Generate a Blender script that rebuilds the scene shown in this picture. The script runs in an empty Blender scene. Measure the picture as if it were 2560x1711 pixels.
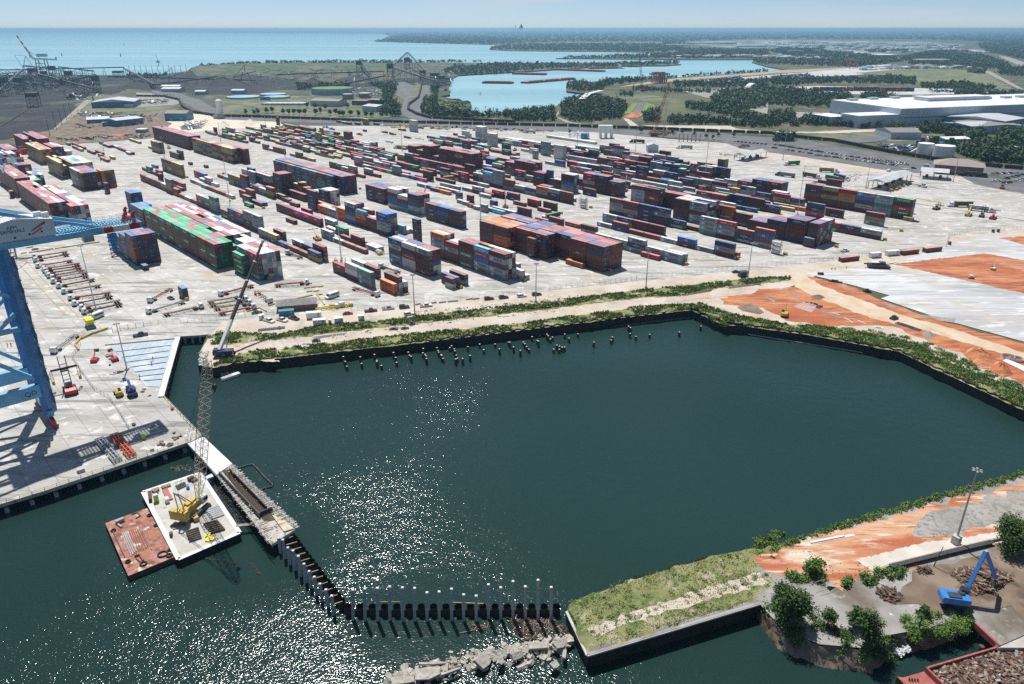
import bpy, math, random
import numpy as np
from mathutils import Vector, Matrix
from mathutils.geometry import tessellate_polygon
def LK(n,a,b): n.links.new(a,b)
ru,rc,rr=random.uniform,random.choice,random.random
from math import cos,sin,pi
V_=Vector
random.seed(7);RNG=np.random.default_rng(7)
R=math.radians
scene=bpy.context.scene
# camera
PH_W,PH_H,FPX,HOR=2560.,1711.,1800.,72.
CX,CY=PH_W/2,PH_H/2
CAM_H=118.
PITCH=math.atan((CY-HOR)/FPX)
cam=bpy.data.cameras.new('camera');camo=bpy.data.objects.new('camera',cam)
scene.collection.objects.link(camo);scene.camera=camo
cam.sensor_width=36.;cam.sensor_fit='HORIZONTAL';cam.lens=36.*FPX/PH_W
cam.clip_start=1.;cam.clip_end=200000.
camo.location=(0,0,CAM_H);camo.rotation_euler=(pi/2-PITCH,0,0)
# sky + sun
SUN_EL=R(62.);SUN_AZ=R(109.)
sdir=V_((cos(SUN_AZ)*cos(SUN_EL),sin(SUN_AZ)*cos(SUN_EL),sin(SUN_EL)))
world=bpy.data.worlds.new('World');scene.world=world;world.use_nodes=True
nt=world.node_tree;nt.nodes.clear()
bg=nt.nodes.new('ShaderNodeBackground');wo=nt.nodes.new('ShaderNodeOutputWorld')
sky=nt.nodes.new('ShaderNodeTexSky');sky.sky_type='NISHITA';sky.sun_disc=False
sky.sun_elevation=SUN_EL;sky.sun_rotation=pi/2-SUN_AZ
sky.air_density=.5;sky.dust_density=.2;sky.ozone_density=4;sky.altitude=100.
bg.inputs['Strength'].default_value=0.09
tcw=nt.nodes.new('ShaderNodeTexCoord');mpw=nt.nodes.new('ShaderNodeMapping');mpw.inputs['Scale'].default_value=(2.2,2.2,26.);nt.links.new(tcw.outputs['Generated'],mpw.inputs[0])
cl=nt.nodes.new('ShaderNodeTexNoise');cl.inputs['Scale'].default_value=1.6;cl.inputs['Detail'].default_value=6;nt.links.new(mpw.outputs[0],cl.inputs['Vector'])
clr=nt.nodes.new('ShaderNodeMapRange');clr.inputs[1].default_value=.50;clr.inputs[2].default_value=.72;clr.inputs[4].default_value=.55;nt.links.new(cl.outputs['Fac'],clr.inputs[0])
clm=nt.nodes.new('ShaderNodeMixRGB');clm.inputs[2].default_value=(6.4,7.,7.4,1);nt.links.new(clr.outputs[0],clm.inputs[0]);nt.links.new(sky.outputs[0],clm.inputs[1]);nt.links.new(clm.outputs[0],bg.inputs[0])
nt.links.new(bg.outputs[0],wo.inputs[0])
sun=bpy.data.lights.new('sun','SUN');sun.energy=4.8;sun.angle=R(.53);sun.color=(1.,.965,.91)
suno=bpy.data.objects.new('sun',sun);scene.collection.objects.link(suno)
suno.rotation_euler=sdir.to_track_quat('Z','Y').to_euler()
scene.view_settings.view_transform='Standard';scene.view_settings.look='None'
scene.view_settings.exposure=0.12;scene.view_settings.gamma=1.
scene.view_settings.use_curve_mapping=False
scene.cycles.use_denoising=False;scene.cycles.sample_clamp_indirect=4.;scene.cycles.volume_bounces=0;scene.cycles.max_bounces=6
scene.cycles.volume_step_rate=10.0;scene.cycles.volume_max_steps=8
# survey: photo pixel -> point on level z
REG={'A':(0,300,4.582),'B':(370,280,4.582),'C':(800,280,4.582),'D':(1200,300,4.582),'E':(1500,380,4.582),
'F':(1960,420,3.91),'G':(0,480,3.91),'H':(520,520,3.91),'I':(1000,520,3.91),'J':(380,500,7.328),'K':(1500,480,7.328),
'L':(1180,500,5.865),'M':(360,290,7.328),'N':(1960,440,7.328),'O':(0,60,3.666),'P':(640,60,3.666),'Q':(1280,60,3.666),
'S':(1920,60,3.666),'W':(0,800,3.647),'X':(200,1050,3.3357),'Y':(1960,1150,2.795),'Z':(800,1400,3.351),'V':(1700,640,2.728),
'T':(0,480,5.6),'U':(0,740,4.613),'T2':(1980,1400,4.045),'d':(0,0,.9164),'n':(0,0,1.)}
def pl(t):
  o=[];r='n';q=[]
  for k in t.split():
    if k[0].isalpha(): r=k
    else:
      q.append(float(k))
      if len(q)==2: o.append(px(r,*q));q=[]
  return o
def G2(r,a,b,zz=0.): return G((r,a,b),zz)
_cp,_sp=cos(PITCH),sin(PITCH)
def px(r,a,b=None):
  if b is None: return (r,a)
  x0,y0,s=REG[r];return (x0+a/s,y0+b/s)
def G(p,zz=0.):
  """world point on level zz seen at photo pixel p (or (region,a,b))"""
  if isinstance(p[0],str): p=px(*p)
  dx,dy=p[0]-CX,p[1]-CY
  d=(dx,FPX*_cp-dy*_sp,-(dy*_cp+FPX*_sp))
  t=(CAM_H-zz)/(-d[2])
  return V_((d[0]*t,d[1]*t,zz))
def PR(v):
  X,Y,Z=v[0],v[1],v[2]-CAM_H
  D=Y*_cp-Z*_sp;U=Y*_sp+Z*_cp
  return CX+FPX*X/D, CY-FPX*U/D
WZ=-3.5
YA=R(-47.5)
UX=V_((cos(YA),sin(YA),0));VX=V_((-sin(YA),cos(YA),0))
# mesh collecting
C=scene.collection
class MB:
  def __init__(s): s.v=[];s.f=[];s.m=[]
  def add(s,vs,fs,m=0):
    n=len(s.v);s.v.extend([tuple(x) for x in vs]);s.f.extend([tuple(n+i for i in f) for f in fs]);s.m.extend([m]*len(fs));return s
  def box(s,c,sz,rz=0,m=0,top=1.,M4=None):
    a,b,h=sz[0]/2,sz[1]/2,sz[2]
    pts=[(-a,-b,0),(a,-b,0),(a,b,0),(-a,b,0),(-a*top,-b*top,h),(a*top,-b*top,h),(a*top,b*top,h),(-a*top,b*top,h)]
    cr,sr=cos(rz),sin(rz)
    if M4 is not None: P=[M4@V_(p) for p in pts]
    else: P=[(c[0]+x*cr-y*sr,c[1]+x*sr+y*cr,c[2]+z) for x,y,z in pts]
    return s.add(P,[(0,3,2,1),(4,5,6,7),(0,1,5,4),(1,2,6,5),(2,3,7,6),(3,0,4,7)],m)
  def be(s,p,q,w,h=None,m=0,up=(0,0,1)):
    p,q=V_(p),V_(q);h=h or w;d=(q-p)
    if d.length<1e-6: return s
    d.normalize();u=V_(up);
    if abs(d.dot(u))>.98: u=V_((1,0,0))
    r=d.cross(u).normalized()*w/2;t=r.cross(d).normalized()*h/2
    P=[p-r-t,p+r-t,p+r+t,p-r+t,q-r-t,q+r-t,q+r+t,q-r+t]
    return s.add(P,[(0,1,2,3),(7,6,5,4),(0,4,5,1),(1,5,6,2),(2,6,7,3),(3,7,4,0)],m)
  def tu(s,p,q,r,n=8,m=0,r2=None,cap=True):
    p,q=V_(p),V_(q);r2=r if r2 is None else r2;d=(q-p).normalized();u=V_((0,0,1))
    if abs(d.dot(u))>.98: u=V_((1,0,0))
    a=d.cross(u).normalized();b=d.cross(a)
    P=[p+(a*cos(2*pi*i/n)+b*sin(2*pi*i/n))*r for i in range(n)]+[q+(a*cos(2*pi*i/n)+b*sin(2*pi*i/n))*r2 for i in range(n)]
    F=[(i,(i+1)%n,n+(i+1)%n,n+i) for i in range(n)]
    if cap: F+= [tuple(range(n-1,-1,-1)),tuple(range(n,2*n))]
    return s.add(P,F,m)
  def prism(s,poly,z0,z1,m=0,mside=None,bottom=True):
    n=len(poly);ms=m if mside is None else mside
    A=[V_((p[0],p[1],0)) for p in poly]
    ar=sum(A[i].x*A[(i+1)%n].y-A[(i+1)%n].x*A[i].y for i in range(n))
    if ar<0: A=A[::-1]
    tris=tessellate_polygon([A])
    T=[(a.x,a.y,z1) for a in A];B=[(a.x,a.y,z0) for a in A]
    tf=[]
    for t in tris:
      a,b,c=[A[i] for i in t]
      tf.append(tuple(t) if (b-a).cross(c-a).z>0 else (t[0],t[2],t[1]))
    s.add(T,tf,m)
    if z0 is not None and z0<z1:
      s.add(B+T,[(i,(i+1)%n,n+(i+1)%n,n+i) for i in range(n)],ms)
      if bottom: s.add(B,[tuple(reversed(f)) for f in tf],ms)
    return s
  def quad(s,a,b,c,d,m=0): return s.add([a,b,c,d],[(0,1,2,3)],m)
  def build(s,name,mats,parent=None,smooth=False,loc=None,rz=0):
    me=bpy.data.meshes.new(name);me.from_pydata(s.v,[],s.f)
    if not isinstance(mats,(list,tuple)): mats=[mats]
    mats=[MAT[m] if isinstance(m,str) else m for m in mats]
    for m in mats: me.materials.append(m)
    if len(mats)>1: me.polygons.foreach_set('material_index',s.m)
    if smooth: me.polygons.foreach_set('use_smooth',[True]*len(s.f))
    me.update()
    return link(me,name,parent,loc,rz)
def link(me,name,parent=None,loc=None,rz=0):
  o=bpy.data.objects.new(name,me);C.objects.link(o)
  if parent is not None: o.parent=parent
  if loc is not None: o.location=loc
  if rz: o.rotation_euler=(0,0,rz)
  return o
def empty(name,loc,rz=0,label=None,cat=None,group=None):
  o=bpy.data.objects.new(name,None);C.objects.link(o);o.location=loc;o.rotation_euler=(0,0,rz);o.empty_display_size=.5
  if label: tag(o,label,cat,group)
  return o
def tag(o,label,cat,group=None,kind=None):
  if label: o['label']=label
  if cat: o['category']=cat
  if group: o['group']=group
  if kind: o['kind']=kind
  return o
def struct(o,kind='structure'): o['kind']=kind;return o
def copy_tree(o,parent=None):
  c=o.copy();C.objects.link(c);c.parent=parent
  for ch in list(o.children): copy_tree(ch,c)
  return c
def hide_proto(o):
  for ch in list(o.children): hide_proto(ch)
  bpy.data.objects.remove(o)
def yaw(a,b):
  d=b-a;return math.atan2(d.y,d.x)
# materials
def mat(name,col,rough=.6,metal=0.,var=0.,vscale=1.,col2=None,bump=0.,bscale=5.,coord='Object',spec=.5,detail=4,lo=.35,hi=.65,trans=0.):
  m=bpy.data.materials.new(name);m.use_nodes=True;n=m.node_tree;b=n.nodes['Principled BSDF']
  b.inputs['Roughness'].default_value=rough;b.inputs['Metallic'].default_value=metal
  b.inputs['Specular IOR Level'].default_value=spec
  c=(*col,1)
  b.inputs['Base Color'].default_value=c
  tc=n.nodes.new('ShaderNodeTexCoord')
  if var>0 or col2 is not None:
    nz=n.nodes.new('ShaderNodeTexNoise');nz.inputs['Scale'].default_value=vscale;nz.inputs['Detail'].default_value=detail
    LK(n,tc.outputs[coord],nz.inputs['Vector'])
    rp=n.nodes.new('ShaderNodeValToRGB');rp.color_ramp.elements[0].position=lo;rp.color_ramp.elements[1].position=hi
    c2=col2 if col2 is not None else tuple(min(1,x*(1+var)) for x in col)
    c1=col if col2 is not None else tuple(x*(1-var) for x in col)
    rp.color_ramp.elements[0].color=(*c1,1);rp.color_ramp.elements[1].color=(*c2,1)
    LK(n,nz.outputs['Fac'],rp.inputs[0]);LK(n,rp.outputs[0],b.inputs['Base Color'])
  if bump>0:
    nb=n.nodes.new('ShaderNodeTexNoise');nb.inputs['Scale'].default_value=bscale;nb.inputs['Detail'].default_value=3
    LK(n,tc.outputs[coord],nb.inputs['Vector'])
    bp=n.nodes.new('ShaderNodeBump');bp.inputs['Strength'].default_value=bump;bp.inputs['Distance'].default_value=.3
    LK(n,nb.outputs['Fac'],bp.inputs['Height']);LK(n,bp.outputs[0],b.inputs['Normal'])
  return m
def layered(name,stops,rough=.85,spec=.3,bump=.15,bscale=3.):
  """ground made of several noise layers: stops=[(colour, scale, lo, hi, stretch)] mixed one over another (world metres)"""
  m=bpy.data.materials.new(name);m.use_nodes=True;n=m.node_tree;b=n.nodes['Principled BSDF']
  b.inputs['Roughness'].default_value=rough;b.inputs['Specular IOR Level'].default_value=spec
  tc=n.nodes.new('ShaderNodeTexCoord');cur=None
  for i,(col,sc,lo,hi,st) in enumerate(stops):
    rgb=n.nodes.new('ShaderNodeRGB');rgb.outputs[0].default_value=(*col,1)
    if cur is None: cur=rgb.outputs[0];continue
    mp=n.nodes.new('ShaderNodeMapping');LK(n,tc.outputs['Object'],mp.inputs[0])
    if st: mp.inputs['Rotation'].default_value=(0,0,-st[0]);mp.inputs['Scale'].default_value=(st[1],st[2],1)
    mp.inputs['Location'].default_value=(i*17.3,i*5.1,0)
    nz=n.nodes.new('ShaderNodeTexNoise');nz.inputs['Scale'].default_value=sc;nz.inputs['Detail'].default_value=5;nz.inputs['Roughness'].default_value=.6
    LK(n,mp.outputs[0],nz.inputs['Vector'])
    mr=n.nodes.new('ShaderNodeMapRange');mr.inputs[1].default_value=lo;mr.inputs[2].default_value=hi
    LK(n,nz.outputs['Fac'],mr.inputs[0])
    mx=n.nodes.new('ShaderNodeMixRGB');LK(n,mr.outputs[0],mx.inputs[0]);LK(n,cur,mx.inputs[1]);LK(n,rgb.outputs[0],mx.inputs[2])
    cur=mx.outputs[0]
  LK(n,cur,b.inputs['Base Color'])
  if bump:
    nb=n.nodes.new('ShaderNodeTexNoise');nb.inputs['Scale'].default_value=bscale;nb.inputs['Detail'].default_value=4
    LK(n,tc.outputs['Object'],nb.inputs['Vector'])
    bp=n.nodes.new('ShaderNodeBump');bp.inputs['Strength'].default_value=bump;bp.inputs['Distance'].default_value=.4
    LK(n,nb.outputs['Fac'],bp.inputs['Height']);LK(n,bp.outputs[0],b.inputs['Normal'])
  return m
YR=YA
MAT={}
def cm(key,col,**k): MAT[key]=mat(key,col,**k);return MAT[key]
cm('white',(.72,.73,.72),rough=.5,var=.06,vscale=.6);cm('black',(.018,.018,.02),rough=.6);cm('ds',(.05,.05,.055),rough=.5,var=.3,vscale=1.5)
cm('gs',(.32,.33,.34),rough=.45,var=.15,vscale=1.);cm('gv',(.42,.44,.45),rough=.4,metal=.3,var=.1,vscale=2.)
cm('crane_blue',(.09,.33,.60),rough=.4,var=.12,vscale=.25);cm('cbp',(.22,.50,.70),rough=.4,var=.1,vscale=.3)
cm('crane_blue_shaded',(.05,.20,.44),rough=.4,var=.12,vscale=.25);cm('navy',(.02,.035,.13),rough=.4);cm('red',(.42,.03,.03),rough=.45,var=.12,vscale=1.);cm('rust',(.14,.06,.038),rough=.85,col2=(.26,.13,.085),vscale=.8)  # blue for the crane legs: same paint darkened, shade put into the colour
cm('rd',(.07,.035,.025),rough=.85,col2=(.13,.07,.05),vscale=1.5);cm('yellow',(.52,.36,.06),rough=.55,var=.2,vscale=1.5);cm('safety_yellow',(.75,.62,.03),rough=.5)
cm('tan_lattice',(.50,.43,.32),rough=.6,var=.15,vscale=.5);cm('orange_frame',(.62,.13,.05),rough=.5,var=.15,vscale=1.)
cm('concrete',(.42,.41,.38),rough=.85,col2=(.56,.55,.52),vscale=.35,bump=.1,bscale=3.)
cm('cp',(.62,.62,.60),rough=.85,col2=(.75,.75,.74),vscale=.3);cm('pile_concrete',(.27,.30,.32),rough=.8,col2=(.42,.45,.46),vscale=1.5)
cm('tyre',(.02,.02,.02),rough=.8);cm('glass',(.02,.03,.04),rough=.12,spec=.8)
cm('wood',(.20,.15,.10),rough=.85,col2=(.38,.30,.22),vscale=1.2);cm('wd',(.05,.04,.032),rough=.9,col2=(.11,.09,.07),vscale=1.5)
cm('sheet_pile',(.012,.011,.011),rough=.85,col2=(.035,.028,.024),vscale=.4);cm('lime',(.28,.55,.04),rough=.45)
cm('handler_blue',(.05,.22,.58),rough=.35,var=.1,vscale=1.);cm('brick',(.16,.085,.07),rough=.85,col2=(.24,.13,.11),vscale=1.)
cm('roof_grey',(.20,.19,.18),rough=.85,col2=(.27,.26,.25),vscale=.7);cm('roof_tan',(.30,.26,.22),rough=.9,col2=(.36,.32,.28),vscale=.4)
cm('metal_roof',(.50,.52,.53),rough=.45,col2=(.62,.64,.65),vscale=.15);cm('white_roof',(.80,.81,.82),rough=.6,var=.03,vscale=.03)
cm('wp',(.42,.50,.55),rough=.6,var=.05,vscale=.1);cm('shed_blue',(.08,.17,.27),rough=.55,var=.15,vscale=.2);cm('shed_teal',(.05,.22,.32),rough=.55,var=.15,vscale=.2)
cm('coal',(.012,.012,.016),rough=.9,col2=(.028,.028,.034),vscale=.03,bump=.4,bscale=.3);cm('wagon',(.022,.021,.024),rough=.6,var=.3,vscale=1.)
cm('trunk',(.10,.075,.055),rough=.9,var=.2,vscale=2.);cm('crane_red',(.33,.04,.03),rough=.6,var=.1,vscale=1.)
cm('sand',(.60,.52,.40),rough=.95,col2=(.74,.66,.54),vscale=.1,bump=.3,bscale=.6);cm('tank_blue',(.30,.48,.55),rough=.5,var=.1,vscale=.1)
cm('deck_metal',(.33,.42,.50),rough=.35,col2=(.55,.62,.68),vscale=.5,metal=.2)
cm('pink_truck',(.30,.03,.10),rough=.4);cm('silver',(.50,.52,.54),rough=.3,metal=.4);cm('dark_car',(.03,.03,.035),rough=.25,spec=.7);cm('maroon_car',(.12,.03,.03),rough=.3);cm('red_car',(.42,.03,.03),rough=.3)
cm('blue_car',(.03,.06,.13),rough=.3);cm('pen_red',(.30,.07,.06),rough=.6,col2=(.42,.14,.11),vscale=.6);cm('skin',(.35,.2,.14),rough=.6);cm('hiviz',(.55,.7,.03),rough=.6);cm('trousers',(.03,.04,.07),rough=.8)
cm('scrap',(.06,.045,.038),rough=.8,col2=(.20,.14,.10),vscale=1.);cm('rock',(.40,.37,.32),rough=.9,col2=(.56,.53,.48),vscale=.6,bump=.3,bscale=2.);cm('riprap',(.55,.56,.56),rough=.9,col2=(.78,.79,.80),vscale=.8)
def leaf(name,c1,c2,vs=.4):
  m=mat(name,c1,rough=.7,col2=c2,vscale=vs,spec=.25);n=m.node_tree;b=n.nodes['Principled BSDF']
  return m
MAT['leaf']=leaf('leaf',(.055,.105,.025),(.12,.19,.05));MAT['leaf_dark']=leaf('leaf_dark',(.026,.058,.018),(.065,.115,.032),.12)
MAT['leaf_far']=leaf('leaf_far',(.028,.058,.022),(.075,.12,.04),.02);MAT['grass_blade']=leaf('grass_blade',(.15,.20,.045),(.36,.36,.14),.25)
MAT['gg']=leaf('gg',(.09,.18,.03),(.20,.30,.07),.3)
# ground, water
S_=(YR,1.,.12)
land_m=layered('marsh_ground',[((.075,.088,.045),0,0,0,None),((.13,.12,.075),.004,.42,.58,None),((.045,.07,.032),.012,.48,.58,None),((.18,.16,.12),.02,.56,.64,None)],bump=.2,bscale=.3)
def tgt(name): return name
LAND=[(-420,1350),(0,1222),(107,1190),(468,1071),(480,1071),(398,985),(442,822),(526,818),(500,880),(497,915),(535,921),(581,911),(1120,850),(1600,791),(1729,776),(1773,798),(1812,814),(1858,816),(2019,838),(2246,880),(2560,1028),(2840,1150),
(2800,1130),]
LAND=LAND[:-1]+[(2560,1186),(2210,1282),(2060,1325),(1960,1361),(1760,1397),(1560,1455),(1424,1509),(1416,1530),(1468,1640),(1899,1511),(1930,1545),(1960,1578),(2050,1612),(2165,1622),(2205,1592),(2300,1575),(2430,1546),(2428,1543),(2496,1618),(2560,1590),(3300,1370),
(4200,900),(5200,77),(200,78.5),(640,83),(960,84.5),(978,93),(937,104),(1240,112),(1224,124),(1280,127),(1500,129),(1640,131),(1700,136),(1560,140),(1389,146),(1711,149),(1888,149),(1880,156),(1920,167),(1966,174),(1920,178),(1689,194),(1607,197),(1506,202),(1440,208),(1415,216),(1416,228),(1455,233),(1504,234),(1503,238),(1455,246),(1411,257),(1381,268),(1315,285),(1280,287),(1196,287),(1093,279),(1158,281),(1179,263),(1175,255),(1098,241),(1125,237),(1120,200),(1145,188),(1280,180),(1337,177),(1520,165),(1662,164),(1703,161),(1640,156),(1280,158),(937,155),(640,157),(477,177),(387,188),(0,187),(-500,192),(-2500,330),(-2500,1000)]
mb=MB();mb.prism([G(p) for p in LAND],WZ-4,0,0,1,bottom=False)
struct(mb.build('ground',[land_m,'sheet_pile']))
# water
wm=bpy.data.materials.new('water');wm.use_nodes=True;n=wm.node_tree;b=n.nodes['Principled BSDF']
b.inputs['Base Color'].default_value=(.012,.045,.042,1);b.inputs['Roughness'].default_value=.12;b.inputs['IOR'].default_value=1.33
tc=n.nodes.new('ShaderNodeTexCoord')
def wnoise(sc,rot,sx,sy,det=2,rg=.5):
  mp=n.nodes.new('ShaderNodeMapping');mp.inputs['Rotation'].default_value=(0,0,rot);mp.inputs['Scale'].default_value=(sx,sy,1)
  LK(n,tc.outputs['Object'],mp.inputs[0]);z=n.nodes.new('ShaderNodeTexNoise');z.inputs['Scale'].default_value=sc;z.inputs['Detail'].default_value=det;z.inputs['Roughness'].default_value=rg
  LK(n,mp.outputs[0],z.inputs['Vector']);return z.outputs['Fac']
a1=wnoise(1.5,.5,1.,1.6,1.5,.5);a2=wnoise(.22,.9,1.,1.5,1);a3=wnoise(4.,.2,1.,1.3,1)
ad=n.nodes.new('ShaderNodeMath');ad.operation='MULTIPLY_ADD';ad.inputs[1].default_value=1.6
LK(n,a2,ad.inputs[0]);LK(n,a1,ad.inputs[2])
ad2=n.nodes.new('ShaderNodeMath');ad2.operation='MULTIPLY_ADD';ad2.inputs[1].default_value=.16;LK(n,a3,ad2.inputs[0]);LK(n,ad.outputs[0],ad2.inputs[2]);ad=ad2
wp=wnoise(.008,0,1,1,3);mr=n.nodes.new('ShaderNodeMapRange');mr.inputs[1].default_value=.38;mr.inputs[2].default_value=.62;mr.inputs[3].default_value=.24;mr.inputs[4].default_value=.43
LK(n,wp,mr.inputs[0])
def shelter(c,r,sock):
  mp=n.nodes.new('ShaderNodeVectorMath');mp.operation='DISTANCE';mp.inputs[1].default_value=tuple(c);LK(n,tc.outputs['Object'],mp.inputs[0])
  q=n.nodes.new('ShaderNodeMapRange');q.inputs[1].default_value=r*.45;q.inputs[2].default_value=r;q.inputs[3].default_value=.5;q.inputs[4].default_value=1.;LK(n,mp.outputs['Value'],q.inputs[0])
  k=n.nodes.new('ShaderNodeMath');k.operation='MULTIPLY';LK(n,sock,k.inputs[0]);LK(n,q.outputs[0],k.inputs[1]);return k.outputs[0]
shel=mr.outputs[0]
for c_,r_ in (((640,1390),26.),((1050,1570),22.),((330,1180),24.),((1800,1200),95.),((1600,1000),60.)): shel=shelter(G(c_,WZ),r_,shel)
bp=n.nodes.new('ShaderNodeBump');bp.inputs['Distance'].default_value=.50;LK(n,shel,bp.inputs['Strength'])
LK(n,ad.outputs[0],bp.inputs['Height']);LK(n,bp.outputs[0],b.inputs['Normal'])
bay=wnoise(.0015,0,1,3.,3);rp=n.nodes.new('ShaderNodeValToRGB');rp.color_ramp.elements[0].position=.4;rp.color_ramp.elements[1].position=.62
rp.color_ramp.elements[0].color=(.012,.033,.029,1);rp.color_ramp.elements[1].color=(.018,.047,.043,1)
LK(n,bay,rp.inputs[0]);LK(n,rp.outputs[0],b.inputs['Base Color'])
mb=MB();
o1=[(-60000,-200,WZ),(60000,-200,WZ),(60000,46000,WZ),(-60000,46000,WZ)]
mb.quad(*o1);struct(mb.build('water',wm))
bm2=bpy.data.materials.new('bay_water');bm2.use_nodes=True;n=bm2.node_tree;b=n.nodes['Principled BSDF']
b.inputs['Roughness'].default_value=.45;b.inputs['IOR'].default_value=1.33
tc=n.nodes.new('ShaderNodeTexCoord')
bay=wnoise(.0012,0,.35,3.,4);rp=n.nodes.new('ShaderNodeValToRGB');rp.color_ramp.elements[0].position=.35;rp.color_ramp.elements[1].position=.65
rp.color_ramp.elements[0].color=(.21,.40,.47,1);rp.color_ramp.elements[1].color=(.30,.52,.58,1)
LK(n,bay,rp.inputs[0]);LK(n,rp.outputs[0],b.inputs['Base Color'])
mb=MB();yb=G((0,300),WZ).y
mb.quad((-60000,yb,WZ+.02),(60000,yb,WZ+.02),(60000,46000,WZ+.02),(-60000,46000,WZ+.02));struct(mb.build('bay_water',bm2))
# sheets laid on the land
_lv=[0.03]
RAG={'red_earth':1.6,'dirt_track':1.,'sandy_lane':.6,'grass_verge':.9,'dirt_patch':1.5,'gravel_lane':1.2,'scrap_yard':1.4,'lawn':6.,'coal_ground':9.,'dirt_lot':5.,'sand_yard':5.,'marsh':7.,'sandy_verge':1.5,'earth_pit':.7,'slab_lane':.3}
def ragged(poly,amt):
  P=[G(px(*p) if isinstance(p[0],str) else p) for p in poly];out=[];rg=random.Random(len(poly))
  for i in range(len(P)):
    a,b=P[i],P[(i+1)%len(P)];L=(b-a).length;n=min(40,max(1,int(L/(amt*2.2))));nr=V_((-(b-a).y,(b-a).x,0)).normalized() if L>0 else V_((0,0,0))
    for k in range(n): q=a.lerp(b,k/n)+nr*(rg.uniform(-amt,amt)*(.25 if k==0 else 1));out.append(PR(q))
  return out
def sheet(name,poly,m,z=None,kind='structure',thick=.02):
  zz=_lv[0] if z is None else z
  if name in RAG: poly=ragged(poly,RAG[name])
  _lv[0]+=.012
  mb=MB();mb.prism([G(p,zz) for p in poly],zz-thick,zz,0,bottom=thick>.5)
  return struct(mb.build(name,m),kind)
conc=layered('yard_concrete',[((.45,.44,.41),0,0,0,None),((.57,.555,.525),.012,.38,.62,(YR,1,.35)),((.34,.33,.30),.05,.50,.66,(YR,.6,2.)),((.47,.42,.34),.035,.56,.66,None),((.28,.275,.26),.25,.58,.66,(YR,.3,2.4)),((.64,.63,.60),.16,.57,.62,None),((.25,.245,.23),.09,.56,.63,(YR,.35,3.)),((.36,.355,.34),.6,.58,.68,(R(42.5),.3,2.))],rough=.8,bump=.08)
n=conc.node_tree;b=n.nodes['Principled BSDF'];prev=b.inputs['Base Color'].links[0].from_socket
tcn=n.nodes.new('ShaderNodeTexCoord');mp=n.nodes.new('ShaderNodeMapping');mp.inputs['Rotation'].default_value=(0,0,-YR);LK(n,tcn.outputs['Object'],mp.inputs[0])
br=n.nodes.new('ShaderNodeTexBrick');br.offset=0.;br.inputs['Scale'].default_value=1.;br.inputs['Mortar Size'].default_value=.11;br.inputs['Brick Width'].default_value=14.;br.inputs['Row Height'].default_value=7.
br.inputs['Color1'].default_value=(1,1,1,1);br.inputs['Color2'].default_value=(.95,.95,.95,1);br.inputs['Mortar'].default_value=(.55,.55,.53,1);LK(n,mp.outputs[0],br.inputs['Vector'])
mx=n.nodes.new('ShaderNodeMixRGB');mx.blend_type='MULTIPLY';mx.inputs[0].default_value=.8;LK(n,prev,mx.inputs[1]);LK(n,br.outputs['Color'],mx.inputs[2]);LK(n,mx.outputs[0],b.inputs['Base Color'])
sandy=layered('sandy_track',[((.50,.42,.33),0,0,0,None),((.58,.52,.44),.05,.4,.6,None),((.38,.34,.29),.08,.55,.7,None),((.52,.30,.18),.04,.6,.72,None),((.64,.60,.54),.3,.58,.7,None),((.36,.30,.24),.9,.60,.70,(R(10),.2,2.))],bump=.3,bscale=1.5)
reddirt=layered('red_earth',[((.42,.13,.05),0,0,0,None),((.54,.22,.10),.05,.42,.56,(R(-30),.35,1.)),((.34,.10,.045),.12,.48,.60,(R(-30),.3,1.)),((.54,.32,.19),.035,.58,.70,None),((.26,.10,.06),.4,.56,.64,(R(-30),.25,2.)),((.62,.34,.20),.25,.57,.66,(R(-25),.15,2.)),((.40,.36,.33),.02,.64,.72,None)],bump=.7,bscale=1.2)
whiteslab=layered('new_concrete',[((.50,.505,.505),0,0,0,None),((.60,.605,.61),.02,.42,.56,(R(-28),.2,1.)),((.40,.40,.395),.04,.52,.62,(R(-28),.15,1.)),((.50,.45,.38),.025,.52,.62,None),((.33,.33,.33),.25,.57,.63,(R(-28),.12,3.)),((.42,.42,.415),.08,.55,.61,(R(-28),.1,4.)),((.66,.67,.67),.3,.56,.64,(R(-28),.2,1.))],bump=.05)
asphalt=layered('asphalt',[((.13,.13,.135),0,0,0,None),((.18,.18,.18),.05,.4,.6,None),((.10,.10,.10),.3,.55,.7,None)])
grassm=layered('grass_ground',[((.17,.18,.07),0,0,0,None),((.28,.27,.13),.09,.42,.58,None),((.10,.15,.04),.16,.5,.6,None),((.42,.36,.26),.13,.54,.62,None),((.22,.26,.09),.7,.52,.62,None),((.09,.10,.05),.5,.62,.7,None)],bump=.6,bscale=2.5)
lawn=layered('lawn',[((.13,.15,.075),0,0,0,None),((.20,.19,.12),.012,.42,.58,None),((.08,.11,.05),.03,.48,.58,None),((.24,.22,.17),.05,.56,.64,None)],bump=.1)
darkdirt=layered('coal_ground',[((.016,.016,.022),0,0,0,None),((.035,.034,.036),.012,.42,.6,None),((.010,.010,.014),.03,.5,.62,None),((.07,.09,.045),.006,.56,.64,None),((.12,.12,.12),.03,.64,.72,None)],bump=.2,bscale=.3)
greydirt=layered('grey_dirt',[((.25,.235,.21),0,0,0,None),((.36,.35,.33),.06,.42,.58,None),((.16,.13,.10),.05,.53,.66,None),((.50,.47,.43),.3,.6,.72,None)])
browndirt=layered('brown_dirt',[((.17,.12,.085),0,0,0,None),((.26,.20,.15),.08,.4,.6,None),((.10,.075,.055),.15,.5,.65,None)])
gravel=layered('gravel',[((.29,.28,.25),0,0,0,None),((.38,.36,.32),.08,.42,.58,None),((.22,.21,.19),1.,.48,.62,None),((.40,.33,.25),.05,.55,.64,(R(20),.3,1.))])
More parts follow.
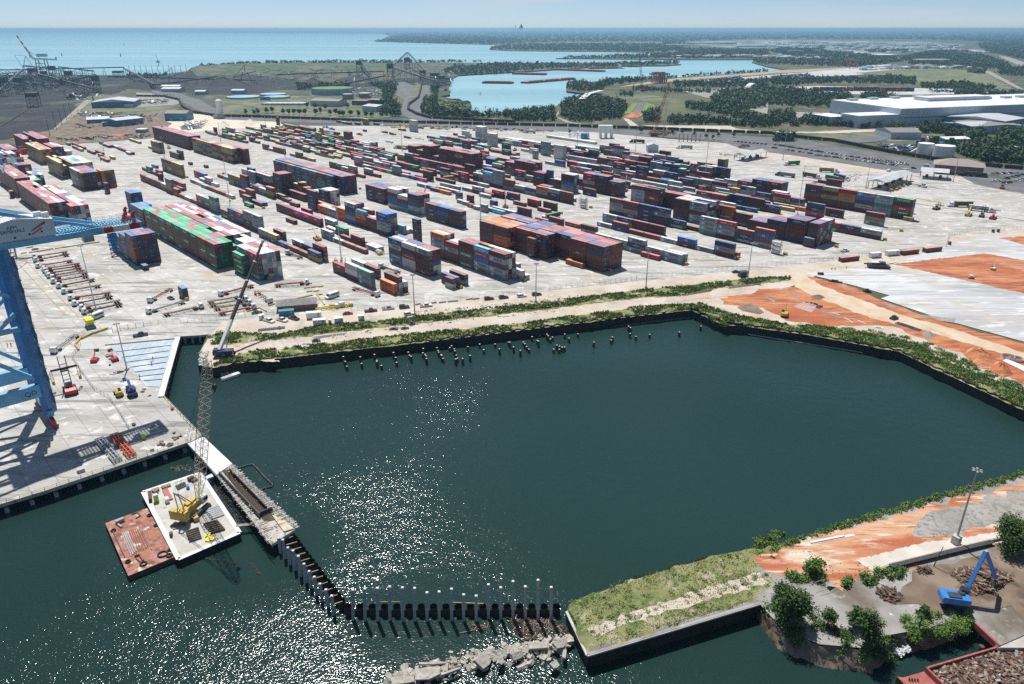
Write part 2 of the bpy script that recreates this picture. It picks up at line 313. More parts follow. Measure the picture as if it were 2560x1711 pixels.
sheet('coal_ground',pl('-900 300 -400 192 0 188 387 190 477 180 560 172 700 196 900 210 1000 196 1130 190 1120 215 1030 232 990 205 960 225 700 226 600 240 420 232 330 222 280 236 230 262 205 275 125 330 0 352 -900 420'),darkdirt)
sheet('lawn',pl('190 262 230 235 430 250 445 280 380 288 210 285'),lawn)
sheet('lawn',pl('545 250 700 238 860 246 960 260 990 290 900 300 560 298'),lawn)
sheet('gravel_lot',pl('340 232 420 234 470 250 440 262 345 268'),gravel)
sheet('road',pl('120 336 180 280 215 250 228 252 192 284 140 330'),gravel)
sheet('dirt_lot',pl('140 322 190 286 385 285 470 290 640 296 640 312 520 330 400 345 140 362 20 348'),browndirt)
sheet('sand_yard',pl('420 306 470 284 560 288 700 296 700 318 600 322 490 334 440 330'),MAT['sand'])
sheet('rail_bed',pl('965 210 1010 205 1035 215 1075 212 1072 232 1050 262 1060 285 1110 300 1040 302 1000 285 1010 250 985 235'),asphalt)
sheet('lawn',pl('1028 232 1040 205 1050 206 1050 230 1022 258'),lawn)
sheet('rail_bed',pl('380 226 440 232 500 250 560 285 700 292 940 298 1280 312 1700 330 1990 348 2300 400 2620 430 2620 452 2300 418 1990 364 1700 345 1280 326 940 312 690 305 540 298 470 262 420 244 380 236'),asphalt)
sheet('lawn',pl('1120 306 1240 306 1400 312 1700 322 1960 334 1960 326 2300 322 2560 312 2560 330 2300 345 2230 358 1990 342 1700 328 1280 312'),lawn)
sheet('yard_concrete',pl('-420 1391.5 0 1261.5 107 1229.5 479.5 1103.5 503.5 1091 408.5 993 448.7 841.5 526 836.5 560 803 800 782 1000 764 1500 714 1960 667 2100 650 2364 617 2369 594 2560 573 2800 560 3200 560 3100 500 2560 466 2300 424 1990 371 1700 350 1484 331 1280 327 1073 318 940 315 785 315 686 317 625 319 510 327 450 338 385 346 131 365 0 378 -800 420 -2200 900'),conc,thick=1.0)
sheet('car_park',pl('1800 352 1992 366 2180 392 2310 420 2300 434 2200 424 2000 392 1850 372'),asphalt)
sheet('car_park',pl('2330 425 2560 455 2800 480 2800 520 2560 484 2440 462 2400 440'),asphalt)
sheet('sandy_verge',pl('1850 372 2000 392 2200 425 2290 438 2180 436 2000 405 1850 386'),sandy)
sheet('service_road',pl('526 836 560 803 800 782 1000 764 1500 714 1960 667 2100 650 2364 617 2369 594 2560 573 2800 560 2800 620 2560 600 2380 640 2250 655 2040 690 1980 716 1900 735 2000 760 2280 810 2560 905 2900 1010 2840 1148 2560 1027 2246 879.5 2019 837.5 1858 815.5 1812 813.5 1773 797 1729 775.5 1600 790 1120 849 581 910 535 920 497 914 500 880'),sandy)
sheet('new_slab',pl('F 200 1030 820 965 1060 940 1640 740 1960 660 n 2700 590 2900 700 2900 1000 2700 893 V 2346 585 1890 460 1850 455 1370 290 1430 270 1200 205'),whiteslab)
sheet('earth_pit',pl('F 1060 940 1960 835 2346 905 n 2750 690 2900 760 2900 860 2560 734'),reddirt)
sheet('earth_pit',pl('F 2100 685 2346 670 n 2700 590 2760 640 2560 612'),reddirt)
sheet('red_earth',pl('V 870 140 1200 215 1370 300 1850 465 2346 600 n 2700 905 2900 1010 2850 1080 V 2346 880 2000 690 1700 590 1450 480 1000 480 720 440 560 350 300 330 270 290 560 225 800 215'),reddirt)
sheet('dirt_track',pl('V 760 130 850 125 960 200 1500 400 1900 510 2346 660 n 2800 960 2800 985 V 2346 715 1700 520 1300 425 880 260 780 210'),layered('track_beige',[((.56,.44,.30),0,0,0,None),((.62,.52,.40),.1,.4,.6,None),((.50,.34,.20),.1,.55,.7,None)]))
sheet('dirt_patch',pl('V 390 350 480 325 570 385 540 400 430 375'),browndirt)
sheet('dirt_patch',pl('V 1580 390 1880 425 1870 455 1640 410'),gravel)
sheet('sandy_lane',pl('700 905 520 838 560 832 900 852 1120 826 1300 798 1600 760 1760 735 1900 722 1880 735 1740 748 1600 772 1120 838 900 868 560 898'),sandy)
GR1=pl('H 60 1245 200 1215 690 1240 1100 1150 1700 1110 I 0 1075 1100 960 2346 805 V 560 150 760 145 745 168 300 215 0 275 I 2346 880 1200 1020 0 1150 H 1200 1225 700 1290 100 1340')
GR2=pl('H 60 1525 300 1425 900 1350 1500 1285 2346 1200 I 1200 1130 2346 965 V 150 325 260 375 450 415 700 462 1080 490 1280 530 1600 590 1750 700 2000 800 2346 930 n 2700 1050 2760 1112 2560 1026 2246 879 2019 837 1858 815 1812 813 1773 796.5 1729 775 1600 789.5 1120 848.5 581 909.5 535 918')
GR3=pl('1426 1509 1560 1456 1760 1398 1960 1362 1985 1356 1940 1400 1860 1430 1930 1440 1920 1475 1880 1505 1700 1560 1475 1628 1440 1580')
sheet('grass_verge',GR1,grassm);sheet('grass_verge',GR2,grassm);
sheet('peninsula_ground',pl('1424 1511 1560 1457 1760 1399 1960 1363 2060 1327 2210 1284 2560 1188 3000 1060 3300 1370 2560 1588 2496 1616 2428 1542 2300 1574 2205 1591 2165 1621 2050 1611 1960 1577 1899 1510 1470 1638'),greydirt)
sheet('grass_verge',GR3,grassm)
sheet('sandy_lane',pl('d 1345 1440 1440 1405 1600 1352 1740 1312 1760 1335 1610 1378 1450 1425 1370 1462'),sandy)
sheet('red_earth',pl('Y -220 680 60 585 290 500 600 420 900 370 1677 150 n 2800 1130 2900 1250 Y 1677 520 1460 575 1250 625 640 800 400 920 340 880 200 800 -140 780'),layered('red_sand',[((.50,.20,.10),0,0,0,None),((.60,.36,.22),.07,.42,.56,(R(22),.35,1.)),((.64,.53,.40),.05,.51,.60,(R(22),.4,1.)),((.42,.13,.06),.12,.50,.60,(R(22),.3,1.)),((.66,.60,.48),.5,.56,.64,(R(22),.2,1.5)),((.34,.16,.09),.6,.58,.66,(R(22),.15,2.))],bump=.5,bscale=2.))
sheet('gravel_lane',pl('Y 880 530 960 400 1100 350 1677 205 n 2800 1160 2800 1230 Y 1677 440 1400 470 1180 530 960 545'),gravel)
sheet('slab_lane',pl('Y 500 700 980 575 1180 555 1677 470 1677 560 1250 620 740 740 640 790 560 740'),layered('pale_slab',[((.55,.50,.44),0,0,0,None),((.64,.60,.55),.1,.4,.6,None),((.45,.38,.30),.2,.58,.7,None)]))
sheet('scrap_yard',pl('Y 760 1010 900 780 1250 690 1677 560 n 2900 1300 2900 1480 Y 1677 1130 1590 1020 1090 1090 930 1000'),browndirt)
# coastal woods base and roads in the distance
sheet('lawn',pl('Q 840 650 1300 650 1800 640 1790 720 1600 740 1640 820 2100 900 1300 890 1100 750'),layered('marsh',[((.10,.11,.05),0,0,0,None),((.15,.13,.075),.01,.45,.6,None),((.08,.13,.035),.015,.5,.6,None)]))
sheet('lawn',pl('Q 840 660 1200 640 1570 700 1500 725 1100 690'),lawn)
sheet('earth_ramp',pl('Q 1100 815 1160 725 1220 722 1180 810'),asphalt)
sheet('grass_ramp',pl('Q 1010 835 1100 730 1155 725 1095 815'),MAT['gg'])
sheet('grass_ramp',pl('Q 1185 815 1225 722 1310 745 1240 840'),MAT['gg'])
sheet('red_earth',pl('Q 1015 860 1090 812 1180 810 1200 835 1150 865'),reddirt)
sheet('dirt_track',pl('Q 1020 865 1060 868 1170 940 1090 945'),sandy)
sheet('dirt_track',pl('Q 370 840 440 795 450 800 410 850 560 905 800 935 780 945 500 905'),gravel)
sheet('dirt_track',pl('Q 1170 930 2000 935 2060 960 S 0 985 400 990 800 970 1500 950 1480 965 600 1005 Q 2300 995 1400 950'),sandy)
sheet('levee_road',pl('Q 960 580 1200 540 1500 500 2346 440 S 0 430 700 400 1300 385 1290 400 700 425 0 458 Q 2346 462 1500 525 1100 570'),layered('levee',[((.30,.27,.17),0,0,0,None),((.45,.37,.26),.02,.4,.6,None)]))
sheet('container_depot',pl('Q 1600 545 2000 500 2346 470 S 400 440 800 400 1300 390 1320 410 800 470 300 490 Q 2346 500 1900 540'),whiteslab)
sheet('container_depot',pl('S 130 580 450 570 1400 590 2250 610 2250 640 1300 650 400 640 140 610'),whiteslab)
sheet('road',pl('Q 1500 600 2346 600 S 0 800 560 815 1000 905 1400 945 1000 950 560 890 0 830'),gravel)
sheet('marsh',pl('S 800 450 1400 400 2000 440 2250 600 1400 570 1320 500'),layered('marsh_green',[((.15,.17,.08),0,0,0,None),((.22,.22,.12),.01,.42,.6,None),((.08,.13,.05),.02,.5,.62,None)]))
sheet('highway',pl('S 2110 295 2180 300 2346 350 n 2700 185 2700 205 S 2346 400 2200 340'),gravel)
sheet('road',pl('S 1950 425 2030 430 2346 600 n 2700 270 2700 280 S 2346 625 2100 500'),gravel)
sheet('industrial_park',pl('1700 106 1900 100 2300 104 2420 112 2360 122 2260 134 2100 140 1990 132 1960 122 1780 118'),layered('far_lots',[((.12,.15,.10),0,0,0,None),((.42,.44,.44),.004,.48,.56,None),((.06,.10,.05),.003,.55,.62,None)]))
sheet('airfield',pl('1415 105 1660 106 1660 109.5 1415 108.5'),lawn)
sheet('pond',pl('S 640 1060 780 1030 1100 1015 1200 1030 1000 1080 830 1090'),asphalt)
# shipping containers
CW,CHT,GAPV,GAPU=2.44,2.77,.10,.38
L40,L20=12.19,6.06
PAL={  # second tone is the roof: faded paint plus sunlight painted into the colour
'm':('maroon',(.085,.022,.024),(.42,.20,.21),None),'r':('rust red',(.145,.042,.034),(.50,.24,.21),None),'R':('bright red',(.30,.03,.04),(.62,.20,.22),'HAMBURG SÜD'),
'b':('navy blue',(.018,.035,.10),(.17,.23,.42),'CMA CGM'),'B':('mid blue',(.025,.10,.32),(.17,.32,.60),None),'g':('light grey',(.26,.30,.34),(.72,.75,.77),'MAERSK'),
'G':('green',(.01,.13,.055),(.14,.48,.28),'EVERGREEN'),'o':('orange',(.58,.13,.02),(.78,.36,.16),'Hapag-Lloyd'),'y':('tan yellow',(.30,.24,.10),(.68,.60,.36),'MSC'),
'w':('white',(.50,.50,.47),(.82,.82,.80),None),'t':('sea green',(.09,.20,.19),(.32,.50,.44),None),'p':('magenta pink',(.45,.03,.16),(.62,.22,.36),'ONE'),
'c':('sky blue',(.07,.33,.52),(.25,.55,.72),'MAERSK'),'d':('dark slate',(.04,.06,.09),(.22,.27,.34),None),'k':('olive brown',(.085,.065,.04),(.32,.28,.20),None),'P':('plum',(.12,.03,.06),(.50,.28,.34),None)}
PK=list(PAL)
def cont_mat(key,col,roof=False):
  col=tuple(min(1,x*1.12) for x in col) if roof else tuple(x*.85 for x in col)  # brighter roofs and darker sides put sun and shade into the paint
  m=bpy.data.materials.new(('container_roof_' if roof else 'container_paint_')+key);m.use_nodes=True;n=m.node_tree;b=n.nodes['Principled BSDF']
  b.inputs['Roughness'].default_value=.55 if not roof else .6;b.inputs['Specular IOR Level'].default_value=.4
  tc=n.nodes.new('ShaderNodeTexCoord');oi=n.nodes.new('ShaderNodeObjectInfo');gm=n.nodes.new('ShaderNodeNewGeometry')
  nz=n.nodes.new('ShaderNodeTexNoise');nz.inputs['Scale'].default_value=.55;nz.inputs['Detail'].default_value=5
  LK(n,gm.outputs['Position'],nz.inputs['Vector'])
  rp=n.nodes.new('ShaderNodeValToRGB');rp.color_ramp.elements[0].position=.3;rp.color_ramp.elements[1].position=.72
  rp.color_ramp.elements[0].color=(*[x*.82 for x in col],1);rp.color_ramp.elements[1].color=(*[min(1,x*1.15+.012) for x in col],1)
  LK(n,nz.outputs['Fac'],rp.inputs[0])
  vn=n.nodes.new('ShaderNodeTexWhiteNoise');vn.noise_dimensions='3D'
  at=n.nodes.new('ShaderNodeAttribute');at.attribute_name='Tint'
  vn.noise_dimensions='4D';LK(n,oi.outputs['Random'],[i for i in vn.inputs if i.name=='W'][0]);LK(n,at.outputs['Vector'],vn.inputs['Vector'])
  mr=n.nodes.new('ShaderNodeMapRange');mr.inputs[3].default_value=.72;mr.inputs[4].default_value=1.28;LK(n,vn.outputs['Value'],mr.inputs[0])
  mx=n.nodes.new('ShaderNodeMixRGB');mx.blend_type='MULTIPLY';mx.inputs[0].default_value=1.;LK(n,rp.outputs[0],mx.inputs[1]);LK(n,mr.outputs[0],mx.inputs[2])
  cur=mx.outputs[0]
  z2=n.nodes.new('ShaderNodeTexNoise');z2.inputs['Scale'].default_value=1.6;z2.inputs['Detail'].default_value=6;LK(n,gm.outputs['Position'],z2.inputs['Vector'])
  m2=n.nodes.new('ShaderNodeMapRange');m2.inputs[1].default_value=.62;m2.inputs[2].default_value=.75;m2.inputs[4].default_value=.55;LK(n,z2.outputs['Fac'],m2.inputs[0])
  m3=n.nodes.new('ShaderNodeMixRGB');m3.inputs[2].default_value=(.16,.09,.06,1) ;LK(n,m2.outputs[0],m3.inputs[0]);LK(n,cur,m3.inputs[1])
  LK(n,m3.outputs[0],b.inputs['Base Color'])
  wv=n.nodes.new('ShaderNodeTexWave');wv.inputs['Scale'].default_value=.31*3.14;wv.wave_profile='SIN'
  mp=n.nodes.new('ShaderNodeMapping');
  LK(n,tc.outputs['Object'],mp.inputs[0]);LK(n,mp.outputs[0],wv.inputs['Vector'])
  bp=n.nodes.new('ShaderNodeBump');bp.inputs['Strength'].default_value=.5;bp.inputs['Distance'].default_value=.04;LK(n,wv.outputs['Fac'],bp.inputs['Height']);LK(n,bp.outputs[0],b.inputs['Normal'])
  return m
CMATS=[];CIDX={}
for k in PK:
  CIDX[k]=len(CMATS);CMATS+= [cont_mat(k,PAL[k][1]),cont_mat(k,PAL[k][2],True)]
GASK=mat('door_gasket',(.012,.012,.012));RODM=mat('lock_rod',(.40,.40,.40),rough=.4)
# ---- stacks, read off the photograph. anchor = lower near corner between long side and end face
BL=[]
def blk(reg,a,b,bays,rows=1,pal=None,name='',k=0,tw=False,dz=0,vo=0.,uo=0.,hts=None):
  """bays near -> far: strings, tiers bottom -> top;'.'=empty 40ft slot, ','=empty 20ft slot;lower 's' prefix = 20ft"""
  BL.append(dict(p=(reg,a,b),bays=bays,rows=rows,pal=pal,name=name,k=k,vo=vo,uo=uo,hts=hts))
def rnd(n,h,pal,jit=0):
  return [''.join(rc(pal) for _ in range(max(1,h-(rr()<jit)))) for _ in range(n)]
blk('J',1210,1285,['GmGmm','rrGrr','mmmmG','mmGmG','GmmmG','mGmmG','GmGmG','GmmGm','GmmGG'],5,'GGGGGmPr','tall green and maroon block',hts='5555555555')
blk('J',1210,1285,rnd(8,5,'mrgw'),5,'wwwwmrrgmRb','tall white and red topped block',vo=5*2.54+.5,uo=-12.57)
blk('J',1960,1500,['tdmdR','gbwgg','wgbww','gwwgb'],5,'wwgggbgr','tall grey block behind the black crane boom',vo=.6,k=0)
blk('J',1740,1400,['GGGG','GGGt'],1,None,'narrow green stack by the black crane boom',vo=-1.2)
blk('G',1345,728,['brrrrb','bbBbb','rbbb'],5,'bbbrrbm','navy and orange block beside the blue gantry crane')
blk('G',1415,775,['sd'],1,None,'lone box')
blk('G',1800,1058,['srb'],1,None,'two-high stack in front of the green block')
blk('G',1420,342,['mmbt','mbdB'],4,'tgBdbgGr','dark blue block behind the green block')
blk('G',1385,250,['bbbbb'],3,'bbB','navy block behind the green block',uo=-16.,vo=0)
blk('A',555,960,rnd(8,5,'mmmr'),4,'mmmrrPwg','long maroon block',k=5)
blk('A',805,995,rnd(7,5,'tgmrw'),4,'wwwwrrgbmR','long white topped block',k=5,vo=.3)
blk('A',165,675,rnd(6,5,'mmmr'),4,'mmmrrww','maroon block by the machinery house',k=5)
blk('A',300,705,['tgt','mbw'],4,'tgwwG','low grey and green block',k=3)
blk('A',360,640,['bbm','rbw'],3,'bBrw','low blue and white block',k=3,vo=1)
blk('A',200,522,['wbb','rgw'],4,'wbBrr','low block of blue tops',k=3)
blk('A',135,905,['smm'],1,None,'two-high maroon stack')
blk('A',975,815,['mmmmm','gtcgg','wgwgg'],5,'mmmmrwb','dark red block near the yellow light mast',hts=None)
blk('A',1190,790,['toooo'],4,'orbkto','orange and brown block',k=0,uo=-1.,vo=.5)
blk('A',1230,852,['srrb'],1,None,'three-high stack before the orange block',hts=None)
blk('A',830,505,rnd(4,5,'gwym'),6,'wwwbBcy','blue and white fronted block',k=5)
blk('A',680,495,rnd(4,5,'yyyk'),3,'yyym','tan block',k=5)
blk('A',450,345,rnd(5,5,'yyy'),4,'okotom','orange and tan block',k=5)
blk('A',540,320,rnd(3,4,'mPm'),4,'mPmg','plum block',k=4,vo=4)
blk('A',690,368,['gg'],4,'wwgg','white topped low block',k=2)
blk('A',430,218,rnd(6,5,'Pmm'),4,'PPmmR','pink topped far left block',k=5)
blk('A',265,222,rnd(4,5,'Pmm'),3,'PPmP','plum far left block',k=5)
blk('A',70,350,rnd(4,4,'Pmr'),4,'PPmr','pink topped block at the left edge',k=4)
blk('A',40,400,rnd(3,4,'wgr'),4,'wwrg','white topped block at the left edge',k=4)
blk('A',790,300,['G']);blk('A',935,368,['y','m','P']);blk('A',965,345,['m','P','m','r']);blk('A',1075,402,['m','m'],1);blk('A',1162,433,['r']);blk('A',1250,325,['P','P'],2,'PrP')
blk('A',1190,295,['srmky','b']);blk('A',1518,405,['m','m','m','m'],1);blk('A',1385,352,['Pm','g'],1);blk('A',1485,408,['g']);blk('A',1600,280,['y','y','y'])
blk('M',850,625,rnd(9,5,'mmmm'),5,'mmmPP','long dark maroon block')
blk('M',1640,878,['mymyy','ymmyy','mymrr','yymym','ymymy','ymBBy','mymyy','myyym'],3,'yyymr','long tan and maroon block')
blk('M',1800,893,rnd(4,5,'mRm'),3,'mrmmR','bright red topped block',vo=.8)
blk('M',1960,905,rnd(4,5,'rpm'),2,'rmm','dark red block end',vo=.9)
blk('M',300,697,['yykk','yyyy'],2,'yyk');blk('M',225,645,['y','y']);blk('M',640,805,['kk','kk'],1);blk('M',700,806,['kkk']);blk('M',855,910,['sk']);blk('M',1143,965,['sk'])
blk('M',715,1140,['yyyy','yyoy','ywym','mRgm'],1);blk('M',640,1135,['my','my'],1);blk('M',400,1040,['ky','yy','B']);
blk('M',320,1255,['sgPm']);
blk('B',800,1172,['ttgt','mGt','mRg','m','g','r','Rr','myyt','rg','mr','mm','mr','rm'],1,None,'row left of the tall light mast')
blk('B',410,905,['gR','pr','mb'],1);blk('B',660,790,['BB','RR'],1);blk('B',615,857,['w','g'])
blk('B',970,1005,['w','r','r','m','t'],1);blk('B',790,868,['w','Rw','g'],1);blk('B',1060,1030,['mmBw','gbd','gR'],1,None,'stack row beside the light mast')
blk('B',1165,1062,['tm'],1);blk('B',1210,1032,['rrr','rr'],1);blk('B',1185,1107,['G'],1,None,'lone box on open concrete');blk('B',1300,1092,['m','d'],2,'B')
blk('B',1300,1402,['dggg','mbgg','mBR','bbb','Gm'],1,None,'grey and navy row');blk('B',1190,1375,['yb','yb','mG'],1)
blk('B',150,755,['mm','m','Gt','m'],1);blk('B',390,545+370,['m'],1)
blk('B',1145,900,['BBrm','mby','yyy'],1);blk('B',1235,850,['cggg'],1);blk('B',1410,900,['mmgg','mmmg'],2,'gmm','');blk('B',930,795,['g','r']);blk('B',1375,905,['b','g'],1)
blk('B',1210,905,['m'],1);blk('B',1095,860,['d'],1);blk('B',1540,968,['mbrmbm'],4,'mbmb','tall navy stack');blk('B',1620,1052,['m'],1)
blk('B',1800,1035,['mm','mm'],1);blk('B',1820,1000,['syyr','syyyr','tmr'],2,'yrr');blk('B',1930,1140,['bbbbm'],1,None,'tall navy blue stack with pale roof');blk('B',2060,1100,['bbbb','bbb'],4,'bbgww','navy stack with white tops',uo=-3,vo=2)
blk('C',250,745,rnd(9,5,'bbrbr'),5,'bbbrrr','long navy and red block',k=5)
blk('B',2110,735,rnd(8,5,'bbrrbt'),4,'bbbrrc','far part of the long navy and red block',k=5,uo=1.2,vo=-1)
blk('C',780,1432,['mggBB','mmm','mroc','BgBmg','ooo','gg','oo','bb'],3,'BgmBorwb','centre row ending in a blue stack')
blk('C',960,1412,['gc'],2,'gw');blk('C',1060,1400,['g'],1);blk('C',1135,1500,['sbmbrb'],1,None,'slim navy and brown tower')
blk('C',1130,1192,['tgBmb','gBmw','wBBmw'],4,'gmwwmr','blue and white row');blk('C',740,1060,['brbm','bbbm'],5,'brbbm','navy block with red tops')
blk('C',1610,1345,['bmmb','bmBb','rbbm','bm'],2,'bgmB','navy and maroon block');blk('C',1670,1345,['gg'],1);
blk('C',1640,745+5,['Ggr','mmR','mgm','Gmr','gtp','mmR','ymmg','mmg'],1,None,'three-high row ahead of the dark maroon block')
blk('C',1740,662,['mmmmm','mmmym','ymmmm','mmPmm','mm','mmmmm','mmm','mmmm'],5,'mmmPr','dark maroon block beyond the centre')
blk('C',1210,812,['p','b','g','rgg','G','R','m','g','mpg'],1,None,'low row with a pink box');blk('C',1280,805,['mmm','p'],1);blk('C',1110,760,['mmp','p'],1);blk('C',1000,760,['gg','gRg'],1)
blk('C',500,765,['r','gRg','mg'],1);blk('C',590,600,['mg','gr','mR'],1);blk('C',490,520,['R','m'],1);blk('C',680,760,['m','mg'],1);blk('C',350,700,['mk','mg','mk'],1);blk('C',760,780,['gr','mm'],1)
blk('C',840,560,['mG','g'],1);blk('C',1380,640,['m','m','m'],1)
blk('C',1870,800,['m','m'],1);blk('C',1530,835,['m','m'],1);blk('C',1590,900,['g','w'],1)
blk('C',1980,985,['m','mg','g','m','m'],1);blk('C',1750,930,['m'],1);blk('C',1940,1000,['g'],1);blk('C',2090,1000,['mR','r'],1)
for q,(a,b) in zip(['sgg','sg','sR','sg','sg','sbm','sgb'],pl('1900 1160 1815 1135 1750 1110 1685 1080 1625 1060 1740 1050 1610 1015')): blk('C',a,b,[q],1)
blk('C',1980,1180,['R','g','c'],1);blk('C',2100,1190,['c','g'],1);blk('C',2230,1195,['g','g'],1);blk('C',2010,1115,['sgb'],1);blk('C',1580,950,['g','g'],1);blk('C',1480,960,['o','m'],1);blk('C',1320,905,['B','g'],1)
blk('H',1600,795,['ggt','mww','mR'],1,None,'grey and white row behind the yellow beams');blk('H',1655,700,['mm','mw'],1,None,'second row behind the yellow beams')
blk('H',1820,857,['oo'],1,None,'orange pair by the yellow beams');blk('H',1865,845,['gwm'],1,None,'row beside the orange pair',vo=.2);blk('H',1912,835,['mw'],1,None,'outer row beside the orange pair',vo=.4)
blk('I',512,803,['swm'],1,None,'short stack at the yard corner');blk('I',552,790,['ms'.replace('s','b')],1,'','');blk('I',632,765,['tm'],1)
blk('I',590,770,['Bgwmm'],2,'gwmB','blue and grey stack at the yard corner',uo=-6.6,vo=-2.2)
blk('I',435,738,['wwmm','rmmmg','wwRmw','gBmgb'],3,'mwBwr','row of white and maroon stacks',vo=.2)
blk('I',1025,717,['ggmgm','ggBRc','GmGmm','mmgR','mmggo'],3,'mwwro','grey lettered row in the centre')
blk('I',1190,720,['sgw'],1,None,'white short stack');blk('I',1232,712,['sg'],1);blk('I',1150,600,['g'],1)
blk('L',520,420,['moomm','mmmmm'],6,'oomPmo','broad orange topped block',k=5)
blk('L',735,365,['bbbbb','mbbmb'],6,'bbroob','blue topped half of the broad block',k=5,vo=.1)
blk('L',945,432,['bbbbb'],7,'bbbrb','navy block with blue roofs',k=5)
blk('L',680,795,['mrmm'],3,'mrg','brown stack',vo=.0);blk('L',910,862,['sbrmr'],1,None,'slim brown tower');blk('L',815,800,['dcbb','bmb'],2,'bgr','')
blk('L',1075,882,['rmmbr','rmmmr'],3,'bbrr','brown and navy tower');
blk('L',1920,1070,['mmrbm','mmrmm','bRbrb','mmmmm'],6,'rRbmrr','near block with the deepest shadow')
blk('L',1612,1015,['o'],1,None,'lone orange box at the foot of the near block')
blk('K',1480,1342,['gg','gg','gbg','gg','rg'],1,None,'front grey lettered row');blk('K',1550,1325,['gg'],1);blk('K',1060,1272,['R'],1,None,'single red box');blk('K',440,1088,['R'],1)
blk('E',1515,1228,['mgb','g','rB','g','R','r','Bm','g'],1,None,'second grey lettered row');blk('E',1580,1215,['sR'],1)
blk('K',1160,805,['mm','mm','ob','gg'],1,None,'row behind the second row');blk('K',1460,860,['G'],1)
blk('K',1540,707,['Gb','mbgb','bbbb','Rgrr','mggr'],1,None,'third row, four high');
blk('E',1965,1122,['grBr','Gbr','mggR','tggg','m'],1,None,'near right row, four high')
blk('N',345,1255,['bmmmb','bmmb','bmm'],5,'bbbmm','navy and maroon block at the right');blk('N',575,1312,['smmrdm'],8,'mbrgdm','mixed stack of short boxes at the right');blk('N',560,1312,['srd'],1,vo=-3.0);blk('N',910,1290,['r'],1)
blk('E',2130,960,['gmbm','ggGgc','bmm','oGoo','gBmR'],1,None,'tall row behind the near right row');
blk('E',1215,600,['ggmgg','bmmm'.join([''])+'bmmmm'],6,'wgrbb','grey lettered block with white tops',k=5)
blk('E',675,480,['mmRmm','mgggm'],3,'mrtm','block with a red lettered box',k=4);blk('E',985,505,['rbbm','mmmr'],3,'rrbm','',k=4)
blk('D',1590,890,['bmmb','mmmmb','mmgRR','gmm'],3,'bbrm','navy row in the middle');blk('D',1620,890,['sbbgr'],1,vo=-3);blk('D',1310,885,['bm'],1)
blk('D',1060,640,['ggBmm','mmm'],3,'gwmb','stack with a royal blue box',k=5,uo=0);blk('D',860,600,['mbbbb','mmbr'],3,'bbmr','navy and maroon stack',k=5)
blk('D',620,500,['bmrmr','bbrmm','ggRm'],4,'rRmbo','red topped block',k=5)
blk('D',1048,972,['mmr','mbg','rgo','gd','mg','gmr','mgggg','mggc','mdg'],1,None,'middle lettered row');blk('D',1080,945,['g'],1)
blk('D',435,940,['bm','B','r'],1);blk('D',560,962,['yG','B'],1);blk('D',510,1000,['r'],1);blk('D',675,1018,['mR'],1);blk('D',795,1078,['r'],1);blk('D',862,1050,['mk'],1);blk('D',565,1118,['mm'],1)
blk('D',935,1240,['mr'.replace('r','m'),'R'],1);blk('D',978,1240,['mg'],1);blk('D',1320,1335,['gm'],1);blk('D',1130,1250,['R'],1)
blk('D',945,467,['wwwww'],2,'wwg','white refrigerated stack');blk('D',790,420,['ggtgg'],1);blk('D',655,400,['ww'],1);blk('D',650,455,['sggg'],1)
for i in range(3): blk('D',720,300,['w']*5,1,vo=i*2.54)
for i in range(2): blk('D',1310,285,['w']*6,1,vo=i*2.54)
blk('D',1345,400,['w','w'],2,'w');blk('D',1390,365,['w','w','g'],2,'wg');blk('D',560,375,['w'],1);blk('D',1030,470,['w'],1)
for q,(a,b) in zip(['sRR','sggm','swwR','sgrm','sggr','smgm','sRw','smw'],pl('1770 570 1690 565 1620 560 1560 545 1500 535 1680 470 1745 500 1440 515')): blk('D',a,b,[q],2,'grmw')
blk('D',1925,618,['mbmmm'],2,'mmrb');blk('D',2000,630,['sgggg'],1);blk('D',2070,645,['sgbgg'],1);blk('D',2150,655,['sgRgb'],2,'gbg');blk('D',2320,680,['sBbt','sBbbb'],2,'bgdt')
blk('D',1340,600,['mm','mg','rr'],2,'mgp');blk('D',1490,610,['mg','G'],1);blk('D',1260,640,['Rg','gR'],1);blk('D',960,545,['gB','g'],1);blk('D',2200,770,['mB'],2,'gw');blk('D',2150,790,['g','g','w'],1);blk('D',1960,760,['dm','gm'],1);blk('D',1735,700,['gm','m'],1);blk('D',1540,670,['r','G'],1)
blk('D',330,560,['r','b','m'],1,k=3);blk('D',270,530,['G','mG'],2,'Gm',k=0);blk('D',395,500,['m','m','m'],1);blk('D',90,470,['mR','r'],1);blk('D',340,415,['mG'],1);blk('D',440,500,['bg'],1)
blk('E',870,300,['b'],1);blk('E',1160,345,['smg','sgymgR'],1);blk('E',1240,240,['syt','syyy'],1);blk('E',1400,275,['smRmmk'],3,'mkyy');blk('E',1520,290,['wk'],1)
blk('E',810,415,['rB','rr'],1);blk('E',590,390,['bm','mm'],1);blk('E',1190,480,['sgR'],1);blk('E',1465,520,['wg'],1);blk('E',1570,550,['syyy'],1);blk('E',1270,500,['g'],1);blk('E',1560,410,['wg'],1)
blk('E',1750,585,['sRrgg'],1);blk('E',1870,605,['mg'],1);blk('E',2060,530,['mmmR','bmbb','myR'],4,'bbbm','red and navy block')
blk('E',2150,630,['mgR'],1);blk('E',2215,695,['y'],1);blk('E',2345,690,['o'],1);blk('E',1140,925,['m'],1)
blk('N',2290,820,['mGRmG','ggtgg','mgrBg','mmyor','mmymy','mmrbr'],2,'mrgb','long lettered row at the right');blk('N',2345,700,['mG'],1,k=0)
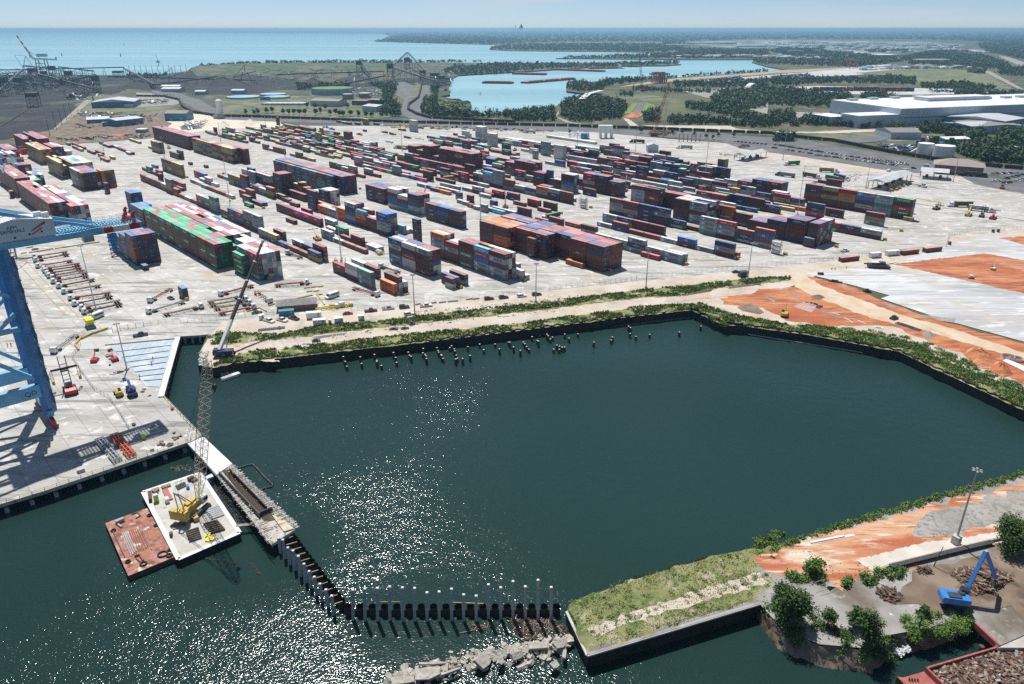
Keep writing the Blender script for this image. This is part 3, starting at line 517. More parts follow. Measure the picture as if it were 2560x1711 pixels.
blk('N',1800,940,['gym'],1,None,'three-high stack at the right');blk('N',2165,992,['k'],1);blk('N',1745,1185,['mg','rb','GR'],1,None,'last row at the right');blk('N',1355,1122,['r'],1);blk('N',1060,790,['bm'],1);blk('N',690,835,['mRbd'],1);blk('N',380,665,['o','y'],1);blk('N',170,675,['y'],1);blk('N',2345,850,['sy'],1)
blk('N',1030,215,['mm'],1,k=0);blk('N',870,170,['m'],1)
blk('H',1085,545,['yb','r','r','b','by','dg'],1,None,'row left of the grey and white row');blk('H',1140,530,['yrR','rd','mg'],1);blk('H',735,328,['mm'],1)
blk('H',1100,192,['mp','mp','mp','rm','mm'],1,None,'row with magenta pink boxes');blk('H',845,168,['m'],1);blk('H',1000,105,['mm','p','p'],1,k=0)
blk('H',1240,218,['Rg'],1);blk('H',1350,295,['mG','g','d'],1);blk('H',1535,458,['r','r','g','gg'],1,None,'row right of the tall light mast');blk('H',1505,385,['mm','m'],1);blk('H',1650,440,['g','r'],2,'rg')
blk('G',2346,290,['t','g'],1);blk('H',105,60,['Gt'],1)
FR='mmrrkkyyybPgGt'
def frow(reg,a,b,n,hmax=2,pal=FR,gap=.15):
  bays=[]
  for i in range(n):
    if rr()<gap: bays.append('.');continue
    bays.append(''.join(rc(pal) for _ in range(rc([1,1,1,2]+([2,3] if hmax>2 else [])))))
  blk(reg,a,b,bays,1)
for a in [('B',1410,345,4),('B',1130,365,3),('B',1000,335,4),('B',1215,300,3),('B',1085,270,5),('B',1420,260,6),('B',1660,312,6),('B',1690,410,6,),('B',1640,410,3),('B',2130,435,9),('B',1895,445,5),('B',2200,545,10),('B',2120,540,6),
('B',2340,480,7),('B',2200,395,4),('B',1900,575,4),('B',1820,460,3),('B',1560,490,4),('B',1730,535,5),('B',770,275,3),('B',850,295,2),('B',2030,290,6),('B',1900,250,6),('B',1530,190,1),('C',80,365,5),('C',130,500,8),('C',240,530,6),('C',480,475,5),('C',360,470,7),('C',480,560,4),('C',840,520,3),('C',2230,510,5),('C',2110,480,6),('C',2270,505,3),
('C',1660,410,5),('C',1590,420,3),('C',1890,440,4),('C',1450,390,2),('C',2000,470,4)]: frow(*a)
blk('B',1500,190,['smyrmm'],1);blk('B',1720,220,['mk','yy','yy'],2,'mykb');blk('B',1890,240,['mb','mm','PP'],2,'mPb');blk('B',2000,300,['syyyy'],1,k=0);blk('B',1980,360,['GGyy'],1);blk('B',2330,345,['rrrr','y'],1);blk('C',340,350,['yrrr','yy'],1);blk('C',415,365,['y'],1)
blk('B',2320,150,['m','g','m'],1);blk('C',550,158,['yyy'],1);blk('C',670,158,['b'],1);blk('C',450,155,['m'],1);blk('C',360,150,['Pg','P'],1);blk('B',1340,205,['GG'],1);blk('B',755,265,['smmm'],2,'mk');blk('B',700,250,['G'],1)
blk('C',1090,235,['wwwww'],2,'w','white tower');blk('C',1860,350,['wwwwww'],3,'w','white tower far');blk('C',1700,310,['www'],2,'w');blk('C',2000,405,['wwwww'],2,'w');blk('C',970,440,['y'],1);blk('C',520,233,['sd'],1);blk('C',1560,275,['sk'],1)
blk('C',1710,430,['bbm'],1);blk('C',2170,455,['mmG'],1);blk('C',2270,500,['sbg'],1,);blk('C',1920,520,['rR'],1);blk('C',1825,640,['syyy'],2,'y');blk('C',1870,640,['sk'],1)
def lanes(poly,sp,fill,hts,pal,off=0.):
  P=[(px(*p) if isinstance(p[0],str) else p) for p in poly];W=[G(p) for p in P];us=[w.dot(UX) for w in W];vs=[w.dot(VX) for w in W];PP=[(w.x,w.y) for w in W]
  v=min(vs)+off
  while v<max(vs):
    u=max(us);run=rr()<fill
    while u>min(us):
      if rr()<.22: run=rr()<fill
      w=UX*(u-6)+VX*v
      if run and inp(w.x,w.y,PP): LANE.append((u,v,''.join(rc(pal) for _ in range(rc(hts))),rr()<.18))
      u-=L40+GAPU
    v+=sp+ru(-.5,.5)
def inp(x,y,poly):
  c=False;j=len(poly)-1
  for i in range(len(poly)):
    if (poly[i][1]>y)!=(poly[j][1]>y) and x<(poly[j][0]-poly[i][0])*(y-poly[i][1])/(poly[j][1]-poly[i][1]+1e-9)+poly[i][0]: c=not c
    j=i
  return c
LANE=[]
lanes(pl('700 345 880 350 1010 400 1120 400 1150 440 1000 440 850 395'),7.2,.62,[1,1,2,2],'mmrrggpkGbw')
lanes(pl('1000 395 1100 400 1240 420 1300 440 1480 500 1400 520 1250 480 1100 450'),7.,.55,[1,1,2,2,3],'mmrrggwbBR')
lanes(pl('1330 380 1540 385 1700 410 1850 440 1760 470 1600 460 1450 430'),7.4,.6,[2,2,3,1,4],'mmrgggbbRt')
lanes(pl('1480 440 1700 470 1900 470 2000 520 1900 540 1700 510 1540 480'),8.,.5,[2,3,1,3],'mmrgggbbRoG')
lanes(pl('560 320 760 325 900 345 860 380 700 370 560 345'),8.5,.45,[1,1,2],'mmrkkyyPG')
lanes(pl('600 430 700 440 800 500 760 540 650 500'),8.,.5,[1,2,3],'mrgbyw')
lanes(pl('1050 345 1300 352 1340 375 1100 370'),8.5,.4,[1,2],'mrwgbG')
lanes(pl('140 385 260 380 300 400 200 420'),9.,.4,[1,1],'mPry')
for i in range(15): blk('S',460+i*62,620 if i<10 else 625,[rc(['bbb','bRr','gbm','mmr','bb','rmm','bPr'])],2,'bmrgP')
# --- expand to single boxes
BOX=[];taken={}
def clash(u0,u1,v0,v1,z):
  for (gu,gv) in {(int(u//13),int(v//13)) for u in (u0,u1) for v in (v0,v1)}:
    for q in taken.get((gu,gv),()):
      if q[4]==z and min(u1,q[1])-max(u0,q[0])>.35 and min(v1,q[3])-max(v0,q[2])>.25: return True
  return False
def keep(u0,u1,v0,v1,z):
  for (gu,gv) in {(int(u//13),int(v//13)) for u in (u0,u1) for v in (v0,v1)}: taken.setdefault((gu,gv),[]).append((u0,u1,v0,v1,z))
for bi,d in enumerate(BL):
  w=G(d['p'],d['k']*CHT);u0=w.dot(UX)-d['uo']*-1 if False else w.dot(UX)+d['uo'];v0=w.dot(VX)+d['vo']
  u=u0
  for bj,s in enumerate(d['bays']):
    s20=s.startswith('s');
    if s20: s=s[1:]
    ln=L20 if s20 else L40
    if s in('.',','): u-=ln+GAPU;continue
    for r in range(d['rows']):
      h=len(s)
      if r>0 and d['pal']:
        if rr()<(.03 if d['rows']>3 else .12): h=max(1,h-1)
      va=v0+r*(CW+GAPV);col=None
      halves=[(u-ln,u)]
      if not s20 and r>0 and rr()<.12: halves=[(u-L20,u),(u-2*L20-.07,u-L20-.07)]
      for (ua,ub) in halves:
       for k in range(h):
        c=s[k] if (r==0 or not d['pal']) else rc(d['pal'])
        j=ru(-.03,.03)
        if clash(ua,ub,va,va+CW,k): break
        keep(ua,ub,va,va+CW,k)
        BOX.append(dict(u=ua,l=ub-ua,v=va+j,k=k,c=c if c in PAL else 'm',b=bi,bay=bj,row=r,h=h,top=(k==h-1),name=d['name']))
    u-=ln+GAPU
for (u,v,s,two) in LANE:
  ok=False
  for k,c in enumerate(s):
    if clash(u-L40-.3,u+.3,v-2.6,v+CW+2.6,0) and k==0: break
    if k==0: ok=True
  if not ok: continue
  for k,c in enumerate(s):
    for r in ((0,1) if two else (0,)):
      va=v+r*(CW+GAPV);cc=c if r==0 else rc('mrgb');keep(u-L40,u,va,va+CW,k);BOX.append(dict(u=u-L40,l=L40,v=va+ru(-.03,.03),k=k,c=cc,b=900+int(v),bay=0 if rr()<.3 else 1,row=r,h=len(s),top=(k==len(s)-1),name=''))
occ={}
for q in BOX: occ.setdefault((q['b'],q['bay'],q['row'],round(q['u'],1)),[]).append(q)
for c in occ.values():
  for q in c: q['h']=len(c);q['top']=(q['k']==len(c)-1)
def height_at(u,v):
  g=taken.get((int(u//13),int(v//13)),());return max([q[4]+1 for q in g if q[0]<=u<=q[1] and q[2]<=v<=q[3]]+[0])
def score(q):
  ctr=UX*(q['u']+q['l']/2)+VX*(q['v']+CW/2);z=q['k']*CHT
  D=(V_((ctr.x,ctr.y,z+1.3))-V_((0,0,CAM_H)));r=D.length
  s=0
  if q['top']: s+=q['l']*CW*(CAM_H/r)
  d1=D.normalized()
  um=q['u']+q['l']/2;vm=q['v']+CW/2
  if height_at(um,q['v']-1.)<=q['k']: s+=q['l']*CHT*max(0,d1.dot(VX))
  if height_at(q['u']+q['l']+1.,vm)<=q['k']: s+=CW*CHT*max(0,-d1.dot(UX))
  if height_at(q['u']-1.,vm)<=q['k']: s+=CW*CHT*max(0,d1.dot(UX))
  P0=V_((um,vm));cd=V_((V_((0,0,0)).dot(UX)-um,-vm)).normalized() 
  tot=math.hypot(um,vm);zc=z+CHT
  for st in (4,8,13,19,26,34,44):
    pu=um+cd.x*st;pv=vm+cd.y*st;zz=zc+(CAM_H-zc)*st/tot
    if height_at(pu,pv)*CHT>zz+.5 and not(abs(pu-um)<q['l']/2 and abs(pv-vm)<CW/2): s*=.15;break
  p=PR((ctr.x,ctr.y,z));
  if not(-10<p[0]<2570 and 0<p[1]<1720): s=-1
  return s*(FPX/r)**2
for q in BOX: q['s']=score(q)
BOX=[q for q in BOX if q['s']>=0]
BOX.sort(key=lambda q:-q['s'])
NEAR=BOX[:285];FARB=BOX[285:]
print('containers',len(BOX),'smallest single',NEAR[-1]['s'])
# ---- meshes
def body_mesh(key,L):
  mb=MB();i=0
  x0,x1,y0,y1,h=0,L,0,CW,CHT-.05
  def bx(a,b,c,d,e,f,m=0): mb.add([(a,c,e),(b,c,e),(b,d,e),(a,d,e),(a,c,f),(b,c,f),(b,d,f),(a,d,f)],[(0,3,2,1),(4,5,6,7),(0,1,5,4),(1,2,6,5),(2,3,7,6),(3,0,4,7)],m)
  bx(x0+.03,x1-.03,y0+.045,y1-.045,.10,h-.06,0)
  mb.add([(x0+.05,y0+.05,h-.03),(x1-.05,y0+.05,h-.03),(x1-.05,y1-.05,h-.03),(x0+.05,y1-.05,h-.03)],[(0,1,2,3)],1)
  for (a,b) in ((y0,y0+.10),(y1-.10,y1)):
    bx(x0+.18,x1-.18,a,b,.0,.16);bx(x0+.18,x1-.18,a,b,h-.10,h-.005)
    for (c,d) in ((x0,x0+.18),(x1-.18,x1)): bx(c,d,a,b,0,h)
  for (c,d) in ((x0,x0+.12),(x1-.12,x1)):
    bx(c,d,y0+.10,y1-.10,0,.15);bx(c,d,y0+.10,y1-.10,h-.12,h-.005)
  n=int(L/.9)
  for t in range(1,n):
    xx=L*t/n
    for y,sg in ((y0+.045,-1),(y1-.045,1)):
      mb.add([(xx-.16,y,.16),(xx+.16,y,.16),(xx+.08,y+sg*.032,.16),(xx-.08,y+sg*.032,.16),(xx-.16,y,h-.1),(xx+.16,y,h-.1),(xx+.08,y+sg*.032,h-.1),(xx-.08,y+sg*.032,h-.1)],
       [(3,2,6,7),(0,3,7,4),(2,1,5,6)] if sg<0 else [(7,6,2,3),(4,7,3,0),(6,5,1,2)],0)
  me=bpy.data.meshes.new('shipping_container');me.from_pydata(mb.v,[],mb.f)
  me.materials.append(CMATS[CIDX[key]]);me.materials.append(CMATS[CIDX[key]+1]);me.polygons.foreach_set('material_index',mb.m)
  return me
def door_mesh(key,L):
  mb=MB();x=L-.025
  for a,b in ((.14,1.19),(1.25,2.30)):
    mb.add([(x,a,.2),(x,b,.2),(x,b,CHT-.25),(x,a,CHT-.25),(x+.02,a,.2),(x+.02,b,.2),(x+.02,b,CHT-.25),(x+.02,a,CHT-.25)],[(4,5,6,7),(0,1,5,4),(1,2,6,5),(2,3,7,6),(3,0,4,7)],0)
    for yy in (a+.28,b-.28): mb.tu((x+.05,yy,.18),(x+.05,yy,CHT-.22),.028,5,1)
    mb.add([(x+.028,a+.32,1.5),(x+.028,a+.62,1.5),(x+.028,a+.62,1.8),(x+.028,a+.32,1.8)],[(0,1,2,3)],2)
  me=bpy.data.meshes.new('container_door');me.from_pydata(mb.v,[],mb.f)
  me.materials.append(CMATS[CIDX[key]]);me.materials.append(RODM);me.materials.append(MAT['white'])
  me.polygons.foreach_set('material_index',mb.m);return me
def text_mesh(txt,size,depth=.012,sx=1.):
  cu=bpy.data.curves.new('t','FONT');cu.body=txt;cu.size=size;cu.extrude=depth;cu.align_x='CENTER';cu.align_y='CENTER';cu.resolution_u=2
  o=bpy.data.objects.new('t',cu);C.objects.link(o);dg=bpy.context.evaluated_depsgraph_get();dg.update()
  me=bpy.data.meshes.new_from_object(o.evaluated_get(dg));bpy.data.objects.remove(o);bpy.data.curves.remove(cu)
  n=len(me.vertices);co=np.empty(n*3);me.vertices.foreach_get('co',co);co=co.reshape(-1,3)
  return co,[tuple(p.vertices) for p in me.polygons]
LET={}
INK={'white':mat('ink_white',(.78,.80,.80),rough=.5),'dark':mat('ink_navy',(.02,.03,.06),rough=.5),'blue':mat('ink_sky',(.10,.42,.66),rough=.5),'red':mat('ink_red',(.5,.03,.03)),'brown':mat('ink_brown',(.08,.06,.03)),'violet':mat('ink_violet',(.05,.03,.16))}
def lettering(word,L,key):
  """writing on the long side, in the plane y=0 (facing -y), x along the box"""
  kk=(word,round(L),key)
  if kk in LET: return LET[kk]
  mb=MB();mats=[INK['white'],INK['dark'],INK['blue'],INK['red'],INK['brown'],INK['violet']]
  yy=-.012
  def put(txt,cx,cz,size,m,w=1.):
    co,fs=text_mesh(txt,size,0.008)
    mb.add([(cx+c[0]*w,yy-c[2],cz+c[1]) for c in co],fs,m)
  def star(cx,cz,r,m,n=7,ir=.45):
    P=[]
    for i in range(2*n): 
      a=pi*i/n;rr=r if i%2==0 else r*ir;P.append((cx+rr*sin(a),yy-.012,cz+rr*cos(a)))
    mb.add([(cx,yy-.012,cz)]+P,[(0,1+(i+1)%(2*n),1+i) for i in range(2*n)],m)
  def panel(cx,cz,w,h,m): mb.add([(cx-w/2,yy,cz-h/2),(cx+w/2,yy,cz-h/2),(cx+w/2,yy,cz+h/2),(cx-w/2,yy,cz+h/2)],[(0,1,2,3)],m)
  c=L/2;z=CHT*.5
  if word=='MAERSK':
    tm=1 if key!='c' else 0
    panel(c-L*.32,z,1.5,1.5,2 if key!='c' else 2);star(c-L*.32,z,.68,0);put('MAERSK',c+L*.08,z-.02,1.75,tm,L/12.2*.98)
  elif word=='EVERGREEN': put('EVERGREEN',c,z,1.5,0,L/12.2*1.05)
  elif word=='CMA CGM':
    put('CMA CGM',c+.1,z,1.0,0);
    for s in (1,-1):
      P=[];
      for i in range(9):
        a=pi*(.15+.7*i/8);P.append((c+.9*cos(a)*1.0,z+s*(.50+.26*sin(a))))
      for i in range(8):
        a,b=P[i],P[i+1];t=.10*sin(pi*(i+.5)/8)+.02
        mb.add([(a[0],yy,a[1]-t/2),(b[0],yy,b[1]-t/2),(b[0],yy,b[1]+t/2),(a[0],yy,a[1]+t/2)],[(0,1,2,3)],3 if (s>0 and i>4) else 0)
    put('CMA CGM',c+L*.36,z-.55,.5,0)
  elif word=='HAMBURG SÜD': put('HAMBURG',c-L*.16,z,.95,0,L/12.2);put('SÜD',c+L*.26,z,.95,0,L/12.2);star(c+L*.10,z,.5,0,3,.2)
  elif word=='Hapag-Lloyd': put('Hapag-Lloyd',c+L*.1,z,1.3,5,L/12.2);panel(c-L*.30,z,1.2,1.2,5)
  elif word=='MSC': panel(c,z,1.15,1.5,4);put('m',c,z+.30,1.1,0);put('sc',c,z-.35,.85,0)
  elif word=='ONE': put('ONE',c,z,1.7,0)
  elif word=='K LINE': put('K LINE',c,z,1.2,0)
  else: put(word,c,z,1.5,0,L/12.2)
  me=bpy.data.meshes.new('lettering');me.from_pydata(mb.v,[],mb.f)
  for m in mats: me.materials.append(m)
  me.polygons.foreach_set('material_index',mb.m);LET[kk]=me;return me
BM={};DM={}
ORD=['ground','second','third','fourth','fifth','sixth','seventh','eighth','ninth','tenth','eleventh','twelfth','thirteenth']
seen_lab={}
WHERE=[]
def near_phrase(q):
  """where the stack stands in the photo, for stacks without a name of their own"""
  ctr=UX*(q['u']+q['l']/2)+VX*(q['v']+CW/2);p=PR((ctr.x,ctr.y,0));
  xs=['far left','left','centre left','centre','centre right','right','far right'];return 'the %s %s of the yard'%('front' if p[1]>560 else 'middle' if p[1]>430 else 'back',xs[min(6,int(p[0]/366))])
special={}
for q in NEAR:
  L=q['l'];kk=(q['c'],round(L))
  if kk not in BM: BM[kk]=body_mesh(q['c'],L);DM[kk]=door_mesh(q['c'],L)
  w=UX*q['u']+VX*q['v']
  o=link(BM[kk],'shipping_container',None,(w.x,w.y,q['k']*CHT+.07),YR)
  o.location.z+=0
  d=link(DM[kk],'door',o)
  word=PAL[q['c']][3]
  if q['c']=='w' and q['name'].startswith(('row of white','grey and white')): word='TRITON' if False else None
  if q['c']=='B': word=rc([None,'APL',None,'SAFMARINE'])
  if q['c']=='r' and rr()<.2: word='uasc'
  if q['c']=='G' and rr()<.15: word='UASC' if False else 'EVERGREEN'
  if q['c']=='b' and rr()<.35: word=None
  if q['c']=='R': word=rc(['HAMBURG SÜD','K LINE',None])
  if q['c']=='t' and rr()<.5: word='CHINA SHIPPING'
  if word:
    l=link(lettering(word,L,q['c']),'lettering',o)
  col=PAL[q['c']][0];nm=q['name'] or near_phrase(q);
  bay='nearest' if q['bay']==0 else ORD[q['bay']]
  sz='short ' if L<8 else ''
  tier='on the ground' if q['k']==0 else 'topmost' if q['top'] else ORD[q['k']]+' tier'
  cols='' if q['row']==0 else ', %s row in'%ORD[q['row']]
  lab='%s%s container, %s, %s bay%s, %s'%(sz,col,tier,bay,cols,nm)
  ws=lab.split()
  if len(ws)>16: lab='%s%s container, %s, %s bay%s, %s'%(sz,col,tier,bay,cols.replace(' in',''),nm.replace('the ',''));ws=lab.split()
  if len(ws)>16: lab=' '.join(ws[:16])
  q['lab']=lab;q['o']=o
  seen_lab.setdefault(lab,[]).append(q)
for lab,qs in seen_lab.items():
  for i,q in enumerate(qs):
    l2=lab
    if len(qs)>1:
      ctr=UX*(q['u']+3)+VX*q['v'];p=PR((ctr.x,ctr.y,0));
      order=sorted(range(len(qs)),key=lambda j:PR(tuple(UX*qs[j]['u']+VX*qs[j]['v']))[0]).index(i)
      pos='leftmost' if order==0 else 'rightmost' if order==len(qs)-1 else ORD[order]+' from left'
      ws=lab.split();l2=pos+' '+' '.join(ws[:16-len(pos.split())])
    tag(q['o'],l2,'shipping container','shipping containers stacked in the yard')
# ---- the hundreds further back, one mass
verts=[];faces=[];mi=[];tint=[]
def add_box(q):
  L=q['l'];n=len(verts);w=UX*q['u']+VX*q['v'];z=q['k']*CHT+.07;i=CIDX[q['c']]
  for (a,b,c) in ((0,0,0),(L,0,0),(L,CW,0),(0,CW,0),(0,0,CHT-.05),(L,0,CHT-.05),(L,CW,CHT-.05),(0,CW,CHT-.05)):
    p=w+UX*a+VX*b;verts.append((p.x,p.y,z+c))
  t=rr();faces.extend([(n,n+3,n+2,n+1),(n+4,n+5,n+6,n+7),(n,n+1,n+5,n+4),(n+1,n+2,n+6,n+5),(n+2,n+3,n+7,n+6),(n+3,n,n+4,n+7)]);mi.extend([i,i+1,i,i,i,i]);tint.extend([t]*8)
  if q['bay']==0 and rr()<.45:
    n=len(verts)
    for (a,b,c) in ((L+.02,.35,1.35),(L+.02,.62,1.35),(L+.02,.62,1.65),(L+.02,.35,1.65)): p=w+UX*a+VX*b;verts.append((p.x,p.y,z+c));tint.append(t)
    faces.append((n,n+1,n+2,n+3));mi.append(len(CMATS))
  if q['row']==0 and PAL[q['c']][3]:
    wd=PAL[q['c']][3];n=len(verts);m0=len(CMATS)+(1 if wd in('MAERSK','MSC') and q['c']!='c' else 2 if wd=='Hapag-Lloyd' else 0)
    for k in range(6 if wd in('MAERSK','EVERGREEN') else 4):
      n=len(verts);x0=L*.36+k*L*.085;hh=.38 if wd!='CMA CGM' else .22
      for (a,c) in ((x0,CHT/2-hh),(x0+L*.05,CHT/2-hh),(x0+L*.05,CHT/2+hh),(x0,CHT/2+hh)): p=w+UX*a-VX*.02;verts.append((p.x,p.y,z+c));tint.append(t)
      faces.append((n,n+1,n+2,n+3));mi.append(m0)
for q in FARB: add_box(q)
me=bpy.data.meshes.new('container_stacks');me.from_pydata(verts,[],faces)
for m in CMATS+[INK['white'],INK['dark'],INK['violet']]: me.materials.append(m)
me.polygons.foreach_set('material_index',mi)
at=me.attributes.new('Tint','FLOAT_VECTOR','POINT');tv=np.zeros((len(verts),3),np.float32);tv[:,0]=np.array(tint)*50;at.data.foreach_set('vector',tv.ravel())
struct(link(me,'container_stacks'),'stuff')
# vegetation
def inpoly(p,poly):
  x,y=p;c=False;j=len(poly)-1
  for i in range(len(poly)):
    if (poly[i][1]>y)!=(poly[j][1]>y) and x<(poly[j][0]-poly[i][0])*(y-poly[i][1])/(poly[j][1]-poly[i][1]+1e-9)+poly[i][0]: c=not c
    j=i
  return c
def res(poly): return [px(*p) if isinstance(p[0],str) else p for p in poly]
def leaf_arrays(cent,rad,n,size,rng,flat=0.,shell=.55,tri=True):
  """n leaf clumps per crown: cent (k,3) rad (k,3) -> verts, faces"""
  k=len(cent)
  d=rng.normal(size=(k,n,3));d/=np.linalg.norm(d,axis=2,keepdims=True);lump=1+.28*np.sin(d[:,:,0:1]*7+np.arange(k)[:,None,None]*1.7)*np.sin(d[:,:,1:2]*6+np.arange(k)[:,None,None])
  r=(shell+(1-shell)*rng.random((k,n,1)))*(1+.18*rng.normal(size=(k,n,1)))*lump
  pos=cent[:,None,:]+d*r*rad[:,None,:]
  a=rng.normal(size=(k,n,3));a/=np.linalg.norm(a,axis=2,keepdims=True)
  nn=d+.9*rng.normal(size=(k,n,3));nn[:,:,2]+=.5;nn/=np.linalg.norm(nn,axis=2,keepdims=True)
  t=np.cross(a,nn);t/=np.linalg.norm(t,axis=2,keepdims=True)+1e-9
  b=np.cross(nn,t);s=(np.asarray(size).reshape(-1,1,1)*(.6+.8*rng.random((k,n,1))))
  V=np.stack([pos-t*s*.5-b*s*.4,pos+t*s*.5-b*s*.3,pos+t*s*.35+b*s*.5,pos-t*s*.4+b*s*.4],2).reshape(-1,3)
  return V
def quads_mesh(name,V,mats,weights=None,rng=RNG):
  n=len(V)//4;me=bpy.data.meshes.new(name)
  me.vertices.add(4*n);me.vertices.foreach_set('co',V.astype(np.float32).ravel())
  me.loops.add(4*n);me.loops.foreach_set('vertex_index',np.arange(4*n,dtype=np.int32))
  me.polygons.add(n);me.polygons.foreach_set('loop_start',np.arange(0,4*n,4,dtype=np.int32));me.polygons.foreach_set('loop_total',np.full(n,4,np.int32))
  for m in mats: me.materials.append(m)
  if len(mats)>1: me.polygons.foreach_set('material_index',rng.choice(len(mats),n,p=weights).astype(np.int32))
  me.update(calc_edges=True);me.validate();return me
def forest(name,polys,step=6.,h=9.,rm=1.,n=22,mats=('leaf_far','leaf_dark'),minr=3.2):
  cent=[];rad=[]
  for poly in polys:
    P=res(poly);x0=min(p[0] for p in P);x1=max(p[0] for p in P);y0=min(p[1] for p in P);y1=max(p[1] for p in P)
    y=y0
    while y<y1:
      sy=max(1.2,step*.30) if y<140 else step*.42
      x=x0
      while x<x1:
        q=(x+ru(-.6,.6)*step,y+ru(-.5,.5)*sy)
        if q[1]>79 and inpoly(q,P):
          w=G(q);D=w.length;r=max(minr,D*step/FPX*.62)*rm*ru(.7,1.25);hh=h*ru(.65,1.25)
          cent.append((w.x,w.y,hh*.52));rad.append((r,r,hh*.5))
        x+=step
      y+=sy
  cent=np.array(cent);rad=np.array(rad)
  V=leaf_arrays(cent,rad,n,rad[:,0]*.62,RNG)
  V[:,2]=np.maximum(V[:,2],-.3)
  me=quads_mesh(name,V,[MAT[m] for m in mats],[.5,.5] if len(mats)==2 else None)
  return struct(link(me,name),'stuff')
F_MID=[pl('P 380 565 700 565 700 610 520 600 390 615'),pl('P 720 560 860 560 850 600 730 600'),
pl('P 1020 560 1290 555 1290 620 1170 640 1130 600'),pl('P 1160 600 1285 600 1250 700 1330 760 1320 855 1140 850 1150 750'),
pl('P 1600 590 1680 580 1660 660 1620 660'),pl('P 1530 700 1660 660 1680 780 1700 800 2040 828 2050 862 1620 862 1520 820'),pl('P 2060 835 2240 840 2240 866 2060 862'),pl('P 2250 820 2346 820 2346 870 2250 866'),
pl('Q 0 825 380 770 400 860 380 895 0 895'),pl('Q 440 740 560 685 720 672 880 690 1050 740 1040 800 1000 870 700 900 520 890 450 840'),
pl('Q 500 545 620 530 730 560 860 520 1150 510 1180 530 900 570 820 610 620 625 510 605'),pl('Q 980 640 1120 640 1120 675 1000 675'),
pl('Q 1200 840 1340 790 1360 900 1220 910'),pl('Q 1430 880 1640 870 1850 890 2346 930 2346 960 1850 925 1440 925'),pl('Q 1590 730 1850 760 2100 830 2346 880 2346 930 2150 890 1900 830 1600 780'),
pl('Q 1820 680 1950 620 2346 600 2346 770 2100 800 1830 740'),pl('S 0 600 250 600 500 640 760 650 780 755 500 770 0 750'),pl('S 850 650 1060 640 1180 700 1170 750 860 730'),
pl('Q 1450 535 1750 545 2200 520 2346 510 2346 585 2000 590 1500 590'),pl('S 0 510 450 500 560 505 980 500 1100 480 1340 510 1350 560 700 540 100 570 0 560'),
pl('Q 1100 590 1600 620 1840 620 1840 640 1100 620'),pl('S 0 830 230 830 240 900 0 960'),pl('S 300 880 540 870 760 900 1020 930 1020 965 700 950 280 925'),pl('S 180 925 300 910 300 940 190 945'),
pl('S 1100 960 1240 950 1240 1000 1110 1000'),pl('S 1390 950 1650 950 1800 990 1780 1050 1640 1060 1600 1010 1390 1010'),pl('S 1840 1020 1980 1010 1980 1080 1840 1080'),pl('S 2080 1020 2346 970 2346 1100 2100 1080'),pl('S 1720 1150 1850 1120 2200 1100 2346 1170 2346 1290 2000 1270 1740 1200'),
pl('S 1700 620 1980 610 1980 670 1720 670'),pl('S 1400 560 1800 550 2100 600 2100 610 1420 600'),pl('S 1980 640 2346 640 2346 670 1990 665'),pl('S 40 1050 240 1050 230 1085 50 1080'),
pl('O 1180 475 1600 470 1760 440 1400 500 1150 500')]
forest('woods',F_MID,step=6.5,h=9.,n=26)
F_FAR=[pl('Q 0 365 420 370 1540 350 1540 370 820 400 330 415 0 440'),pl('P 1800 390 2346 365 2346 455 1880 470 1700 450'),pl('P 0 355 1280 345 2200 350 1280 362 0 365'),
pl('Q 470 305 1100 285 1500 270 2230 300 2200 322 1400 318 450 320'),pl('Q 0 190 900 180 1470 190 1580 230 1400 260 700 250 0 240'),pl('P 2150 215 2346 190 2346 245 2160 235'),pl('P 1090 160 1240 115 1700 105 2346 125 2346 190 1600 180 1150 168'),
pl('Q 1480 220 1800 230 2346 240 2346 290 1600 280 1500 245'),pl('S 0 240 300 240 700 265 1150 310 1250 350 800 400 0 370 0 320 200 320'),pl('S 1200 310 1500 250 1800 250 2000 300 2200 360 2220 420 1800 400 1300 370'),
pl('S 1800 420 1990 420 1980 465 1850 460'),pl('S 2110 420 2346 400 2346 490 2120 470'),pl('S 1900 180 2346 150 2346 330 2150 290 2000 260'),
pl('O 1800 400 1900 385 2346 355 2346 372 1900 410'),pl('Q 830 520 1180 505 1560 485 2346 430 2346 442 1500 500 1180 525'),pl('Q 2220 325 2346 330 2346 380 2200 345'),
pl('S 900 240 1280 240 1280 262 900 262'),pl('1930 120 2060 120 2060 126 1940 126')]
forest('distant_woods',F_FAR,step=6.,h=9.,n=18)
forest('horizon_forest',[pl('960 83.5 1280 80 1920 80 2560 80 2700 80 2700 104 2560 110 2440 104 2300 100 1900 98 1700 104 1420 105 1280 109 1240 109 1000 100 980 92'),pl('1660 104 1720 102 1720 110 1660 112')],step=8.,h=13.,n=10,rm=1.1)
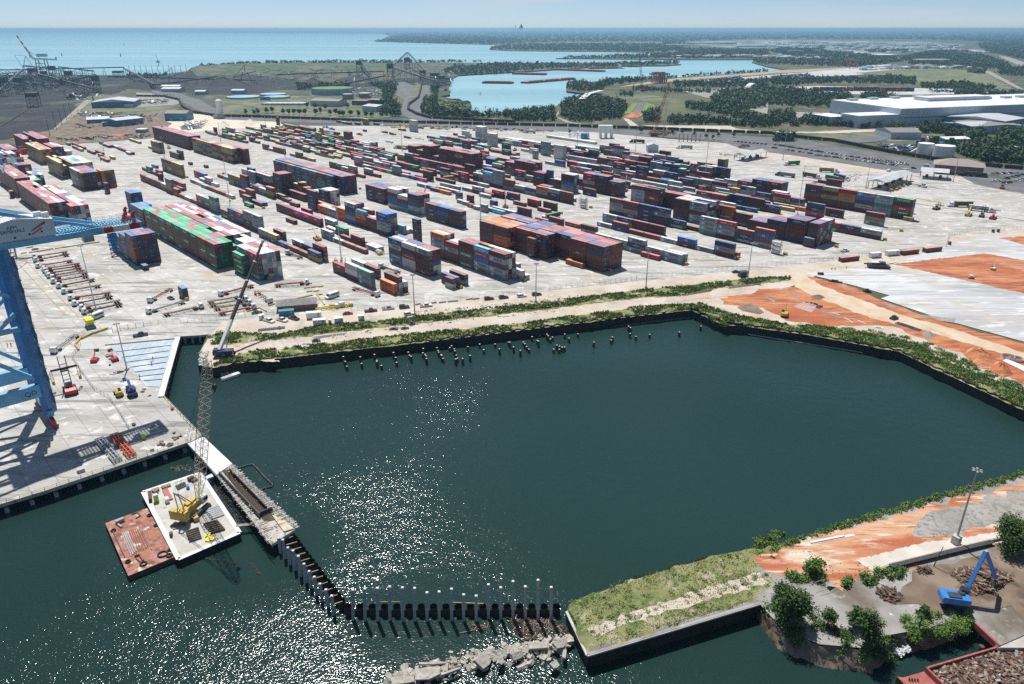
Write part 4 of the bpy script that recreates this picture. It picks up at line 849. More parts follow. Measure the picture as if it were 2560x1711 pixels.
# ---- single trees
def tree_proto(seed,h=9.,r=3.6,n=700,leaf=.55,trunk=.3,lobes=7,mats=('leaf','leaf_dark'),crown_lo=.3):
  rg=np.random.default_rng(seed);mb=MB();mb.tu((0,0,-.3),(.1,.05,h*.45),trunk,7,0,trunk*.6)
  cs=[];rs=[]
  for i in range(lobes):
    a=2*pi*i/lobes+rg.uniform(-.4,.4);q=rg.uniform(.25,.62)*r;z=h*rg.uniform(crown_lo+.12,.86)
    c=(cos(a)*q,sin(a)*q,z);cs.append(c);s=r*rg.uniform(.38,.6);rs.append((s,s,s*.8*h/9))
    mb.tu((.1,.05,h*rg.uniform(.25,.42)),c,trunk*.35,5,0,trunk*.1)
  cs.append((0,0,h*.80));rs.append((r*.5,r*.5,h*.19))
  V=leaf_arrays(np.array(cs),np.array(rs),n//(lobes+1),leaf,rg,shell=.45)
  return mb,quads_mesh('crown',V,[MAT[m] for m in mats],[.55,.45],rg)
TP=[]
for i in range(4):
  mb,cm_=tree_proto(20+i,9.,3.8,900,.75)
  me=bpy.data.meshes.new('trunk');me.from_pydata(mb.v,[],mb.f);me.materials.append(MAT['trunk']);TP.append((me,cm_))
def tree(p,h,label,group=None,k=None,w=1.,zz=0.,name='broadleaf_tree'):
  k=random.randrange(4) if k is None else k
  o=empty(name,G(p,zz),ru(0,6.28),label,'tree',group);s=h/9.;o.scale=(s*w,s*w,s)
  link(TP[k][0],'trunk',o);link(TP[k][1],'crown',o);return o
for i,(a,b) in enumerate(pl('100 820 150 815 250 830 300 835 350 832 400 835 450 835 470 770 540 780 550 835 590 820 640 790 680 840 730 835 770 850 800 850 870 845 840 775 940 850 1010 858 1060 858 20 830')):
  tree(('P',a,b),9.,'round dark green tree, %s of the tree row before the treatment works'%(['leftmost','second','third','fourth','fifth','sixth','seventh','eighth','ninth','tenth','eleventh','twelfth','thirteenth','fourteenth','fifteenth','sixteenth','seventeenth','eighteenth','nineteenth','twentieth','last but one','westernmost'][i]),'trees in front of the treatment works')
for i,(a,b) in enumerate(pl('530 1010 1180 1000 1470 1010 1560 1010 1670 1030 1780 1050 1840 1060 2030 1040 1890 1035 1340 900')):
  tree(('Q',a,b),5.5 if b>1000 else 8,'small round tree on the truck plaza, %s from the left'%ORD[i].replace('ground','first'),'plaza trees')
tree(('O',2255,830),8,'left of two round trees beside the railway curve','trees by the railway curve');tree(('O',2330,835),8,'right of two round trees beside the railway curve','trees by the railway curve')
def ftree(p,h,r,seed,label,mats=('leaf','leaf_dark'),n=5200,leaf=.42,lobes=10,lo=.15,zz=0.,name='broadleaf_tree',trunk=.22):
  o=empty(name,G(p,zz),0,label,'tree','trees on the scrap yard bank')
  mb,cm2=tree_proto(seed,h,r,n,leaf,trunk,lobes,mats,lo);mb.build('trunk','trunk',o);link(cm2,'crown',o);return o
ftree(('Y',1590,640),9.,4.8,101,'large full tree at the right edge beside the gravel lane',n=15000,leaf=.30,lobes=18)
ftree(('Y',35,1140),9.5,4.,102,'dark dense tree at the tip of the wooded bank',('leaf_dark','leaf'),n=11000,leaf=.30,lobes=16,lo=.0)
ftree(('Y',-30,1020),6,2.6,103,'dark tree behind the one at the bank tip',('leaf_dark','leaf'),n=6000,leaf=.30,lo=.0)
ftree(('Y',300,1170),5.,2.1,104,'small airy tree with open crown left of the tall one',n=1500,leaf=.26,lobes=8,lo=.3)
ftree(('Y',570,1290),9.5,2.8,105,'tall loose-crowned tree in the middle of the bank',('leaf_dark','leaf'),n=4200,leaf=.30,lobes=14,lo=.1)
ftree(('Y',490,1180),6,2.2,106,'short tree leaning beside the tall loose-crowned one',('leaf_dark','leaf'),n=2000,leaf=.28)
ftree(('Y',940,1180),6.2,1.9,107,'slender leaning tree above the green reeds',n=1700,leaf=.27,lobes=6,lo=.5)
ftree(('Y',200,800),4.5,2.6,108,'wispy bush tree on the sandy slope above the stairs',('gg','leaf'),n=1800,leaf=.35,lo=0)
def shrub(name,poly,n,h,rr,mats,leaf,label,cat='shrubs',seed=1,nl=160,zz=0.,stuff=True):
  rg=np.random.default_rng(seed);P=res(poly);x0=min(p[0] for p in P);x1=max(p[0] for p in P);y0=min(p[1] for p in P);y1=max(p[1] for p in P)
  cent=[];rad=[];t=0
  while len(cent)<n and t<n*60:
    t+=1;q=(rg.uniform(x0,x1),rg.uniform(y0,y1))
    if inpoly(q,P):
      w=G(q,zz);r=rr*rg.uniform(.6,1.3);hh=h*rg.uniform(.5,1.25);cent.append((w.x,w.y,zz+hh*.35));rad.append((r,r,hh*.65))
  V=leaf_arrays(np.array(cent),np.array(rad),nl,np.full(len(cent),leaf),rg,shell=.5)
  me=quads_mesh(name,V,[MAT[m] for m in mats],[.5,.5],rg);return struct(link(me,name),'stuff')
shrub('bank_shrubs',pl('Y 150 1080 350 1110 420 1200 600 1180 730 1270 730 1370 560 1390 330 1340 200 1270'),44,2.6,1.6,('leaf','leaf_dark'),.30,'',seed=2,nl=560,zz=-1.5)
shrub('bank_shrubs',pl('Y -130 1020 100 1080 180 1230 100 1290 -60 1200'),14,3.2,1.8,('leaf_dark','leaf'),.30,'',seed=3,nl=700,zz=-1.5)
shrub('bank_shrubs',pl('Y -110 1130 60 1220 200 1310 480 1390 730 1370 740 1290 400 1280 200 1200 0 1090'),70,2.2,1.7,('leaf','gg'),.28,'',seed=23,nl=420,zz=-2.2)
shrub('reeds',pl('Y 800 1090 1000 1110 1290 1090 1320 1150 1230 1210 900 1260 830 1200'),80,1.7,1.2,('gg','gg'),.24,'',seed=4,nl=380,zz=-.8)
shrub('bank_shrubs',pl('Y 380 880 480 820 620 800 660 770 900 770 880 810 640 860 420 910'),26,1.8,1.2,('leaf','gg'),.32,'',seed=5,nl=220)
shrub('bank_shrubs',pl('Y 20 820 120 790 250 800 290 850 180 900 40 860'),12,2.,1.3,('gg','leaf'),.32,'',seed=6,nl=240)
shrub('bank_shrubs',pl('Y -220 700 0 600 280 500 600 400 900 310 1150 245 1677 95 1677 130 1200 265 900 350 600 440 300 520 0 620'),170,1.3,1.1,('leaf','gg'),.28,'',seed=7,nl=190,zz=-.3)
shrub('bank_shrubs',pl('V 450 420 700 465 1000 490 1400 520 1700 590 1900 700 2346 900 2346 1010 2000 850 1500 640 1000 550 700 505 450 480'),330,1.2,1.4,('gg','leaf'),.26,'',seed=8,nl=150)
shrub('bank_shrubs',pl('H 20 1260 200 1215 330 1250 200 1330 40 1340'),16,2.,1.6,('gg','leaf'),.34,'',seed=9,nl=150)
shrub('bank_shrubs',pl('H 690 1240 1100 1150 1700 1110 1800 1130 1100 1230 750 1280'),110,.9,1.1,('grass_blade','leaf'),.26,'',seed=10,nl=150)
shrub('bank_shrubs',pl('I 0 1080 1100 965 2346 810 2346 860 1100 1010 0 1130'),180,.9,1.1,('grass_blade','leaf'),.26,'',seed=11,nl=150)
shrub('bank_shrubs',pl('V -60 220 560 155 750 148 740 165 400 195 -60 265'),80,1.2,1.2,('gg','leaf'),.26,'',seed=12,nl=150)
shrub('bank_shrubs',pl('V 150 350 250 370 420 450 300 480 200 430'),20,1.8,1.5,('leaf','gg'),.34,'',seed=13,nl=150)
shrub('marsh_scrub',pl('P 1680 700 1850 690 1960 720 1900 790 1700 790'),50,2.,5.,('gg','leaf'),1.6,'',seed=14,nl=40)
# ---- tufts of rough grass
def tufts(name,polys,per,h,mats,seed,w=.10,spread=.35,blades=7):
  rg=np.random.default_rng(seed);pts=[]
  for poly in polys:
    P=[G(p) for p in res(poly)];PP=[(p.x,p.y) for p in P]
    x0=min(p[0] for p in PP);x1=max(p[0] for p in PP);y0=min(p[1] for p in PP);y1=max(p[1] for p in PP)
    n=int((x1-x0)*(y1-y0)*per);c=rg.uniform((x0,y0),(x1,y1),(n,2))
    f=np.sin(c[:,0]*.31+2*np.sin(c[:,1]*.17))+np.sin(c[:,1]*.43+1.3*np.sin(c[:,0]*.23))
    c=c[f>-1.2+rg.random(n)*1.2]
    pts+= [q for q in c.tolist() if inpoly(q,PP)]
  c=np.array(pts);k=len(c);
  base=np.repeat(c,blades,0)+rg.normal(0,spread,(k*blades,2));m=len(base)
  a=rg.uniform(0,2*np.pi,m);hh=h*rg.uniform(.4,1.3,m)*np.repeat(rg.uniform(.5,1.2,k),blades);ww=w*rg.uniform(.6,1.6,m)*2.2
  dx,dy=np.cos(a)*ww,np.sin(a)*ww;lx,ly=rg.normal(0,.3,m)*hh,rg.normal(0,.3,m)*hh
  z=np.zeros(m)
  V=np.stack([np.stack([base[:,0]-dx,base[:,1]-dy,z],1),np.stack([base[:,0]+dx,base[:,1]+dy,z],1),np.stack([base[:,0]+dx*.5+lx,base[:,1]+dy*.5+ly,hh],1),np.stack([base[:,0]-dx*.5+lx,base[:,1]-dy*.5+ly,hh],1)],1).reshape(-1,3)
  return struct(link(quads_mesh(name,V,[MAT[q] for q in mats],None,rg),name),'stuff')
tufts('grass',[GR1],2.2,.7,('grass_blade','gg'),31,.13)
tufts('grass',[GR2],2.2,.75,('grass_blade','gg'),32,.13)
tufts('grass',[GR3],9.,.42,('grass_blade','grass_blade','gg'),33,.05)
shrub('verge_weeds',GR2,420,.9,1.1,('grass_blade','gg'),.28,'',seed=24,nl=110)
shrub('weeds',GR3,170,.7,.9,('grass_blade','gg'),.22,'',seed=21,nl=120)
shrub('weeds',pl('Y -200 560 0 500 0 560 -200 640'),30,1.2,1.,('leaf','gg'),.25,'',seed=22,nl=160)
tufts('grass',[pl('Y 0 640 100 620 420 760 560 720 600 760 400 860 160 760'),pl('Y 1060 520 1160 520 1150 555 1050 545')],1.2,.5,('grass_blade','gg'),34,.08)
# vehicles
def sprof(mb,pts,w,m=0,y0=None,taper=None):
  """extrude an (x,z) outline across the width w (taper: width factor for each point)"""
  n=len(pts);tp=taper or [1]*n
  A=[(p[0],-w/2*t,p[1]) for p,t in zip(pts,tp)];B=[(p[0],w/2*t,p[1]) for p,t in zip(pts,tp)]
  mb.add(A+B,[(i,(i+1)%n,n+(i+1)%n,n+i) for i in range(n)][::1],m)
  tr=tessellate_polygon([[V_((p[0],p[1],0)) for p in pts]])
  mb.add(A,[tuple(t) for t in tr],m);mb.add(B,[tuple(reversed(t)) for t in tr],m)
def wheel(mb,x,y,z,r,w,m=0): mb.tu((x,y-w/2,z),(x,y+w/2,z),r,10,m)
def car_parts(kind,paint):
  P={}
  b=MB()
  if kind=='sedan':
    sprof(b,pl('-2.3 .35 -2.35 .75 -1.7 .95 1.0 .95 2.15 .75 2.3 .4 2.2 .3 -2.2 .3'),1.8);g=MB()
    sprof(g,pl('-1.75 .94 -1.05 1.42 .35 1.42 1.1 .94'),1.6,0,None,[1,.82,.82,1]);r=MB();r.box((-.38,0,1.415),(1.45,1.28,.04));L=2.6
  elif kind=='suv':
    sprof(b,pl('-2.35 .4 -2.35 1.05 1.0 1.08 2.2 .98 2.35 .5 2.25 .35 -2.25 .35'),1.95);g=MB()
    sprof(g,pl('-2.3 1.04 -2.05 1.68 .2 1.70 1.0 1.06'),1.75,0,None,[1,.84,.84,1]);r=MB();r.box((-.95,0,1.69),(2.3,1.48,.06));L=2.8
  elif kind=='pickup':
    sprof(b,pl('-2.9 .55 -2.9 1.08 1.2 1.12 2.75 1.02 2.85 .6 2.75 .42 -2.8 .42'),2.0);b.box((-1.85,0,1.08),(1.85,1.55,.015),0,1)
    g=MB();sprof(g,pl('-.85 1.08 -.75 1.80 .75 1.82 1.4 1.10'),1.8,0,None,[1,.85,.85,1]);r=MB();r.box((-.0,0,1.81),(1.45,1.52,.06));L=3.5
  elif kind=='van':
    sprof(b,pl('-2.7 .4 -2.75 2.05 -2.6 2.2 1.5 2.2 2.1 1.2 2.7 1.0 2.75 .45 -2.6 .35'),2.0,0);g=MB()
    sprof(g,pl('1.45 1.25 1.45 2.02 1.62 2.02 2.06 1.24'),2.03);g.box((-.3,0,1.3),(3.2,2.04,.55));r=MB();r.box((-.6,0,2.2),(3.9,1.8,.03));L=3.3
  P['body']=(b,[MAT[paint],MAT['black']]);P['cabin_glass']=(g,[MAT['glass']]);P['roof']=(r,[MAT[paint]])
  hw=.9
  ws=[]
  for x in (-L/2,L/2):
    for y in (-hw+.02,hw-.02):
      w=MB();wheel(w,x-(.1 if kind!='pickup' else 0),y,.36,.36,.24);w.tu((x-.1*(kind!='pickup'),y+math.copysign(.13,y),.36),(x-.1*(kind!='pickup'),y+math.copysign(.14,y),.36),.2,8,1);ws.append(w)
  return P,ws
CARP={}
def vehicle(kind,paint,p,q,label,group,cat='car',name='parked_car',zz=0.):
  key=(kind,paint)
  a=G(p,zz);yw=yaw(a,G(q,zz)) if q is not None and not isinstance(q,(float,int)) else q
  if key not in CARP:
    o=empty(name,a,yw);P,ws=car_parts(kind,paint)
    for k,(m,ms) in P.items(): m.build(k,ms,o)
    for w in ws: w.build('wheel',['tyre','silver'],o)
    CARP[key]=o
  else:
    o=copy_tree(CARP[key]);o.location=a;o.rotation_euler=(0,0,yw)
  tag(o,label,cat,group);return o
SG='vehicles along the service road'
for kind,paint,reg,a,b,da,db,lab in [
('suv','dark_car','I',45,985,40,-4,'dark blue sport utility vehicle left of the white pickup on the service road'),('pickup','white','I',255,968,40,-4,'white pickup beside the concrete barriers'),('suv','white','I',90,1050,40,-6,'white sport utility vehicle beside the tall mast'),
('suv','maroon_car','I',870,900,40,-4,'maroon hatchback right of the concrete barriers'),('suv','dark_car','I',1013,888,40,-4,'black sport utility vehicle, second of the row of four'),('suv','white','I',1190,873,40,-4,'white sport utility vehicle, third of the row of four'),('suv','dark_car','I',1336,858,40,-4,'dark grey sport utility vehicle behind the light mast'),
('pickup','maroon_car','H',1593,1018,40,-4,'dark red pickup on the service road'),('pickup','silver','H',1763,995,40,-4,'silver pickup on the service road'),('suv','dark_car','H',1917,980,40,-4,'dark sport utility vehicle by the fence'),('sedan','red_car','H',1368,1045,40,-3,'bright red car at the end of the yellow beams'),
('pickup','white','H',602,1118,40,12,'white pickup, left one of three by the brick hut'),('pickup','white','H',728,1110,40,12,'white pickup, middle one of three by the brick hut'),('pickup','dark_car','H',840,1093,40,12,'dark pickup, right one of three by the brick hut'),
('sedan','dark_car','H',480,1035,40,-6,'dark blue car beside the parked truck chassis'),('pickup','dark_car','W',1285,150,40,-6,'black pickup above the roof pit'),('sedan','dark_car','E',1560,1388,40,-3,'black saloon on the service road at the right'),('pickup','white','N',1110,1392,40,-6,'white pickup crossing the open yard'),
('sedan','dark_car','G',1672,1052,30,14,'small dark car between truck chassis and stacked boxes'),('van','white','E',988,370,40,3,'white van in the container aisle'),('pickup','white','F',300,150,40,-10,'white pickup near the gate lanes'),('suv','dark_car','U',435,690,5,20,'dark car behind the blue crane leg'),
('van','white','S',1105,1355,30,-10,'white van left of the gate canopy'),('van','white','S',1258,1350,40,4,'white minibus by the office'),('suv','dark_car','S',1335,1330,40,4,'dark car outside the office'),('van','white','S',1455,1310,40,5,'long white van outside the office')]:
  vehicle(kind,paint,(reg,a,b),(reg,a+da,b+db),lab,SG,'car' if kind in('suv','sedan') else 'pickup truck' if kind=='pickup' else 'van',{'suv':'parked_car','sedan':'parked_car','pickup':'pickup_truck','van':'van'}[kind])
def bus(p,q,label):
  o=empty('shuttle_bus',G(p),yaw(G(p),G(q)),label,'bus')
  b=MB();sprof(b,pl('-3.6 .45 -3.7 2.6 -3.5 2.8 2.0 2.8 2.3 2.3 2.5 1.4 3.6 1.2 3.65 .5 -3.5 .4'),2.3);b.build('body',['white'],o)
  g=MB();g.box((-.9,0,1.55),(4.6,2.34,.75));sprof(g,pl('2.02 1.5 2.02 2.55 2.36 2.25 2.56 1.5'),2.1);g.build('windows',['glass'],o)
  for x in (-2.2,2.5):
    for y in (-1,1): w=MB();wheel(w,x,y,.45,.45,.3);w.build('wheel',['tyre'],o)
  return o
bus(('H',1215,880),('H',1170,895),'white shuttle bus right of the paved hut');bus(('G',940,1240),('G',890,1260),'white shuttle bus beside the yellow hopper');
# ---- far car parks: small cars, one mesh each
def small_car(paint):
  b=MB();sprof(b,pl('-2.3 .3 -2.3 .9 1.2 .95 2.2 .8 2.25 .3'),1.8,0);sprof(b,pl('-1.8 .9 -1.4 1.5 .4 1.5 1.1 .92'),1.6,1,None,[1,.85,.85,1]);b.box((-.5,0,1.49),(1.7,1.3,.05),0,0)
  for x in (-1.4,1.4): 
    for y in (-.8,.8): wheel(b,x,y,.33,.33,.2,2)
  me=bpy.data.meshes.new('parked_car');me.from_pydata(b.v,[],b.f)
  for m in (MAT[paint],MAT['glass'],MAT['tyre']): me.materials.append(m)
  me.polygons.foreach_set('material_index',b.m);return me
SC=[small_car(c) for c in ('white','white','silver','dark_car','dark_car','blue_car','maroon_car','gs')]
ncar=0
def lot(reg,a0,b0,a1,b1,n,label,group,rz=0.,gap=.12):
  global ncar
  A=G((reg,a0,b0));B=G((reg,a1,b1));y=yaw(A,B)+pi/2+rz
  for i in range(n):
    if rr()<gap: continue
    w=A.lerp(B,(i+.5)/n);o=link(rc(SC),'parked_car',None,w,y+rc([0,pi]));tag(o,label,'car',group);ncar+=1
LG='cars in the staff car park by the railway'
for (a0,b0,a1,b1,n) in [(60,1110,560,1190,22),(20,1135,400,1195,17),(560,1190,1290,1300,30),(600,1225,1240,1312,26),(420,1205,620,1228,8),(900,1235,1300,1290,14)]:
  lot('S',a0,b0,a1,b1,n,'small car in the packed rows of the car park beside the railway',LG)
for (a0,b0,a1,b1,n) in [(2060,1450,2346,1385,10),(2150,1470,2346,1430,8),(2050,1380,2300,1372,8),(1700,1390,1960,1405,5)]:
  lot('S',a0,b0,a1,b1,n,'small car in the car park right of the hip-roofed office','cars beside the office')
lot('P',1830,860,2230,885,16,'small car on the strip beside the marsh','cars beside the marsh');lot('Q',2020,1080,2340,1110,9,'small car on the plaza behind the parking trees','cars on the plaza');lot('O',700,920,830,960,9,'small car beside the blue sheds','cars by the blue sheds');lot('O',680,955,960,935,9,'small car beside the blue sheds','cars by the blue sheds');lot('O',1100,935,1320,925,8,'small car beside the blue sheds','cars by the blue sheds')
lot('S',330,860,640,880,9,'small car outside the long white warehouse','cars by the warehouse');
lot('O',1420,655,1600,655,7,'small car by the far workshops','cars by the far workshops');lot('O',1700,650,1880,655,7,'small car by the far workshops','cars by the far workshops')
# ---- terminal tractors with skeletal trailers
def tractor_truck(cab,end,label,col='red',group='yard tractors with empty trailers',box=None,paint='white'):
  A=G(cab);B=G(end);y=yaw(B,A);L=max(11.5,min(17.5,(A-B).length));
  o=empty('terminal_truck',A,y,label,'truck',group)
  c=MB();sprof(c,pl('-1.0 .7 -1.0 2.75 .35 2.8 .75 1.9 .8 .7'),2.3,0);c.build('cab',[MAT[paint]],o)
  g=MB();sprof(g,pl('.02 1.85 .02 2.6 .42 2.6 .74 1.9'),2.2);g.box((-.45,0,1.7),(.7,2.34,.8));g.build('windscreen',['glass'],o)
  f=MB();f.box((-1.2,0,.55),(4.6,1.0,.4));f.box((-2.6,0,.95),(1.3,1.1,.22),0,0);f.build('frame',['ds'],o)
  for x in (.1,-2.7,-3.4):
    for yy in ((-1.,1.)): w=MB();wheel(w,x,yy,.5,.5,.35);w.build('wheel',['tyre'],o)
  t=MB();x0,x1=-2.0,-L
  for yy in (-.55,.55): t.be((x0,yy,1.25),(x1,yy,1.2),.16,.34)
  for k in range(6): xx=x0+(x1-x0)*k/5;t.be((xx,-1.2,1.3),(xx,1.2,1.3),.22,.2)
  for yy in (-1.2,1.2): t.be((x0,yy,1.45),(x0-1.5,yy,1.45),.14);t.be((x1,yy,1.4),(x1+4,yy,1.4),.14)
  t.build('trailer_frame',[MAT[col]],o)
  for x in (x1+1.,x1+2.2):
    for yy in (-1.,1.): w=MB();wheel(w,x,yy,.5,.5,.4);w.build('wheel',['tyre'],o)
  return o
TC=[('crane_red',(335,655),(665,605)),('rd',(350,690),(680,630)),('crane_red',(370,748),(712,690)),('crane_red',(430,775),(785,722)),('rd',(440,795),(790,745)),('crane_red',(463,822),(805,765)),('gs',(515,862),(860,805)),('crane_red',(520,900),(870,840)),('rd',(575,945),(930,875)),('wood',(625,998),(990,935)),('crane_red',(690,1062),(1085,1010)),('rd',(730,1120),(1105,1045)),('wood',(800,1160),(1180,1085)),('rd',(825,1198),(1200,1120)),('wood',(480,845),(830,790))]
for i,(c,a,b) in enumerate(TC):
  tractor_truck(('G',*a),('G',*b),'white yard tractor with %s empty trailer, %s from the top of the parked line'%({'crane_red':'red','rd':'dark','gs':'grey','wood':'brown'}[c],ORD[i].replace('ground','first') if i<13 else ['thirteenth','fourteenth','fifteenth'][i-13]),c,'yard tractors parked in line left of the blocks')
for c,ra,a,rb,b,lab in [('crane_red','G',(1470,1088),'G',(1690,960),'white tractor with red trailer near the two-high blue stack'),('gs','G',(1455,1195),'G',(1810,1090),'white tractor with grey trailer heading left below the blue stack'),('wood','G',(1975,1142),'G',(1600,1225),'white tractor with long brown trailer beside the red paint'),
('crane_red','H',(125,865),'H',(445,778),'white tractor with red trailer left of the black boom'),('crane_red','H',(975,748),'H',(655,778),'white tractor with red trailer behind the yellow beams'),('crane_red','H',(612,938),'H',(462,835),'white tractor with red trailer facing the brick hut'),('crane_red','H',(1660,872),'H',(1405,795),'white tractor with red trailer beside the orange pair'),
('crane_red','H',(455,990),'H',(110,1058),'white tractor with red trailer nearest the fence'),('wood','H',(420,950),'H',(60,1010),'white tractor with brown trailer, second from the fence'),('wood','H',(385,915),'H',(20,975),'white tractor with brown trailer, third from the fence'),('wood','H',(345,885),'H',(0,945),'white tractor with brown trailer, fourth from the fence'),
('ds','H',(780,458),'H',(915,505),'grey road tractor with short dark trailer beside the navy row'),('gs','U',(625,672),'U',(890,475),'white tractor with grey trailer above the red container handler'),('ds','H',(1690,590),'H',(1870,650),'dark empty trailer rig behind the second row')]:
  tractor_truck((ra,*a),(rb,*b),lab,c)
def road_truck(cab,end,label,cc,paint='white',L=12.2):
  A=G(cab);B=G(end);y=yaw(B,A);o=empty('container_truck',A,y,label,'truck','road trucks hauling containers')
  c=MB();sprof(c,pl('-2.2 .8 -2.2 3.6 -1.6 3.9 -.1 3.3 .1 2.1 1.7 1.9 1.9 .6 -2.2 .6'),2.4);c.build('cab',[MAT[paint]],o)
  g=MB();sprof(g,pl('-.3 2.1 -.3 3.1 -.04 3.1 .14 2.12'),2.2);g.box((-1.0,0,2.1),(.8,2.44,.7));g.build('windscreen',['glass'],o)
  f=MB();f.box((-8.5,0,1.0),(13.5,1.0,.35));f.build('chassis',['ds'],o)
  for x in (1.,-3.6,-4.9,-13.2,-14.4):
    for yy in (-1.05,1.05): w=MB();wheel(w,x,yy,.5,.5,.4);w.build('wheel',['tyre'],o)
  if cc:
    if (cc,12) not in BM: BM[(cc,12)]=body_mesh(cc,L40)
    l=link(BM[(cc,12)],'container_body',o,(-15.2,-1.22,1.37))
  return o
for reg,a,b,lab,cc,paint in [('D',(720,1160),(900,1120),'white road truck with a green container near the broad orange block','G','white'),('D',(1110,465),(1290,455),'purple road truck hauling a brown container past the white stack','k','navy'),('E',(520,290),(660,300),'blue road truck with a maroon container in the back aisle','m','blue_car'),
('F',(1620,382),(1860,385),'white road truck with a brown container on the open slab','k','white'),('F',(2040,440),(1860,420),'white road truck with a white container behind the machines','w','white'),('F',(340,110),(160,80),'white road truck with a brown container at the gate lanes','k','white'),('F',(560,140),(400,110),'dark pink road truck with a green container at the gate','G','pink_truck'),
('F',(520,50),(350,40),'white road truck with a tan container leaving the gate','y','white'),('F',(620,130),(470,95),'white road truck with a navy container in the gate lane','b','white'),('S',(160,1300),(310,1290),'white road truck hauling green and tan boxes','G','white'),('Q',(1090,1090),(1190,1095),'dark road truck with a brown container on the plaza','k','black'),
('Q',(1520,1145),(1645,1150),'white road truck hauling a grey container on the plaza','w','white'),('Q',(110,1000),(190,1005),'white box truck by the far fence','w','white'),('P',(1275,1145),(1365,1150),'white road truck with a tan container on open concrete','y','white'),('P',(1875,1430),(1750,1440),'silver road truck hauling a tan container','y','silver'),
('B',(1095,855),(1200,890),'white road truck with a maroon container left of the tall navy stack','m','white'),('B',(1480,985),(1620,1040),'white road truck with a brown container beneath the tall navy stack','k','white'),('E',(2030,275),(2220,300),'white truck with a white lettered container behind the red block','g','navy'),('H',(60,470),(0,440),'white tractor unit waiting by the grey block',None,'white')]:
  if lab.startswith('white tractor unit'): continue
  road_truck((reg,*a),(reg,*b),lab,cc,paint)
road_truck(('F',1370,195),('F',1300,180),'white tractor unit alone on the wide slab',None)
# ---- reach stackers and handlers
def reach(p,q,label,paint='red',boomh=9.,boomr=9.):
  A=G(p);B=G(q);o=empty('reach_stacker',A,yaw(A,B),label,'container handler','container handlers in the yard')
  b=MB();sprof(b,pl('-3.4 .6 -3.4 1.9 -1.2 1.9 -.8 1.4 3.2 1.3 3.4 .6'),2.9);b.build('body',[MAT[paint]],o)
  c=MB();sprof(c,pl('-1.2 1.6 -1.1 3.1 .1 3.1 .5 1.6'),1.5);c.build('cab',['glass'],o)
  m=MB().be((-2.6,0,2.5),(boomr*.55,0,boomh*.8),.8,.7);m.be((boomr*.5,0,boomh*.75),(boomr,0,boomh),.55,.5);m.build('boom',[MAT[paint]],o)
  s=MB();s.be((boomr,-3,boomh-1.),(boomr,3,boomh-1.),.5,.35);s.be((boomr,0,boomh),(boomr,0,boomh-1.),.5);s.build('spreader',['ds'],o)
  for x in (-2.3,2.2):
    for yy in (-1.6,1.6): w=MB();wheel(w,x,yy,.8,.8,.7);w.build('wheel',['tyre'],o)
  return o
reach(('D',290,1010),('D',330,870),'pink-boomed reach stacker, boom raised, by the grey short boxes','pen_red',10,6);reach(('D',1660,820),('D',1750,650),'pink-boomed reach stacker, boom raised, behind the navy row','pen_red',11,8);reach(('C',1200,1010),('C',1310,870),'red reach stacker lifting its boom above the navy block','red',10,7)
reach(('H',1070,315),('H',960,215),'brown reach stacker between pink boxes and grey boxes','yellow',6,8);reach(('F',2040,500),('F',2090,440),'red reach stacker parked at the slab edge','red',6,5);reach(('F',1800,470),('F',1840,410),'orange reach stacker parked at the slab edge','yellow',6,5)
def mast_handler(p,q,label,paint='ds',h=8.,spr=True,zz=0,yel=False):
  A=G(p);B=G(q);o=empty('mast_handler',A,yaw(A,B),label,'container handler','mast container handlers');o.scale=(1.3,1.3,1.3) if yel else (1,1,1)
  b=MB();sprof(b,pl('-3. .6 -3.1 1.7 -2. 2.1 .3 1.6 1.9 1.4 2. .6'),2.6);b.build('body',[MAT[paint]],o)
  c=MB();sprof(c,pl('-1.2 1.6 -1. 3.1 .1 3.1 .4 1.5'),1.5);c.build('cab',['glass'],o)
  m=MB()
  for y in (-.85,.85): m.be((2.2,y,.4),(2.0,y,h),.22,.3)
  for z in (1.5,3,4.5,6,7.6): 
    if z<h: m.be((2.15,-.85,z),(2.15,.85,z),.16)
  m.build('mast',['black'],o)
  if spr:
    s=MB();z=h*.62;s.be((2.7,-3.2,z),(2.7,3.2,z),.4,.5);s.be((2.7,-1.,z-.8),(2.7,1.,z-.8),.3);s.build('spreader',['black'],o)
    if yel:
      for y in (-3.2,3.2):
        a=MB();
        for yy in (-.25,.25):
          a.be((2.7,y+yy,z),(2.9,y+yy*1.2,z-3.6),.12)
        for k in range(6): zz0=z-.6*k;a.be((2.72,y-.27,zz0),(2.75,y+.27,zz0-.5),.08)
        a.box((2.9,y,z-4.3),(.4,.7,1.1));a.build('gripper_arm',['yellow'],o)
  for x in (-2.2,1.4):
    for yy in (-1.3,1.3): w=MB();wheel(w,x,yy,.75,.75,.6);w.build('wheel',['tyre'],o)
  return o
mast_handler(('W',645,660),('W',590,520),'red container handler with black mast and yellow gripper arms on the quay','red',10.,True,yel=True)
mast_handler(('D',400,355),('D',460,330),'dark mast handler in front of the white stacks','ds',9.);mast_handler(('F',1930,480),('F',1970,420),'dark mast handler between two reach stackers','ds',8.);mast_handler(('F',1490,410),('F',1540,400),'black mast handler at the slab edge','ds',5.);mast_handler(('F',2130,205),('F',2140,150),'dark red mast handler by the office car park','red',8.);mast_handler(('M',460,600),('M',420,560),'dark handler at the tan stack','ds',8.)
